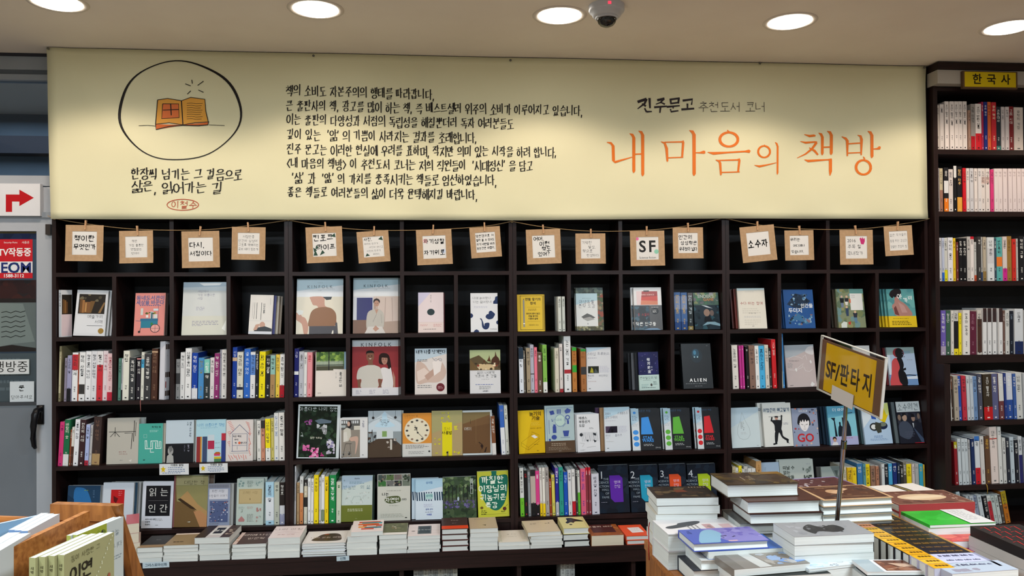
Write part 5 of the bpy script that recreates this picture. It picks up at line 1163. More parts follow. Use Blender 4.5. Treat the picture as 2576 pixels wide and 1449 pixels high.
# fourth shelf
face('B1', 3, 0, 593, 914, 835, 'b4b0a6', 'L .016 1c1c1c .25 .2 .25 .4;L .018 1c1c1c .06 .3 .9 .3;L .016 1c1c1c .25 .3 .1 .41;L .016 1c1c1c .25 .3 .4 .41;L .02 1c1c1c .86 .06 .84 .52;L .014 1c1c1c .91 .1 .9 .4;L .016 1c1c1c .55 .33 .8 .33 .77 .68;H .5 .74 .05 9a4a4a c 백석 문학;T .52 .785 .035 9a4a4a c 가난한 사랑 노래;K .42 .915 .12 1 .015 555;P d0ccc4 .7 .93 .8 .9 .78 .96', 'grey board book with thick black letter strokes', T=0.022, back=4, hard=True, copies=1, cdx=0.020, ccol=['9aa09e'])
face('B1', 3, 0, 916, 1158, 890, '47a294', 'TB .72 .09 .09 1a3a38 c 책 먹는 법;K .45 .17 .45 2 .03 a8d4cc;L .09 d8e4e0 .3 .42 .32 .62 .55 .62 .55 .45 .75 .45 .75 .62 .9 .62 .9 .45;L .04 47a294 .3 .44 .32 .61 .55 .61 .55 .46 .75 .46 .75 .61 .9 .61 .9 .46;L .03 c8dcd8 .5 .65 .5 .72 .65 .72;W .2 .27 .34 .36 .012 9accc4;R .2 .9 .28 .92 1a3a38', 'turquoise book with a white pipe maze drawing', T=0.013, back=4, copies=2, cdx=0.009, ccol=['c8bcaa', 'b8ac98'])
face('B1', 3, 0, 1190, 1473, 857, 'bccad4', 'V .88 .04 .46 .08 345 새로 쓰는 문학;V .78 .04 .28 .06 345 소설;R 0 .55 1 1 16171c;E .18 .72 .1 .1 9a9a98;P a8a8a4 .04 1 .06 .84 .16 .78 .28 .84 .3 1;P 6a6a6a .1 .62 .22 .6 .26 .7 .16 .76;V .68 .58 .9 .05 778 소설 이론;V .82 .58 .98 .07 99a 말과 책', 'half pale blue half black book with a bent figure', T=0.016, back=4, copies=1, cdx=0.010, ccol=['b8b4ac'])
face('B1', 3, 0, 1497, 1798, 850, 'a8ccd8', 'H .52 .13 .12 4a88b8 c 나의 아름다운 책방;K .15 .19 .7 1 .02 6a9cb8;R .02 .4 .2 1 8a3030;R .15 .4 .2 1 c8903a;R .22 .4 .38 1 3a4a6a;R .4 .36 .62 1 c0ccd4;R .4 .5 .62 .7 a82c4c;R .86 .33 1 1 2a3a7a;R .86 .33 1 .5 b03040;P b05a24 .6 .82 .68 .77 .8 .77 .84 .82;R .62 .82 .82 .86 c83a6a;R .62 .88 .86 .93 c8b030;R .62 .93 .86 1 4a7a58;K .64 .55 .2 1 .02 789;K .64 .66 .2 1 .02 789', 'sky blue book with upright painted volumes', T=0.014, back=4)
face('B1', 3, 0, 1802, 2076, 852, 'd4ccc8', ''.join('L .014 d8604a %.3f %.3f %.3f %.3f;' % (x, y, x+dx, y+dy) for x, y, dx, dy in [(.05+.028*(k % 8)+.24*((k//8) % 2)*0, .06+.035*(k % 8)+.24*(k//8), .12, -.03) for k in range(24)])+''.join('L .014 d8604a %.3f %.3f %.3f %.3f;' % (.72+.03*(k % 8), .05+.04*(k % 8)+.25*(k//8), .86+.01*(k % 5), .09+.04*(k % 8)+.25*(k//8)) for k in range(24))+''.join('L .014 d8604a %.3f %.3f %.3f %.3f;' % (.1+.09*k, .84+.02*(k % 2), .2+.08*k, .98-.03*(k % 3)) for k in range(8))+'P d4ccc8 .16 .34 .5 .12 .84 .34 .84 .8 .16 .8;L .016 2a4470 .16 .34 .5 .12 .84 .34;L .016 2a4470 .24 .34 .24 .76;L .016 2a4470 .78 .34 .78 .76;L .012 2a4470 .24 .34 .78 .34;L .012 2a4470 .24 .62 .78 .62;L .016 2a4470 .2 .76 .82 .76;L .01 2a4470 .42 .64 .42 .72;TB .42 .4 .08 223 c 작은 책방,;TB .38 .48 .08 223 c 우리;TB .36 .56 .08 223 c 책;E .5 .56 .045 .032 d8603a;TB .66 .56 .08 223 c 팝니다!', 'pale book with orange hatching and a blue house outline', T=0.016, back=4, copies=2, cdx=0.012, ccol=['c4c0b8', 'bcb8b0'])
face('B2', 3, 1, 183, 612, 705, 'ccd4d6', 'R .04 .03 .93 .98 1a241c;N .04 .1 .93 .98 90 .07 1c2c20,26382a,16201a,2e4230,223024;H .48 .085 .1 c8d0d0 c 아름다운 나의 정원;P 5a6a78 .4 .3 .55 .26 .8 .3 .78 .34 .5 .36;N .16 .28 .34 .38 12 .035 7a3a78,9a5a94;N .45 .36 .7 .56 16 .05 b8bcc0,8a8c90;HB .45 .62 .05 c8c8b8 c 정원 가드닝;N .14 .74 .3 .86 14 .045 c04a90,d070a4;N .3 .8 .52 .98 20 .05 c8408a,d878a8,e0a0c0;N .7 .64 .9 .92 20 .05 b4aec0,8a84a8,d0ccd4;N .56 .88 .66 .96 6 .04 b03a7a;N .08 .52 .14 .6 5 .025 a8b0b0', 'dark garden photo book with pink and white flowers', T=0.014, back=4, side=1.8, rough=0.2)
face('B2', 3, 1, 625, 905, 832, 'd4d4d4', 'R .04 .05 .72 .98 8a8278;R .04 .05 .72 .3 5a5a58;'+''.join('R %.2f .07 %.2f .14 c8ccd0;' % (.05+.08*k, .1+.08*k) for k in range(8))+'R .04 .18 .2 .24 a8b0b0;R .5 .2 .72 .3 c8c4b8;P 1c1618 .26 .16 .3 .07 .4 .07 .42 .2 .36 .26 .28 .24;E .31 .15 .05 .06 c0a090;P c4c0b4 .12 .3 .24 .24 .38 .28 .4 .44 .3 .58 .14 .6;P d0ccc4 .12 .36 .24 .34 .28 .55 .12 .6;P c0a090 .34 .5 .6 .46 .66 .54 .6 .8 .54 .9 .56 .6 .4 .58;L .014 2a2420 .2 .64 .42 .64;L .01 2a2420 .2 .64 .12 .9;L .01 2a2420 .36 .64 .4 .96;N .04 .84 .4 .98 20 .03 2a2a2a,8a8a88;V .84 .07 .3 .08 889 가림책;K .8 .92 .06 1 .03 444', 'white edged book with a woman holding a white dog', T=0.014, back=4, copies=1, cdx=0.008)
face('B2', 3, 1, 910, 1247, 760, '8a9498', 'P c0ccd4 0 .3 .5 .02 1 .3 1 .45 0 .45;P a8b4bc 0 0 1 0 1 .3 .5 .02 0 .3;L .008 6a7478 0 .25 .5 .12 1 .25;E .15 .15 .04 .03 2a2a2c;L .008 2a2a2c .15 0 .15 .12;E .82 .15 .04 .03 2a2a2c;L .008 2a2a2c .82 0 .82 .12;P b4d0e0 .42 .1 .5 .02 .56 .1 .6 .2 .8 .34 .2 .34 .4 .2;H .5 .22 .1 445 c 작업실;H .48 .29 .1 445 c 구경;P 4a3c30 0 .7 .3 .6 .75 .6 1 .75 1 1 0 1;P c4ccd0 .25 .42 .75 .42 .75 .6 .25 .6;R .42 .44 .56 .56 7a9a5c;N 0 .45 .25 .7 12 .04 2a2a2c,4a3a30;N .5 .6 .85 .8 12 .05 b8b0a8,3a3430,8a8078;L .012 2a2420 .12 .4 .04 .75;L .012 2a2420 .12 .4 .16 .7;R .66 .62 .72 .84 c0bcb4', 'bright attic studio photo cover with hanging lamps', T=0.014, back=4, copies=1, cdx=0.010, ccol=['b4b8b4'])
face('B2', 3, 1, 1260, 1553, 785, 'd08a38', 'E .5 .4 .44 .29 d8ccb0;E .5 .4 .42 .277 dcd4bc;T .3 .06 .07 8a5a24 c 나에게 어느 날;K .06 .1 .35 1 .02 9a6424;'+''.join('E %.3f %.3f .045 .022 %s;' % (.5+.35*math.cos(t*math.pi/6), .4+.23*math.sin(t*math.pi/6), ['3a3a3c', '8a7060', '4a4640'][t % 3]) for t in range(12))+'HB .46 .36 .12 2a2a2a c 쾌;E .52 .45 .03 .02 2a2a2a;L .014 2a2a2a .42 .28 .52 .45 .72 .58', 'orange book with a cream clock face', T=0.014, back=4, band=(0.7, 'c8c8c4', 'K .1 .12 .8 3 .1 6a6a68;K .2 .6 .6 3 .08 8a8a88;E .92 .62 .035 .07 333'))
face('B2', 3, 1, 1555, 1867, 760, 'a8946a', 'P a09a6c 0 0 1 0 1 .25 0 .5;R .34 .26 .66 1 d8cc18;N .3 .04 .6 .26 14 .03 c8c020,b8b42a;P c8c040 .72 .34 .84 .34 .8 .4 .88 .42 .74 .44;N .05 .6 .3 .95 10 .04 c0b83a,b8ac40;N .7 .88 .95 .98 5 .04 c8bc30;H .5 .4 .1 3a3410 c 도시;HB .5 .49 .11 3a3410 c 사용법;R .48 .9 .54 1 8a7a50;E .5 .93 .03 .02 222', 'khaki book with a bright yellow central strip', T=0.014, back=4)
face('B2', 3, 1, 1870, 2167, 757, 'c0c8ca', 'R .0 .04 .94 .96 6e5236;P 7a6a48 0 .04 .94 .04 .94 .1 0 .3;P 664a30 0 .4 .94 .3 .94 .96 0 .96;H .18 .41 .12 c8c8c0 c 메이;R .45 .1 .455 .75 8a7450;R .26 .2 .27 .3 3a3024;P 2a1c18 .6 .8 .64 .74 .7 .8 .66 .88;P 2a1c18 .72 .94 .78 .84 .82 .82 .78 .94;L .006 2a1c18 .64 .86 .56 .96;L .006 2a1c18 .56 .72 .6 .78;E .56 .72 .02 .012 2a1c18;E .6 .74 .02 .012 2a1c18', 'brown framed cover with a wilted dark flower', T=0.014, back=4)
face('B3', 3, 2, 197, 480, 853, 'd0a814', 'P dcb81c 0 0 .6 0 .2 1 0 1;TB .66 .085 .17 3a2c08 c 놀기의;TB .68 .185 .17 3a2c08 c 기술;K .5 .28 .36 3 .03 e0c040;T .68 .42 .05 6a5008 c 창의적인 뇌를 위한;L .006 5a4408 .1 .74 .52 .56 .8 .66 .36 .86 .1 .74;L .006 5a4408 .5 .56 .5 .5 .78 .58 .78 .7;P e0dcd8 .48 .6 .6 .57 .74 .63 .62 .66;L .006 5a4408 .36 .86 .36 .92;L .006 5a4408 .1 .74 .1 .82 .36 .92 .8 .72;K .58 .79 .2 1 .02 6a5008;K .68 .94 .1 1 .02 4a3808', 'golden yellow book with a thin line drawn bed', T=0.012, back=4, side=-1.2)
face('B3', 3, 2, 487, 803, 800, 'a8bcc0', 'L .01 4a68a0 .07 .05 .97 .05;L .01 4a68a0 .06 .05 .07 .75;P 3a4c94 .16 .12 .3 .1 .34 .18 .2 .2;R .42 .08 .45 .18 3a4c94;R .47 .08 .5 .18 3a4c94;R .52 .08 .55 .18 3a4c94;P 4a5ca0 .68 .12 .78 .06 .9 .1 .86 .16 .72 .18;E .52 .32 .18 .13 5a78a0;E .52 .32 .17 .12 b4ccc4;H .52 .31 .09 445c98 c 필기구의 모험;L .012 3a4c94 .14 .3 .14 .6;R .26 .44 .38 .58 3a4c94;R .28 .4 .36 .44 3a4c94;E .78 .26 .08 .05 3a4c94;E .78 .26 .05 .03 a8bcc0;R .76 .32 .82 .4 3a4c94;P 3a4c94 .6 .54 .82 .54 .78 .66 .64 .66;R .52 .68 .84 .685 3a4c94;E .3 .67 .09 .05 3a4c94;R .12 .7 .18 .75 3a4c94;L .01 3a4c94 .6 .46 .72 .38', 'mint book with dark blue stationery drawings', T=0.014, back=4, side=-1, band=(0.75, '54402f', 'K .2 .2 .6 2 .14 a89884;K .1 .52 .8 3 .1 8a7a68;K .45 .85 .1 1 .05 ccc'))
face('B3', 3, 2, 833, 1076, 893, 'd8dade', 'TB .1 .1 .135 333 l 에센스;TB .1 .2 .135 333 l 부정선거;TB .1 .3 .135 333 l 도감;K .55 .36 .2 2 .025 777;'+''.join('L .008 4a4e58 %.2f .48 %.2f .72;' % (.2+.06*k, .22+.06*k+(k % 3)*.02) for k in range(12))+'E .18 .54 .07 .045 2a2e34;P 2a2e34 .7 .5 .84 .52 .84 .58 .72 .56;P 2a2e34 .4 .68 .5 .68 .46 .74;P 2a2e34 .7 .68 .86 .72 .76 .76;L .006 555 .1 .75 .3 .78 .2 .86;L .006 555 .4 .88 .8 .86;K .12 .94 .25 1 .02 777', 'white book with a scribbled crowd drawing', T=0.012, back=4, side=-1.4, copies=4, cdx=-0.008)
face('B3', 3, 2, 1128, 1403, 818, 'd0d6dc', 'P b0ccdc 0 0 1 0 1 .05 0 .26;H .36 .14 .12 667 c 2001 스페이스;T .12 .14 .12 667 c 2001;H .28 .225 .12 667 c 오디세이;K .05 .3 .5 1 .02 aab;R .04 .43 .5 .58 1c1826;P 4a3c50 .04 .43 .24 .43 .1 .58 .04 .58;R .26 .5 .34 .58 08080c;K .54 .43 .36 6 .026 bbc;H .32 .64 .09 778 c 아서 C 클라크;K .05 .69 .14 1 .02 aab;K .06 .77 .3 1 .03 b8b8b8;K .08 .92 .08 1 .03 444', 'pale blue and white book with one small night picture', T=0.016, back=4, side=-0.6, copies=2, cdx=-0.021, ccol=['9a7a58', '44304c'])
def saga(x0, x1, yt, c, dc, desc, tip):
    face('B3', 3, 2, x0, x1, yt, '1c1e22', 'P c9d0d4 .0 0 .27 0 .29 1 .03 1;P a8c4d4 .0 0 .27 0 .27 .3 .01 .4;E .13 .1 .05 .03 %s;K .04 .18 .2 4 .03 5a7494;K .05 .36 .2 3 .025 a8b0b8;E .15 .57 .095 .055 %s;E .155 .71 .095 .055 %s;E .165 .85 .095 .055 %s;P %s .36 .22 .6 .20 .74 .62 .33 .62;TB .55 .7 .14 %s c STAR;TB .55 .765 .14 %s c WARS;K .4 .85 .34 2 .03 b0b4b8;T .48 .06 .08 3a5a7a c 새로운 희망;T .9 .94 .045 c8ccd0 c 문학수첩' % (c, c, c, c, dc, c, c), desc, T=0.014, back=9, copies=1, cdx=-0.010)
saga(1418, 1738, 832, '3a8ad8', '3a8ad8', 'black space saga book with blue dots and lettering', 0)
saga(1772, 2062, 828, '5aa83a', '5aa83a', 'black space saga book with green dots and lettering', 0)
saga(2122, 2378, 820, 'c8242c', 'c8242c', 'black space saga book with red dots and lettering', 0)
face('B4', 3, 3, 225, 535, 866, 'c2d0d4', 'P b4c8d4 0 0 1 0 1 .1 0 .5;'+'L .007 8a9498 .42 .12 .36 .3 .24 .5 .22 .66 .28 .76 .42 .8 .56 .78 .66 .68 .64 .52 .52 .34 .42 .12;'+'K .34 .36 .14 5 .035 8a9094;E .44 .555 .015 .01 444;K .34 .62 .24 2 .03 b4bcc0;K .86 .95 .07 1 .02 777', 'pale book with a thin water drop outline', T=0.014, back=8, side=-0.8)
face('B4', 3, 3, 580, 888, 820, 'd4d6d2', 'HB .46 .16 .13 2a4a6a c 이창근의 해고일기;K .25 .22 .4 1 .02 aab;L .01 2a2a2a .2 .31 .7 .31;L .05 1a1c20 .32 .32 .28 .42;L .05 1a1c20 .66 .28 .64 .42;E .47 .35 .055 .042 b89080;P 1a1c20 .4 .33 .42 .3 .52 .3 .54 .34;P 1a1c20 .28 .4 .42 .39 .54 .39 .66 .42 .62 .58 .6 .64 .4 .66 .38 .5;P 1a1c20 .4 .64 .62 .62 .66 .76 .84 .84 .8 .88 .62 .8 .52 .68 .44 .9 .36 .9;P 1a1c20 .28 .93 .42 .9 .44 .94 .3 .96;P 1a1c20 .76 .88 .82 .84 .84 .92 .78 .93;K .7 .46 .22 2 .025 889;K .82 .93 .08 1 .02 777', 'white book with a man in black carrying a board', T=0.022, back=8, side=-0.8, copies=1, cdx=-0.018, hard=False)
face('B4', 3, 3, 892, 1170, 870, '8a94ac', 'N 0 0 1 1 26 .04 9a4048,c87a60,3a4a6a,c8b0a0,4a3a48;P 16161c .24 .44 .22 .3 .28 .2 .42 .14 .58 .16 .68 .26 .7 .36 .66 .46;P e0dcdc .26 .36 .34 .3 .6 .3 .66 .38 .62 .5 .52 .6 .42 .6 .32 .52;P 16161c .24 .34 .36 .22 .6 .24 .68 .36 .62 .32 .56 .36 .52 .3 .46 .37 .42 .3 .36 .37 .32 .32 .28 .4;L .016 16161c .34 .42 .42 .44;L .016 16161c .52 .44 .6 .42;L .008 555 .48 .44 .46 .5 .5 .51;L .01 6a3030 .42 .55 .52 .55;TB .48 .77 .42 b8242c c GO;R .28 .05 .62 .1 c8ccd8;K .3 .065 .3 1 .03 556', 'blue grey comic style book with big red two-letter title', T=0.012, back=9)
face('B4', 3, 3, 1290, 1592, 850, '5a9cb8', 'P 7ab8c8 0 .3 1 .2 1 .78 0 .78;HB .2 .1 .12 d8e4ec l 더 마이너;P 17202c .1 .3 .26 .3 .24 .36 .28 .78 .2 .78 .2 .38;P 17202c .32 .78 .34 .56 .38 .5 .38 .42 .44 .42 .44 .5 .5 .56 .5 .78;P 17202c .5 .3 .62 .3 .72 .4 .78 .56 .78 .78 .5 .78;L .02 17202c .62 .2 .9 .18;R 0 .78 1 1 a0a4c8;E .16 .84 .07 .06 2a2020;E .16 .87 .055 .045 b8907c;P d0d0d4 .04 1 .1 .92 .24 .92 .28 1;K .5 .82 .4 1 .03 a04a6a', 'blue book with bottle silhouettes, beside the metal pole', T=0.014, back=11, side=-0.8, copies=3, cdx=-0.012, ccol=['1c2c3c', '22303e', '1a2634'], rough=0.2)
face('B4', 3, 3, 1665, 1960, 822, 'a8c0d8', 'P c8d4dc 0 0 .4 0 .4 .3 0 .6;P 2c50a0 .3 .1 .5 .1 .5 .4 .34 .38;P d0b818 .55 .05 .8 0 .96 .3 .8 .5 .6 .4;P c8d080 .78 .02 1 0 1 .3 .9 .3;E .4 .58 .17 .1 2a2e34;E .38 .58 .1 .06 d4d8d8;E .72 .56 .17 .09 1a2440;E .72 .53 .13 .05 6a7468;P 3a3c34 .46 .46 .66 .5 .64 .72 .5 .74 .42 .6;P 5a3a28 .6 .3 .68 .3 .66 .42 .6 .4;K .35 .8 .4 2 .03 5a78a8;K .2 .87 .7 2 .03 7a94b8', 'colourful blue and yellow book below the sign corner', T=0.014, back=11, side=-1.2, copies=2, cdx=-0.012, ccol=['3a4c50', '2c3438'], rough=0.2)
face('B4', 3, 3, 2045, 2347, 802, '1a1c28', 'P c4ccce 0 0 1 0 1 .25 0 .25;H .5 .13 .3 5a6468 c 소수의견;N 0 .28 1 .6 24 .12 22242e,2e303c,14161e;P 3c4454 0 .6 .1 .5 .3 .46 .5 .54 .6 .7 .4 .9 0 .8;E .3 .38 .1 .09 a08878;P 14141a .2 .36 .22 .28 .34 .27 .4 .34 .32 .32;E .66 .4 .08 .08 8a7468;P 14141a .58 .38 .6 .3 .7 .3 .74 .38;E .08 .38 .07 .07 7a685c;E .9 .36 .06 .07 6a5c54;P b8c0c8 .6 .52 .66 .52 .64 .66;P 3a4860 .6 .6 1 .9 1 1 .9 1;K .25 .72 .4 3 .05 4a4e60;R .6 .985 1 1 a01c28', 'dark film cover book with faces and pale title strip', T=0.014, back=11, side=-0.8, copies=3, cdx=-0.018, ccol=['5a6468', '16181e', '16181e'])
# fifth shelf
face('C1', 4, 0, 180, 512, 255, '1e3c58', 'P 2a6aa4 .2 .1 .35 .04 .6 .12 .8 .5 1 .9 1 1 .3 1 .2 .5;P 16304a 0 .2 .2 .3 .25 1 0 1;K .5 .1 .15 1 .03 7a9a30;V .8 .1 .5 .05 5a7a9a 바다의 책', 'deep blue book behind the wooden book cart', T=0.014, back=4, side=1.6, copies=1, cdx=0.012, ccol=['a8a8ac'])
face('C1', 4, 0, 540, 852, 225, 'c4ccd6', 'R .26 .15 .7 .62 b81c20;P 5a1014 .34 .28 .5 .34 .44 .44 .36 .4;P 5a1014 .34 .5 .5 .44 .6 .54;K .5 .18 .14 3 .04 d06a6c;K .3 .75 .4 2 .03 99a', 'white book with a solid red rectangle', T=0.014, back=4, side=1.6, copies=3, cdx=0.012, ccol=['2a4458', 'a8a8a8', '9a9c9c'])
face('C1', 4, 0, 945, 1256, 213, 'ccd0da', 'R .11 .09 .91 .74 15161b;T .32 .23 .3 d0d0cc c 읽;T .7 .23 .3 d0d0cc c 는;T .32 .58 .3 d0d0cc c 인;T .7 .58 .3 d0d0cc c 간;R .2 .41 .84 .413 888;TB .12 .81 .06 333 l 리더스에 대한;TB .12 .865 .06 333 l 인문학;TB .12 .92 .06 333 l 에세이;K .46 .8 .25 2 .025 888;K .46 .93 .12 1 .02 666', 'white framed black book with four big outlined syllables', T=0.016, back=4, side=1.4)
face('C1', 4, 0, 1262, 1608, 152, '6e5c3c', 'R 0 0 1 1 6c5434;P 8a8458 .06 .2 1 .2 1 .7 .5 .55 .1 .5;P 7a7a50 .06 0 1 0 1 .2 .06 .2;R .06 .02 1 .19 8c8660;R .06 .02 .84 .19 96906c;H .6 .14 .13 4a4634 c 대담한 책;P a88658 .15 .46 .4 .3 .7 .55 1 .7 1 .85 .6 .66;P 3a2a1c .12 .46 .2 .44 .6 .62 .7 .68 .5 .64 .2 .5;P b08058 .6 .7 .8 .68 1 .8 1 1 .8 1;R 0 0 .04 1 7a4a50;P c8ccc4 .42 .9 .52 .89 .5 .91', 'olive brown painting cover of a hand and feather', T=0.02, back=4, side=1.2, rough=0.16, copies=1, cdx=0.022, ccol=['5a4c44'])
face('C1', 4, 0, 1612, 1838, 235, '8a94ac', 'R 0 0 1 .1 8a8c98;'+''.join('R %.2f .02 %.2f .09 5a5e70;' % (.04+.05*k, .06+.05*k) for k in range(18))+'R .06 .12 .9 .36 c8c8d0;H .46 .17 .12 445 c 파란 서점;H .46 .28 .11 445 c 사람들의 이야기;R .1 .4 .92 .9 4e5a80;N .1 .42 .92 .88 44 .035 2a3044,8a94b0,a86a60,c8ccd8,30384c;W .12 .52 .24 .64 .01 a8b4cc;K .1 .93 .5 1 .03 556', 'blue grey book with a busy street scene drawing', T=0.014, back=4, side=0.8, copies=2, cdx=0.014, ccol=['a8a8a6', '5a5a5c'])
face('C1', 4, 0, 1905, 2178, 183, 'b4c0b8', 'N .06 .04 .28 .17 8 .05 7a9490;K .38 .05 .24 3 .025 5a6a60;K .4 .13 .2 3 .02 5a6a60;N .7 .05 .94 .16 8 .05 8aa09a;R .08 .22 .94 .54 b8a478;W .1 .235 .92 .525 .008 8a7a54;H .5 .3 .1 8a7850 c 오래된 서점;E .5 .44 .02 .02 8a7850;K .08 .6 .24 3 .02 9aa49c;K .4 .6 .24 3 .02 b09a90;N .74 .62 .92 .72 5 .05 a87a74;N .1 .66 .24 .72 4 .04 8a948c;P b07a78 .08 .88 .2 .8 .32 .88 .3 .92 .1 .92;K .4 .76 .26 7 .025 8a8c84;N .74 .8 .92 .94 7 .05 9aa49c,b08a84', 'sage green patterned book with a tan title plate', T=0.02, back=4, side=0.8, copies=1, cdx=0.010)
face('C2', 4, 1, 637, 948, 195, 'c0ccc8', 'P a8bccc 0 0 1 0 1 .1 0 .3;TB .5 .06 .05 445 c 반농반X;K .25 .13 .5 2 .03 6a8a98;H .5 .25 .13 5a7888 c 반농반X의 삶;N .08 .35 .9 .6 30 .03 b4bcb8,a8b0a8,ccd0cc;L .006 8a9890 .3 .6 .4 .45 .6 .45 .7 .6;E .08 .1 .025 .018 8a9ca4', 'pale sketch cover with an olive paper band', T=0.02, back=4, side=0.8, hard=True, band=(0.64, '68702a', 'K .2 .22 .6 2 .1 c8ccb0;K .45 .8 .1 1 .05 a8ac80'), copies=1, cdx=0.010, ccol=['2e3e38'])
face('C2', 4, 1, 1003, 1337, 175, 'c4c4ba', ''.join('R %.2f %.2f %.2f %.2f %s;' % (.02+.245*(k % 4), .01+.125*(k//4), .255+.245*(k % 4), .13+.125*(k//4), ['4a5450', '5a7044', '7a6a68', '4a5448', '3a6a3a', '6a6a68', '2c2e30', '6a7468'][k]) for k in range(8))+'N .02 .01 .98 .25 40 .035 9a9a90,2a3028,6a7a5a,8a7868;K .28 .35 .45 1 .03 9a9a90;HB .14 .43 .1 2a2e28 l 나는;P 4a5430 .22 .55 .3 .49 .6 .47 .7 .52 .68 .6 .4 .63 .26 .6;HB .46 .555 .14 e0e0d8 c 자연인;HB .82 .55 .07 2a2e28 c 이다;K .36 .67 .3 1 .02 9a9a90;K .1 .85 .7 3 .03 a8a89c;R .84 .93 .9 .95 333', 'grey book with eight small garden photos on top', T=0.014, back=4, side=0.2)
face('C2', 4, 1, 1392, 1666, 220, 'ccd8e2', 'P a8c8dc 0 0 1 0 1 .2 0 .34;TB .5 .1 .09 3a68a0 c 섬의집;'+''.join('P 16344c %.3f .33 %.3f .33 %.3f .54 %.3f .54;' % (.02+.09*k, .065+.09*k, .085+.09*k, .04+.09*k) for k in range(4))+''.join('P 16344c %.3f .33 %.3f .33 %.3f .54 %.3f .54;' % (.68+.09*k, .725+.09*k, .745+.09*k, .70+.09*k) for k in range(4))+'R .36 .37 .64 .5 a8ccc8;TB .5 .42 .09 3a7a88 c 섬의집;'+''.join('R %.2f .51 %.2f .545 16344c;R %.2f .33 %.2f .36 16344c;' % (.38+.09*k, .42+.09*k, .38+.09*k, .42+.09*k) for k in range(3))+'K .3 .62 .4 3 .03 b8b8d0;TB .5 .75 .07 5a6aa0 c 섬에 산다;K .35 .81 .3 1 .03 889;TB .5 .88 .07 3a4aa8 c 이태준', 'pale blue book with a dark striped awning pattern', T=0.014, back=4, copies=1, cdx=-0.022, cy=0)
face('C2', 4, 1, 1668, 2010, 203, '3c4c3a', 'N 0 0 1 .5 70 .08 34482e,4a6040,5a7048,24302a,7a8c68;R 0 .5 1 .6 4a5444;'+''.join('R %.2f .2 %.3f .58 22281e;' % (.06+.11*k, .085+.11*k) for k in range(9))+'N 0 .56 1 .76 60 .05 5a5478,6a64904,443e60,4a5a40;N 0 .76 1 1 40 .09 3a4a34,4a5a40,2c382a;E .46 .53 .03 .05 a8b8c4;W .82 .05 .9 .42 .012 b4bcbc;V .86 .07 .4 .06 c8d0d0 숲에 산다'.replace('6a64904', '6a6490'), 'green forest photo book with bluebells', T=0.02, back=4, side=-0.4, rough=0.2)
face('C2', 4, 1, 2026, 2342, 148, 'c4c440', 'P 1c6a58 .08 .12 .44 .1 .46 0 .62 0 .64 .1 .96 .1 .96 .4 .88 .66 .72 .82 .56 .86 .38 .8 .2 .64 .1 .4;HB .5 .19 .24 e4ecdc c 까칠한;HB .5 .38 .22 e4ecdc c 이장님의;HB .5 .57 .2 e4ecdc c 귀농귀촌;HB .54 .74 .19 e4ecdc c 특강!;E .12 .79 .05 .03 6a5424;K .1 .85 .2 3 .035 3a3a18;E .85 .83 .06 .04 5a2c28;L .01 3a4a30 .86 .8 .95 .74;TB .8 .89 .05 3a3a18 c 백승우;R .1 .935 .9 .94 8a8a30', 'lime yellow book with a green heart shaped title', T=0.02, back=4, side=-1.2)
HF = ['5a2c9c', '2a94b4', 'd0502c', 'a4bc28']
for k, (x0, x1) in enumerate(((1510, 1585), (1589, 1660), (1664, 1731), (1735, 1806))):
    fr = 'C3'; s = FR['C3'][2]; X = [(x-1260)*s for x in (x0, x1)]
    yt = [148, 147, 135, 132][k]
    face('C3', 4, 2, X[0], X[1], yt, '1e242e', 'N 0 0 1 1 22 .16 1c2632,222c38,1a2028;T .1 .2 .34 c8ccd0 c %d;' % (k+1)+';'.join('T .33 %.2f .1 8a98a4 r %s' % (.29+.075*j, w) for j, w in enumerate(['THE', 'SCIENCE', 'FICTION', 'HALL', 'OF', 'FAME']))+';P %s .36 .22 .7 .22 .8 .28 .8 .78 .5 .78 .38 .7;H .62 .36 .1 d8c8e0 c 명예;H .62 .45 .1 d8c8e0 c 전당;K .06 .77 .26 1 .02 99a' % HF[k],
         'dark numbered book with a %s label, %s of four' % (['violet', 'cyan', 'orange', 'lime'][k], ['first', 'second', 'third', 'fourth'][k]), T=0.022, back=7, side=-0.8, copies=0, rough=0.22)
face('C4', 4, 3, 1455, 1670, 158, 'a8bcd0', 'V .26 .1 .9 .09 8898a8 어린 왕자의 별', 'pale blue novel behind the tallest table pile', T=0.014, back=7, side=-1)
face('C4', 4, 3, 1675, 2062, 126, 'b4bcb6', 'K .8 .1 .14 1 .02 889;TB .1 .17 .115 2a3430 l 떠날 수;TB .1 .27 .115 2a3430 l 없는;TB .1 .37 .115 2a3430 l 사람들;N .68 .15 .94 .3 10 .06 8a948e,6a746e;N .7 .34 .94 .5 12 .06 3a4440,2a302c,8a948e', 'grey green book with black three-line title, behind table piles', T=0.014, back=7, side=-1, copies=1, cdx=-0.006)
face('C4', 4, 3, 2150, 2420, 205, '98a29e', 'P 6a7674 .4 0 .8 0 .7 .2 .75 .4 .6 .3 .5 .15;P 4a5452 .55 .1 .7 .1 .66 .3', 'grey book with a tree shape, behind the metal pole', T=0.014, back=7, side=-1, copies=1, cdx=-0.02, ccol=['4a4a48'])
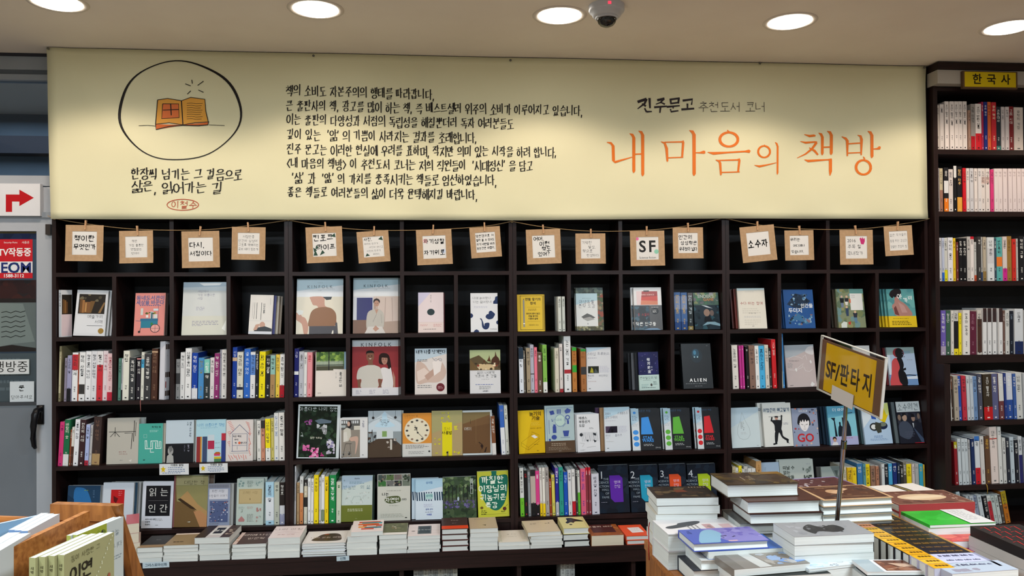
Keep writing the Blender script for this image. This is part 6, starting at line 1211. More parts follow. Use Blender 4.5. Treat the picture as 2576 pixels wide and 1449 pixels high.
# tall white book standing with its window patterned cover turned to the room
o = face('B1', 2, 0, 1108, 1180, 55, 'dcdce4', ''.join('R %.2f %.2f %.2f %.2f 3a2418;' % (.18+.3*(k % 3), y, .40+.3*(k % 3), y+.09) for k in range(3) for y in (.05, .53, .85))+'R .2 .69 .36 .8 8a2428;H .5 .25 .14 888 c 작은', 'x', T=0.032, back=0)
o.matrix_world = Matrix.Translation((x_at(Q('B1', 1180, 0)[0], 0.012, SZ[2])-0.002, 0.012, SZ[2]+0.0005)) @ Matrix.Rotation(math.radians(1.4), 4, 'Y') @ Matrix.Rotation(math.radians(66), 4, 'Z')
o['label'] = 'tall thick white book with brown windows, third shelf, door-side case'

# ================================================================ piles
def frameM(o, X, Y, Z): return Matrix.Translation(o) @ Matrix((X, Y, Z)).transposed().to_4x4()
def flat(x, y, z, yaw, along, depth, T, orient, col, **kw):
    """book lying flat; (x, y, z) = front left corner of its top face, along = length seen from the front, depth = into the pile"""
    c, s = math.cos(yaw), math.sin(yaw); ex = Vector((c, s, 0)); ey = Vector((-s, c, 0)); ez = Vector((0, 0, 1)); o = Vector((x, y, z))
    if orient == 'A': return book(frameM(o, ex, -ez, ey), along, depth, T, col, **kw)                       # spine at left, foot towards the viewer
    if orient == 'B': return book(frameM(o+ey*depth, -ey, -ez, ex), depth, along, T, col, **kw)             # fore-edge towards the viewer
    return book(frameM(o+ex*along, ey, -ez, -ex), depth, along, T, col, **kw)                               # spine towards the viewer
def pile(x, y, ztop, zbot, along, depth, yaw, specs, desc, where, orient='A', group='piled books', seed=0, jit=0.004):
    """specs: list of (T, colour, kwargs) from the top down; the last is repeated until the support is reached"""
    rnd = random.Random(seed); z = ztop; i = 0; out = []; H = ztop-zbot; Ts = []
    while z > zbot+0.006 and i < 14:
        T, col, kw = specs[min(i, len(specs)-1)]; kw = dict(kw); Ts.append(T)
        if z-T < zbot+0.009: T = z-zbot-0.0006
        dx, dy = (0, 0) if i == 0 else (rnd.uniform(-jit, jit), rnd.uniform(-jit, jit)*.6); dx += kw.pop('dx', 0); dy += kw.pop('dy', 0); dw = kw.pop('dw', 0); al = kw.pop('along', along)
        if i > 0 and 'art' in kw: kw.pop('art')
        if i == 0: lab = '%s, %s' % (desc, where)
        else: lab = '%s from the top under the %s' % (['', 'second', 'third', 'fourth', 'fifth', 'sixth', 'seventh', 'eighth', 'ninth', 'tenth', 'eleventh', 'twelfth', 'thirteenth', 'fourteenth'][i], ' '.join(desc.split()[:9]).rstrip(',')); lab = ' '.join(lab.split()[:16]).rstrip(',')
        out.append(flat(x+dx, y+dy, z, yaw+(rnd.uniform(-.02, .02) if i else 0), al, depth, T-0.0006, orient, col, label=lab, group=group, seed=seed+i, **kw)); z -= T; i += 1
    return out
LG_ = 'on the low ledge'
def ledge(fr, x0, x1, yb, yt, n, depth, col, art, desc, T=None, hard=False, yaw=0, cream=False, side='d2d2ce', y0=None, nexto='', topdx=0, dcol=None, rough=0.4):
    y = LY+0.006 if y0 is None else y0
    u0, vb = Q(fr, x0, yb); u1, vt = Q(fr, x1, yt)
    X0 = x_at(u0, y, LZ+.04); X1 = x_at(u1, y, LZ+.04); zt = on_y((u0+u1)/2, vt, y).z; zt = max(zt, LZ+0.02); T = (zt-LZ)/n
    sp = [(T, col, dict(hard=hard, art=art, cream=cream, rough=rough, dx=topdx)), (T, dcol or side, dict(hard=hard, cream=cream))]
    return pile(X0, y, zt, LZ, (X1-X0)*0.985, depth, yaw, sp, desc, 'on the low ledge '+nexto, 'A', 'piled books on the low ledge', seed=int(x0)+n)
ledge('C1', 790, 920, 880, 640, 4, 0.19, 'b86a72', 'R .06 .04 .94 .96 b8626c', 'pink covered book with cream pages', yaw=0.35, cream=True, dcol='c8a8a0', nexto='beside the book cart')
ledge('C1', 905, 1165, 1010, 875, 3, 0.195, '26221e', 'R 0 .78 1 1 8a7050;K .4 .35 .2 1 .05 888', 'black cover with a tan lower strip', nexto='left of the tan pile'.replace('left of', 'before'))
ledge('C1', 1172, 1530, 1008, 850, 5, 0.195, '8e7a5c', 'R 0 0 1 .1 d8c8bc;TB .3 .72 .1 1c1a18 c 숲속의;TB .42 .72 .06 1c1a18 l 책', 'tan cover with short black lettering', nexto='topping five books')
p_ = ledge('C1', 1535, 1845, 990, 832, 3, 0.195, 'd0d0cc', '', 'plain pale book', nexto='right under the black and white one'.replace('right ', ''))
x_ = x_at(Q('C1', 1487, 0)[0], LY+0.004, LZ+.15); zt_ = on_y(Q('C1', 1600, 765)[0], Q('C1', 1600, 765)[1], LY+0.004).z
zz = p_[0].location.z
flat(x_, LY+0.004, zz+0.0305, -0.04, 0.168, 0.205, 0.030, 'A', 'b8b4b4', art='R .0 .0 .3 1 2a2020;R .72 0 1 1 3a2a28;R .32 .12 .7 .8 d0d0cc;R .38 .2 .64 .68 16161a;TB .51 .44 .2 c0c0bc c 혐오;P b8b0ac .3 0 .4 0 .3 .5;N .78 .3 1 .8 10 .08 a89888,6a5a50', label='black and white photo cover topping the pile, pushed forward on the low ledge', group='piled books on the low ledge')
ledge('C1', 1868, 2215, 980, 838, 4, 0.195, '3e2422', 'HB .5 .25 .17 b8a8a0 c 거리에 나선;HB .6 .55 .17 b8a8a0 c 인문학;R .0 0 .12 1 c8b0a8;N 0 .4 .12 .9 8 .05 a87858,d8c8b8', 'dark maroon cover with pale brush title', dcol='cfd0cc', nexto='topping four books')
ledge('C1', 2232, 2560, 965, 775, 3, 0.2, 'd4c8c8', 'H .5 .3 .2 7a6a6c c 나의 아침;L .01 a88 .1 .6 .4 .5 .9 .62;H .5 .75 .12 a87a80 c 문학 산책', 'white and pink cover with script', nexto='on three thick volumes')
ledge('C2', 242, 688, 1018, 868, 5, 0.2, 'd2cdca', 'P 3c2a24 .18 .78 .28 .5 .38 .3 .6 .22 .78 .3 .86 .6 .84 .82 .5 .86;HB .5 .56 .1 a89890 c 나의 문화 여행;W .04 .04 .96 .96 .006 b8b4b0;E .48 .3 .06 .03 8a3028', 'white cover with a dark brown hill shape', T=None, hard=True, dcol='cfd2d6', nexto='topping five thin hardbacks')
ledge('C2', 700, 1008, 960, 800, 3, 0.2, 'd0ccc8', '', 'pale plain book', nexto='under the orange teal one')
zz = BOOKS[-3].location.z
x_ = x_at(Q('C2', 735, 0)[0], LY-0.001, LZ+.15)
flat(x_, LY+0.002, zz+0.0225, 0.04, 0.158, 0.2, 0.022, 'A', 'd6c8c6', art='R .2 .12 .9 .24 b84a30;R .3 .2 .95 .34 3a8890;R .18 .3 .85 .44 c8602c;R .34 .42 .96 .56 a83a2c;R .2 .52 .8 .66 d88a38;R .4 .6 .94 .72 2c6a78;R .3 .7 .7 .82 c04a34;R .46 .5 .76 .58 d8d0cc', label='orange and teal striped cover topping the pile, pushed forward on the low ledge', group='piled books on the low ledge')
ledge('C2', 1020, 1305, 955, 785, 4, 0.2, '5a5c40', 'R 0 0 .96 .8 565a3c;N 0 0 .96 .8 20 .1 4c5034,62684a,70704e;N .35 .25 .6 .5 6 .04 c8c0b0,b87a50;R 0 .82 1 1 d4d0cc', 'olive photo cover with a white foot', nexto='topping four books')
ledge('C2', 1310, 1645, 955, 795, 5, 0.2, 'cfc4c2', 'L .008 b0a4a2 0 .3 1 .3;L .008 b0a4a2 0 .55 1 .55;L .008 b0a4a2 0 .8 1 .8;R .3 .16 .72 .84 20292c;W .32 .2 .7 .8 .008 8a9898;H .5 .5 .1 b8c4c4 c 골목책방;E .16 .6 .06 .04 8a8280', 'pinkish plank cover with a dark slate', nexto='topping five books')
ledge('C2', 1655, 1930, 925, 725, 4, 0.2, '3c2a26', 'R 0 .72 1 1 c8401c;H .5 .25 .1 a8988c c 로마모;K .4 .5 .2 1 .04 988', 'brown cover with a bright orange foot', hard=True, dcol='4a2a28', nexto='topping four hardbacks')
ledge('C2', 1942, 2230, 915, 722, 5, 0.2, 'a8957c', 'R .06 .04 .94 .96 ab987f;K .2 .12 .6 2 .04 6a5a48;P 3a2a1c .45 .7 .6 .66 .58 .76 .53 .72', 'tan cover with a small dark bird', nexto='topping five books')
ledge('C2', 2230, 2548, 915, 858, 2, 0.2, 'd0c8bc', 'H .5 .35 .09 8a8878 c 꽃 피는;H .5 .55 .09 8a8878 c 이야기;N 0 0 .2 1 12 .04 a8b490,c0c4a8;N .8 0 1 1 12 .04 a8b490,c0c4a8', 'cream floral cover in the lowest pile', nexto='in front of the case join')
ledge('C3', 355, 735, 1110, 975, 4, 0.2, 'd0cbc0', '', 'pale book', nexto='below the cream one')
zz = BOOKS[-4].location.z
x_ = x_at(Q('C3', 318, 0)[0], LY-0.001, LZ+.15)
flat(x_, LY+0.002, zz+0.0205, 0.05, 0.172, 0.21, 0.020, 'A', 'b9ab92', art='R .04 .03 .96 .97 beaf96;HB .3 .3 .1 3a342c c 눈먼;K .35 .2 .3 1 .03 8a7a60;HB .75 .3 .08 3a342c c 하루', label='cream beige cover topping the pile, pushed out over the ledge', group='piled books on the low ledge')
ledge('C3', 738, 1052, 1080, 880, 3, 0.2, 'c8bf84', 'P 1c1a18 .3 .14 .5 .1 .62 .2 .84 .34 .9 .46 .6 .44 .5 .56 .4 .5 .26 .6 .2 .5 .3 .36;E .36 .7 .06 .05 1c1a18;R .9 0 1 1 b8b078', 'yellow cream cover with a black ink splash', hard=True, dcol='1a1a1e', nexto='topping three black hardbacks')
ledge('C3', 1068, 1455, 1085, 968, 1, 0.19, '8a4a1e', 'R .12 0 .84 .74 441812;N 0 .74 1 1 14 .05 a86428,7a3c18;N .84 0 1 1 10 .05 b0682a,8a4a1e;HB .45 .2 .14 c8b0a0 c 마음의 바다', 'thick book with an orange brown frame cover', nexto='beside the orange pair', cream=True)
ledge('C3', 1478, 1760, 1080, 972, 2, 0.19, 'd8502c', 'P dcd4d4 .3 .26 .82 .24 .88 .7 .36 .74;H .58 .4 .1 888 c 마음을;H .58 .56 .1 888 c 나누다', 'vivid orange hardback with a pale label', hard=True, dcol='d8502c', nexto='before the table corner')
# notes and shelf labels
def tagcard(fr, x0, y0, x1, y1, y, ops, label, rot=0, col='dadcde', cat='label', gloss=0.12):
    p = on_y(*Q(fr, x0, y0), y); q = on_y(*Q(fr, x1, y1), y); w_, h_ = q.x-p.x, p.z-q.z
    a = MB(); a.box(0, w_, 0, 0.0008, -h_, 0, pmat(col, gloss)); o = a.build('shelf_label'); o.matrix_world = Matrix.Translation(p) @ Matrix.Rotation(rot, 4, 'Y') @ Matrix.Rotation(0.06, 4, 'X')
    tag(o, label, cat); b = MB(); f = Face(b, (0, 0, 0), (1, 0, 0), (0, 0, -1), w_, h_, gloss); f.ops(ops, 4); b.build('lettering', o)
STAR = 'P d8b820 .04 .4 .1 .38 .13 .18 .16 .38 .22 .4 .17 .55 .19 .78 .13 .66 .07 .78 .09 .55;'
tagcard('C1', 1130, 30, 1428, 134, -0.006, STAR+'TB .6 .12 .09 333 c 이벤트 알림;K .3 .3 .6 3 .18 7a8aa8;K .1 .8 .8 1 .16 7a8aa8', 'glossy note with a yellow star hanging under the half-black book, fourth shelf', 0.01)
tagcard('C1', 1535, 28, 1822, 116, -0.006, STAR+'TB .6 .12 .09 333 c 이벤트 알림;K .3 .3 .6 3 .18 7a8aa8;K .36 .8 .5 1 .16 7a8aa8', 'glossy note with a yellow star hanging under the sky blue book, fourth shelf', 0.0)
tagcard('C1', 960, 1028, 1230, 1078, LY-0.002, 'TB .5 .5 .13 334a5a c 그리스로마신화'.replace('334a5a', '334a5a'), 'long printed shelf label on the ledge front near the cart', -0.01, 'b8c8d0')
tagcard('C2', 590, 1006, 718, 1050, LY-0.002, 'TB .5 .5 .26 334a5a c 신화', 'short printed shelf label on the ledge front under the hill cover pile', -0.02, 'b8c8d0')
# dim books in the low cabinet
def lowbooks(x0, n, hgt, cols, why):
    for i in range(n):
        T = 0.024; x = x0+i*(T+0.001)
        book(Matrix.Translation((x+T, LY+0.05, 0.051)) @ Matrix.Rotation(math.pi/2, 4, 'Z'), 0.15, hgt-0.004*(i % 3), T, cols[i % len(cols)], sart='V .5 .1 .6 .5 444 %s' % WORDS[i % 9], label='%s book in the low cabinet, %s, %s along' % (cname(cols[i % len(cols)]), why, ['first', 'second', 'third', 'fourth', 'fifth', 'sixth', 'seventh', 'eighth', 'ninth', 'tenth'][i]), group='books in the low cabinet')
lowbooks(1.86, 9, 0.20, ['8a8c88', '7a7e7c', '98988f'], 'under the second case')
lowbooks(2.62, 3, 0.19, ['a8aca8', '9a9e9c', '8e9290'], 'before the table corner')

# ================================================================ table with piles, in front of the history side
TZ = 0.75; TX0 = 2.714; TY1 = -1.535
tb = empty('display_table', (TX0, TY1, 0), 'oiled wood display table loaded with piled books', 'table')
def tpart(n, b, m): a = MB(); a.box(*b, m, M=Matrix.Translation((-TX0, -TY1, 0))); return a.build(n, tb)
tpart('table_top', (TX0, 4.62, -2.95, TY1, TZ-0.03, TZ), OAK)
tpart('rear_leaf', (3.05, 3.86, TY1+0.002, -1.33, TZ-0.03, TZ), OAK)
for xx in (3.07, 3.81): tpart('leg', (xx, xx+0.03, -1.37, -1.34, 0.0, TZ-0.03), OAK2)
tpart('side_board', (TX0+0.004, TX0+0.028, -2.94, TY1-0.005, 0.0, TZ-0.03), OAK2); tpart('side_board', (4.58, 4.61, -2.94, TY1-0.005, 0.0, TZ-0.03), OAK2)
tpart('back_board', (TX0+0.028, 4.58, TY1-0.03, TY1-0.006, 0.0, TZ-0.03), OAK); tpart('middle_shelf', (TX0+0.028, 4.58, -2.94, TY1-0.03, 0.35, 0.37), OAK)
def quad(fa, FL, fb, FRp, z):
    a = on_z(*Q(fa, *FL), z); b = on_z(*Q(fb, *FRp), z); return a, (b-a).length, math.atan2(b.y-a.y, b.x-a.x)
def depth_to(a, yaw, fr, BL, z):
    b = on_z(*Q(fr, *BL), z); return max(0.12, min(0.26, (b-a).dot(Vector((-math.sin(yaw), math.cos(yaw), 0)))))
def tp(fa, FL, fb, FRp, z, BLf, BL, specs, desc, orient='B', zbot=TZ, D=None, seed=0, L=None, jit=0.004, yaw=None):
    if z is None: d_ = ray(*Q(fa, *FL)); z = CAM.z+(TY1-0.004-D-CAM.y)*d_.z/d_.y
    a, l, yw = quad(fa, FL, fb, FRp, z); yw = yw if yaw is None else yaw; d = D or depth_to(a, yw, BLf, BL, z); l = L or l
    0 and print('pile', desc[:30], [round(v, 3) for v in a], 'L %.3f D %.3f yaw %.2f' % (l, d, yw))
    return pile(a.x, a.y, z, zbot, l, d, yw, specs, desc, 'table pile', orient, 'piled books on the table', seed, jit)
PGW = dict(hard=True)
tp('C4', (235, 560), 'C4', (945, 548), None, 'C4', (118, 458), [(0.027, '2e2620', dict(art='N .1 .1 .9 .95 34 .12 2a221c,4a3a2a,3a2c22,5a4a34,30281f;P 6a3a28 .3 .45 .5 .4 .55 .6 .35 .62;K .08 .05 .1 6 .05 8a7a68', rough=0.28)), (0.028, 'b8b4a8', {})],
   'dark brown painting cover', D=0.155, seed=2, zbot=TZ)
tp('C4', (1045, 408), 'C4', (1862, 384), 0.992, 'C4', (870, 335), [(0.043, '3e3022', dict(hard=True, art='N 0 0 1 1 44 .14 3a2e20,4e3e24,5e4c28,2e2620,44381f;R 0 0 .2 .3 7a5a24;H .5 .55 .12 b8a890 c 기사단;K .4 .66 .3 1 .04 a89880', rough=0.3)), (0.040, '4a2a20', dict(hard=True, dx=0.048, dy=-0.05, art='')), (0.034, '3a2a26', dict(hard=True, dx=0.055, dy=-0.05)), (0.038, '5a5a58', dict(hard=True, dx=0.03, dy=-0.03))],
   'brown and gold painting cover crowning the tallest pile', D=0.165, seed=3, jit=0.002)
b2 = BOOKS[-5] if False else None
tp('C4', (2140, 582), 'C5', (780, 545), 0.948, 'C4', (1885, 462), [(0.024, 'c09a72', dict(hard=True, art='R .04 .04 .96 .96 4e2e22;N .06 .06 .94 .94 40 .07 5a3626,3c241c,6e4a34,43302a;E .45 .62 .16 .12 b08a68;P c09a78 .2 .4 .3 .36 .6 .66 .5 .7;L .012 c09a72 .1 .3 .16 .8;L .012 c09a72 .84 .2 .8 .7')), (0.026, '6a6e6c', dict(hard=True)), (0.026, 'a89a80', dict(hard=True))],
   'brown painting cover with a tan border', D=0.17, seed=4, jit=0.001)
tp('C4', (1850, 470), 'C5', (405, 420), 0.925, 'C4', (1840, 360), [(0.024, '8a7ab0', dict(art='R .05 .02 .98 .98 4e2c2c;N .06 .04 .96 .96 60 .05 5a3434,44282c,7a5a54,3a2428,a89a98;N .55 .7 .95 .98 12 .06 b8b0b8,9a94a4')), (0.026, 'b0aca4', {})],
   'mottled red brown cover with a lilac spine, behind the pole', D=0.15, seed=5)
tp('C5', (770, 520), 'C5', (1145, 490), 0.872, 'C5', (620, 458), [(0.022, 'd4ccc4', dict(art='R .0 .42 1 .56 2c2622;R .1 .46 .9 .52 7a6a3c')), (0.024, 'c8c4bc', {})], 'white cover with a dark central strip', L=0.2, D=0.13, seed=6)
tp('C5', (845, 636), 'C5', (1712, 602), 0.882, 'C5', (780, 505), [(0.028, '9a3a3a', dict(hard=True, art='R 0 0 1 1 6a4438;N .03 .03 .97 .97 40 .1 6e4a3e,5a382e,8a6a58,52342c;E .5 .5 .24 .32 c8aa88;P d4bc9c .34 .3 .5 .24 .62 .5 .6 .8 .46 .78;N .1 .8 .9 .95 8 .04 b89a88;W 0 0 1 1 .015 b8947a')), (0.030, '9a3a3a', dict(hard=True)), (0.03, '8a8480', dict(hard=True))],
   'large red spined book with an oval picture', orient='C', D=0.17, seed=7)
g0 = tp('C5', (1195, 868), 'C5', (1950, 842), 0.884, 'C5', (875, 700), [(0.010, '3aa838', dict(art='R 0 0 1 1 3aa838;N 0 .1 .9 .7 12 .16 38a034,44b040,3eaa3c', rough=0.18)), (0.024, 'd2d0cc', dict(hard=False))],
   'bright green and white wrapped book', orient='A', D=0.155, seed=8)
g0[0].children[-1]['label'] = 'green cover print'
a_ = MB(); f_ = Face(a_, (0, 0, 0), (1, 0, 0), (0, 0, -1), 1, 1)
# white right half of the green book
_g = g0[0]; bb = [v.co for v in _g.data.vertices]; gw = max(v.x for v in bb); gh = max(v.z for v in bb)
a_ = MB(); f_ = Face(a_, (0, 0, gh), (1, 0, 0), (0, 0, -1), gw, gh, 0.25, eps=0.0022); f_.N = Vector((0, -1, 0)); f_.ops('R .62 0 1 1 cfcbc8;K .68 .1 .25 10 .07 a8a4a4;R .62 0 .66 1 d4d2ce'); a_.build('white_panel', _g)
tp('C5', (1400, 1056), 'C5', (1855, 1045), 0.852, 'C5', (1240, 880), [(0.022, 'b8302c', dict(rough=0.2, art='N 0 0 1 1 16 .16 b42c28,c84038,a82824,c8503c')), (0.024, 'b83888', dict(dx=0.012, dy=-0.03, rough=0.2)), (0.026, 'c0a8b8', {})],
   'glossy red cover below the green one', orient='A', D=0.08, seed=9, L=0.16)
# the row of thick series volumes standing spine up
pA = on_z(*Q('C5', 105, 748), 0.862); pB = on_z(*Q('C5', 1150, 1310), 0.862)
NS = 14; zt = 0.862; dv = (pB-pA)
cols = ['1e1a16', '2a2a22', '241e1a', '2a1e18', '231c17', '1c1a1a', '241c14', '1e1a16', '221a14', '1a1620', '1a1820', 'b4b4cc', 'b8b8d0', 'b0b0c0']
heads = ['d09a20', 'd0a028', 'd8a060', 'd08c68', 'd0a01c', 'd09c20', 'cc9a1c', 'd8a41c', 'd49a18', 'd09a1c', 'd09414', 'd29c18', 'd8a830', 'd09818']
nth = ['first', 'second', 'third', 'fourth', 'fifth', 'sixth', 'seventh', 'eighth', 'ninth', 'tenth', 'eleventh', 'twelfth', 'thirteenth', 'fourteenth']
stepv = dv/(NS-1); ly = abs(stepv.y)
for i in range(NS):
    q = pA+stepv*i; T = ly-0.0012; Hh = 0.198; gold = '8a6228' if i < 11 else '3a3a5a'
    # front-left corner of the spine top: q is at the front edge
    M = frameM(Vector((q.x, q.y-ly, zt)), Vector((0, 0, -1)), Vector((0, 1, 0)), Vector((1, 0, 0)))
    book(M, zt-TZ-0.001, Hh, T, cols[i], sart='R 0 0 1 .05 %s;R 0 .70 1 1 %s;R 0 .72 .08 .98 %s;' % ('a87c3c' if i < 11 else '8a8aa0', heads[i], 'b07a10')+'H .5 .0 .1 %s c ;' % gold+''.join('R %.2f %.3f %.2f %.3f %s;' % (.34+.04*((k*5+i) % 3), .10+.022*k, .58+.05*((k*3+i) % 3), .112+.022*k+.004*(k % 2), gold) for k in range(24) if (k*7+i*3) % 6)+''.join('R .35 %.3f .6 %.3f 5a3c10;' % (.74+.05*k, .775+.05*k) for k in range(4)),
         hard=True, cream=False, rough=0.3, label='%s volume from the pole in the row of %s spines lying upward' % (nth[i], 'black and orange' if i < 11 else 'lilac and orange'), group='series volumes with spines up on the table', seed=i)
tp('C4', (1810, 1003), 'C5', (560, 962), 0.905, 'C4', (1560, 872), [(0.026, '8a8a8c', dict(art='N .05 .1 .95 .9 20 .1 8e8e90,828286,96969a;P 2c2c2e .3 .3 .6 .25 .8 .4 .7 .6 .85 .7 .5 .75 .2 .6 .4 .5;N .3 .3 .8 .7 14 .06 3a3a3c,242426,6a6a6c')), (0.030, 'b8bcb8', {})],
   'grey cover with a dark ink cloud', D=0.138, seed=11, jit=0.002)
tp('C4', (365, 970), 'C4', (1210, 925), 0.864, 'C4', (170, 808), [(0.056, 'd0cccc', dict(hard=True, art='P 34343a .2 .45 .3 .4 .5 .55 .66 .85 .6 .94 .5 .9 .4 .75 .3 .7;R .45 .3 .95 .42 b08a8c;R .5 .05 .9 .2 c4a8aa;HB .66 .35 .08 555 c 말러;K .5 .5 .35 3 .06 777')), (0.056, 'c8c4c4', dict(hard=True))],
   'very thick white book with a dark figure and red ribbon', D=0.150, seed=12, jit=0.002)
rb = BOOKS[-2]; a = MB(); a.tube([(0.002, 0.02, 0.006), (0.0, 0.055, -0.003), (0.003, 0.085, -0.0035), (-0.001, 0.10, -0.004)], 0.0018, pmat('a01820', 0.6), 5)
tp('C4', (660, 1080), 'C4', (1520, 1037), 0.876, 'C4', (462, 915), [(0.025, '4a58a4', dict(hard=True, art='P 7a74b0 0 0 1 0 1 .5 .6 .62 .2 .6 0 .7;N 0 0 .7 .55 24 .12 726aac,8a84bc,665ea4;P 7aa0b8 .1 .58 .4 .5 .8 .6 1 .66 1 .9 .6 .84 .2 .72;N .55 .35 .75 .6 6 .05 3a3458;K .9 .4 .06 1 .3 d8b0a8;H .25 .9 .1 2a3468 c 바람')), (0.024, '3a64b0', dict(dx=0.045, dy=0.0, art='')), (0.030, 'd0d0cc', dict(hard=True, dx=0.02)), (0.05, '2a2c34', dict(hard=True, dx=0.0))],
   'lilac blue hardback with a faded picture', D=0.137, seed=13, jit=0.002)
tp('C4', (1120, 1375), 'C4', (1990, 1300), 0.838, 'C4', (850, 1225), [(0.0225, '7a746c', dict(rough=0.2, art='R 0 0 .14 1 6a645c;P b8b8b4 .3 0 .44 0 .5 1 .34 1;P 8a8278 .46 0 1 0 1 .6 .5 .8;E .72 .45 .14 .2 4a4440;P 6a8cc0 .66 .7 .8 .5 1 .5 1 .8 .8 .9;N .5 .1 1 .9 16 .08 9a948c,7a746c,a8a8a8,8aa0c0')), (0.03, 'c8ccd0', {})],
   'photo cover in grey, brown and blue at the near edge', orient='A', D=0.118, seed=14, zbot=0.815)
tp('C4', (1130, 1480), 'C4', (2230, 1420), 0.815, 'C4', (1110, 1385), [(0.02, 'cfd3d0', dict(art='R 0 .25 1 1 141816;P 2a9c30 .25 .3 .9 .28 .95 .6 .3 .6;E .2 .12 .05 .05 4a9a48;E .34 .12 .05 .05 4a9a48;E .48 .12 .05 .05 4a9a48;K .6 .1 .3 2 .06 a8b0a8;K .04 .35 .15 3 .08 c8c8c8')), (0.03, 'c8c8c4', {})],
   'black and vivid green cover at the very bottom of the picture', orient='A', D=0.122, seed=15)
tp('C5', (480, 1402), 'C5', (1395, 1396), 0.836, 'C5', (160, 1275), [(0.010, 'd4d4d4', dict(rough=0.25, art='R 0 0 .22 1 9aa4a8;R .26 .08 .98 .92 6a4030;N .28 .1 .96 .9 20 .1 7a4a36,5c382c,8a5e48;P b89a84 .4 .3 .6 .35 .9 .6 .5 .6;L .008 c8a890 .3 .8 .7 .5')), (0.012, '1c1e20', dict(dx=0.01, dy=-0.008)), (0.03, 'c8ccca', {})],
   'white bordered magazine with a brown painting', orient='A', D=0.10, seed=16)
p_ = tp('C5', (2290, 1150), 'C5', (3000, 1120), 0.900, 'C5', (1862, 872), [(0.030, '1e1a1a', dict(art='N .02 .02 .98 .98 10 .1 241e1e,1a1616;'+''.join('L .016 b81c20 %.2f %.2f %.2f %.2f %.2f %.2f;' % (.08+.2*(k % 4), .12+.2*(k//4), .2+.2*(k % 4), .08+.2*(k//4), .16+.2*(k % 4), .24+.2*(k//4)) for k in range(16)))), (0.030, 'b8b4b0', {})],
   'black cover with red brush letters at the far side', orient='A', L=0.16, D=0.225, seed=17, yaw=0.0)
tp('C5', (1450, 1425), 'C5', (2210, 1372), 0.862, 'C5', (1150, 1318), [(0.030, 'a8b0c0', dict(art='R .02 .02 .98 .98 a4acb8;K .2 .3 .7 1 .1 4a5260;N .1 .6 .6 .9 5 .08 8a8490')), (0.03, '8aa4b4', {})],
   'grey blue book at the end of the series row', orient='A', D=0.075, seed=18)
tp('C4', (1980, 1372), 'C5', (430, 1300), 0.826, 'C4', (1800, 1235), [(0.008, 'ccd2d6', dict(rough=0.25, art='N .0 .2 .5 .9 10 .1 b4c8e0,c8d0d8;L .006 445 .6 .3 .7 .2 .8 .35 .7 .5 .62 .42;H .5 .75 .08 556 c 수첩')), (0.03, 'b8bcb8', {})],
   'pale magazine between the grey cover and the near edge', orient='A', D=0.045, seed=21, jit=0.001)
# red ribbon bookmark and hanging tassels
def ribbon(P, col, label, r=0.0016):
    a = MB(); a.tube(P, r, pmat(col, 0.6), 5); o = a.build('ribbon_bookmark', smooth=True); tag(o, label, 'bookmark'); return o
P0 = on_z(*Q('C4', 168, 870), 0.84); P1 = on_z(*Q('C4', 175, 1060), 0.79)
ribbon([P0+Vector((-.004, 0, .01)), P0+Vector((-.007, 0, -.01)), P1+Vector((-.008, 0, 0.0)), P1+Vector((-.009, 0, -.03)), P1+Vector((-.008, 0, -.06))], 'a01820', 'red ribbon hanging down the corner of the thick white books')
q = on_y(*Q('B1', 940, 672), 0.0); ribbon([Vector((q.x, 0.004, SZ[2]+0.002)), Vector((q.x, -0.003, SZ[2]-0.003)), Vector((q.x+.001, -0.004, SZ[2]-0.03)), Vector((q.x+.002, -0.004, SZ[2]-0.055))], 'a86a64', 'thin pink ribbon hanging over the third shelf edge')
q = on_y(*Q('C5', 1845, 500), HYL); ribbon([Vector((q.x, HYL+0.004, hz[15]+0.002)), Vector((q.x, HYL-0.003, hz[15]-0.003)), Vector((q.x+.003, HYL-0.004, hz[15]-0.025)), Vector((q.x+.001, HYL-0.004, hz[15]-0.05))], 'c8a040', 'thin gold ribbon hanging over a history case shelf')

# standing sign among the piles
SC = Vector((3.207, -2.029, 1.371)); RX = Vector((0.107, -0.981, -0.161)).normalized(); RZ = Vector((0.014, -0.161, 0.987)); RZ = (RZ-RX*RZ.dot(RX)).normalized(); RY = RZ.cross(RX)
SM = frameM(SC, RX, RY, RZ)
st = empty('standing_sign', SM, 'yellow genre sign in an acrylic holder on a metal pole', 'sign')
a = MB(); a.box(-.15, .15, -.0035, -.002, -.0855, .0855, ACRYL); a.build('acrylic_front', st)
a = MB(); a.box(-.15, .15, .002, .0035, -.0855, .0855, ACRYL); a.build('acrylic_back', st)
a = MB(); e = pmat('b8b4ac', 0.15)
for b in ((-.152, -.149), (.149, .152)): a.box(b[0], b[1], -.004, .004, -.0865, .0865, e)
a.box(-.152, .152, -.004, .004, -.0875, -.0855, e); a.box(-.152, .152, -.004, .004, .0855, .0875, e); a.build('acrylic_rim', st)
a = MB(); a.box(-.146, .146, -.0012, .0012, -.083, .076, pmat('6a4c38', 0.6)); cdb = a.build('backing_card', st)
a = MB(); f = Face(a, (-.122, -.0013, .07), (1, 0, 0), (0, 0, -1), .236, .150, 0.5); f.ops('R 0 0 1 1 d2a410'); a.build('yellow_sheet', cdb)
a = MB(); f = Face(a, (-.122, -.0016, .07), (1, 0, 0), (0, 0, -1), .236, .150, 0.5)
for t, x, sq in (('S', .06, .78), ('F', .185, .78), ('/', .275, .9), ('판', .42, .66), ('타', .64, .66), ('지', .86, .66)): f.text(x*.236, .078, .072, '2a1c08', 'c', t, 0.022, 0, sq)
a.build('lettering', cdb)
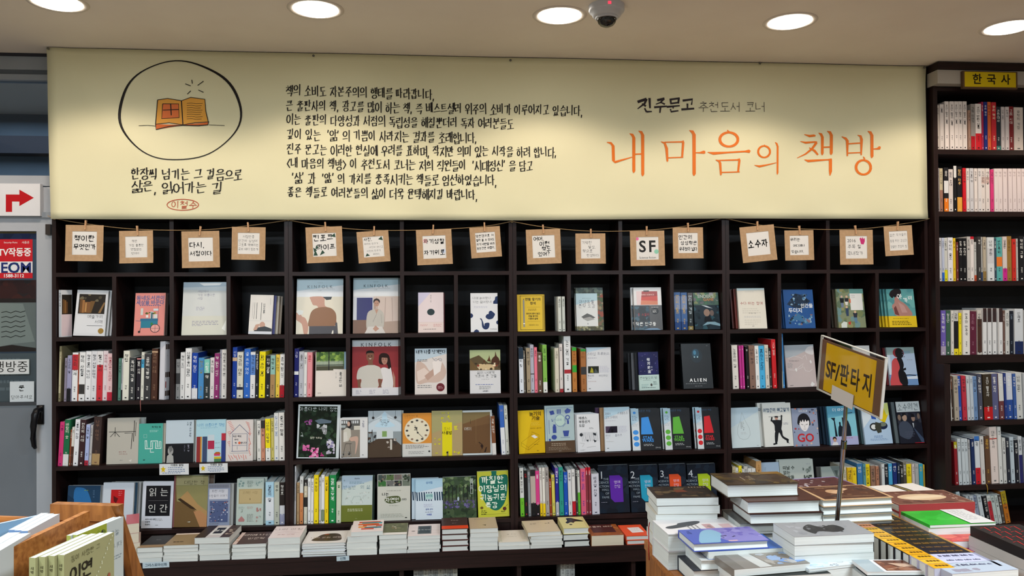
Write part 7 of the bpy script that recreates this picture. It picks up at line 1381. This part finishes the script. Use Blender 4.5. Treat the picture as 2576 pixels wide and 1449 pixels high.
a = MB(); a.box(-.070, .034, -.006, -.0045, -.096, -.052, pmat('b8b0a8', 0.5)); a.build('clip_plate', st, M=Matrix.Rotation(0.02, 4, 'Y'))
STEEL = pmat('8e9094', 0.18, 'st', 1.0)
Pb = SM @ Vector((0.0, 0.0, -0.085)); 
base = on_z(*(2105, 1319), 0.885); dirp = (base-Pb); base2 = Pb+dirp*((Pb.z-TZ-0.003)/(Pb.z-base.z))
a = MB(); inv = SM.inverted(); a.tube([inv @ (Pb+Vector((0, 0.004, 0.03))), inv @ (Pb+dirp*0.35), inv @ base2], [0.0052, 0.0068, 0.0072], STEEL, 14); a.build('pole', st, smooth=True)
a = MB(); a.tube([inv @ (Pb+dirp*0.30), inv @ (Pb+dirp*0.36)], 0.0085, STEEL, 14); a.build('collar', st, smooth=True)
a = MB(); a.lathe([(0.0001, 0.006), (0.045, 0.005), (0.048, 0.0)], pmat('3a3a3c', 0.4), 28, M=inv @ Matrix.Translation((base2.x, base2.y, TZ+0.0005))); a.build('foot', st, smooth=True)

# ================================================================ wooden book cart at the near left
ct = math.radians(-12.8)
CB = on_z(303, 1270, 1.125)           # back corner of the top rail
CM = Matrix.Translation((CB.x, CB.y, 0)) @ Matrix.Rotation(ct, 4, 'Z')      # local x along the rail (towards the right), local -y towards the viewer
cart = empty('book_cart', CM, 'slanted wooden book cart holding white paged books', 'cart')
def cp(n, prof=None, b=None, m=OAK, ax=0, a0=0, a1=1):
    a = MB()
    if b: a.box(*b, m)
    else: a.prism(prof, ax, a0, a1, m)
    return a.build(n, cart)
cp('back_rail', b=(-0.172, 0.0, -0.012, 0.012, 1.088, 1.125), m=OAK2)
cp('back_panel', b=(-0.62, 0.0, 0.0, 0.010, 0.896, 1.0875))
# flared end board, narrow and steep
def on_end(u, v):
    d = CM.inverted().to_3x3() @ ray(u, v); c = CM.inverted() @ CAM; t = (0.018-c.x)/d.x; q = c+d*t; return (q.y, q.z)
eA, eB, eC, eD = on_end(303, 1270), on_end(363, 1449), on_end(333, 1449), on_end(309, 1300)
def ext(p, q, z): t = (z-p[1])/(q[1]-p[1]); return (p[0]+(q[0]-p[0])*t, z)
cp('end_board', prof=[eD, (eA[0]-0.01, eA[1]), eA, ext(eA, eB, 0.62), ext(eD, eC, 0.62)], ax=0, a0=0.0005, a1=0.018, m=OAK2)
dL = on_z(0, 1388, 1.124); dR = on_z(229, 1281, 1.124); ci = CM.inverted(); p1 = ci @ dL; p2 = ci @ dR
dv_ = Vector((p1.x-p2.x, p1.y-p2.y, 0)).normalized()
def slab(n, pA, pB, th, z0, z1, m): 
    a = MB(); d = Vector((pB.x-pA.x, pB.y-pA.y, 0)).normalized(); nn = Vector((-d.y, d.x, 0))*th/2; vs = [pA+nn, pB+nn, pB-nn, pA-nn]
    a.mesh([(v.x, v.y, z) for z in (z0, z1) for v in vs], [(0, 1, 2, 3), (4, 5, 6, 7), (0, 1, 5, 4), (1, 2, 6, 5), (2, 3, 7, 6), (3, 0, 4, 7)], m); return a.build(n, cart)
slab('divider', p2+Vector((-0.0, -0.014, 0)), p1+dv_*0.25, 0.013, 0.909, 1.124, OAK)
cp('floor_board', b=(-0.6, 0.0, -0.55, -0.004, 0.895, 0.908))
for xx in (-0.58, -0.04):
    for yy in (-0.5, -0.06): cp('leg', b=(xx, xx+0.035, yy, yy+0.035, 0.0, 0.895), m=OAK2)
def cart_book(u0, v0, u1, v1, z, W, H, n, col, spc, art, desc, far=False, sart='', tip=None):
    """row of n upright books: (u0,v0) far-left spine corner, (u1,v1) near-right spine corner of the tops at height z"""
    a = on_z(u0, v0, z); b = on_z(u1, v1, z); tp_ = on_z(*tip, z); ey = (tp_-b).normalized(); W = (tp_-b).length; ex = Vector((ey.y, -ey.x, 0)); T = (b-a).dot(ex)/n
    for i in range(n):
        c0 = a.lerp(b, (n-i)/n); o = c0-(ey*W if far else ey*0); o.z = z-H
        book(frameM(o, ey, -ex, Vector((0, 0, 1))), W, H, T-0.0008, col, spine=spc, art=art if i == 0 else '', sart=sart, label='%s, %s in the wooden cart' % (desc, ['outermost', 'second', 'third', 'fourth', 'fifth', 'sixth'][i]), group='books in the wooden cart', seed=i)
dots = ''.join('E %.2f %.2f .012 .009 d4d4b4;' % ((k*37 % 100)/100, (k*61 % 97)/100) for k in range(34))
cart_book(65, 1406, 161, 1396.5, 1.12, 0.140, 0.21, 4, 'a6a276', '9a986c', dots+'H .12 .07 .08 5a5638 l 동이 사랑한 그;HB .22 .22 .22 2e2a20 c 이;HB .44 .22 .22 2e2a20 c 연;E .88 .4 .03 .025 a8644c', 'olive green book with white dots', sart='V .5 .08 .3 .5 4a4630 새벽', tip=(287, 1338))
cart_book(161, 1349, 194, 1346, 1.105, 0.135, 0.195, 2, 'c4cac8', '9aa050', 'R 0 0 .62 .5 a0a83c;N .0 .0 .62 .45 14 .09 8a9a30,b4b44a,6a7a30,a87a3c;E .42 .14 .07 .05 3a2434;N .3 .05 .62 .2 10 .035 7a3a3c,3a2a40,c8b040;H .8 .15 .1 7a8488 c 오늘;H .8 .3 .09 7a8488 c 떠납니다;K .66 .42 .3 2 .03 8a9498', 'pale book with a green floral strip', tip=(310.5, 1299))
cart_book(56, 1462, 160, 1450, 1.075, 0.082, 0.175, 5, 'b8c4cc', 'b4c0c8', 'R 0 0 1 1 b8c4cc', 'pale blue book low at the near side', tip=(192, 1433))
cart_book(24, 1331, 70, 1335.5, 1.125, 0.132, 0.215, 3, 'c8ccd0', '6a88b0', '', 'white paged book with a slim spine', tip=(150, 1292))
cart_book(-96, 1404, -40, 1409, 1.132, 0.15, 0.222, 2, 'c4c6c8', 'b8bcc0', '', 'white paged book with a grey spine', tip=(77, 1340))
qa = on_z(-60, 1330, 1.122); qb = on_z(101, 1296, 1.122); dq = (qb-qa); lq = dq.length; dq.normalize()
book(frameM(qa-Vector((0, 0, 0.212)), dq, Vector((-dq.y, dq.x, 0)), Vector((0, 0, 1))), lq, 0.212, 0.008, '7a9cb8', label='light blue large thin book behind the white paged ones in the cart', group='books in the wooden cart')

# ---------------------------------------------------------------- tidy: names of kinds, unique labels
KN = {'books standing spine out on the shelves': ('paperback', 'paperback'), 'books facing out on the shelves': ('book', 'book'), 'piled books on the low ledge': ('piled_book', 'piled book'), 'piled books on the table': ('piled_book', 'piled book')}
for o in BOOKS:
    if 'history case' in (o.get('label') or ''):
        o.name = 'history_book'; o['category'] = 'history book'; o['group'] = 'history books under the yellow sign'
    elif o.get('group') in KN:
        n, c = KN[o['group']]
        if o.get('category') == 'magazine': o.name = 'magazine'
        else: o.name = n; o['category'] = c
cnt = {}
for o in list(BOOKS):
    cnt.setdefault(o['label'], []).append(o)
for l, os_ in cnt.items():
    if len(os_) > 1:
        os_.sort(key=lambda o: o.matrix_world.translation.x)
        for i, o in enumerate(os_):
            wds = (['first', 'second', 'third', 'fourth', 'fifth', 'sixth', 'seventh'][min(i, 6)]+' such '+l).split()
            o['label'] = ' '.join(wds[:16]).rstrip(',')
for o in bpy.data.objects:
    if o.get('category') in ('magazine', 'book') and o.name.split('.')[0] == 'book' and o['category'] == 'magazine': o.name = 'magazine'
    if o.get('label'):
        w_ = o['label'].split()
        if len(w_) > 16: o['label'] = ' '.join(w_[:16]).rstrip(',')
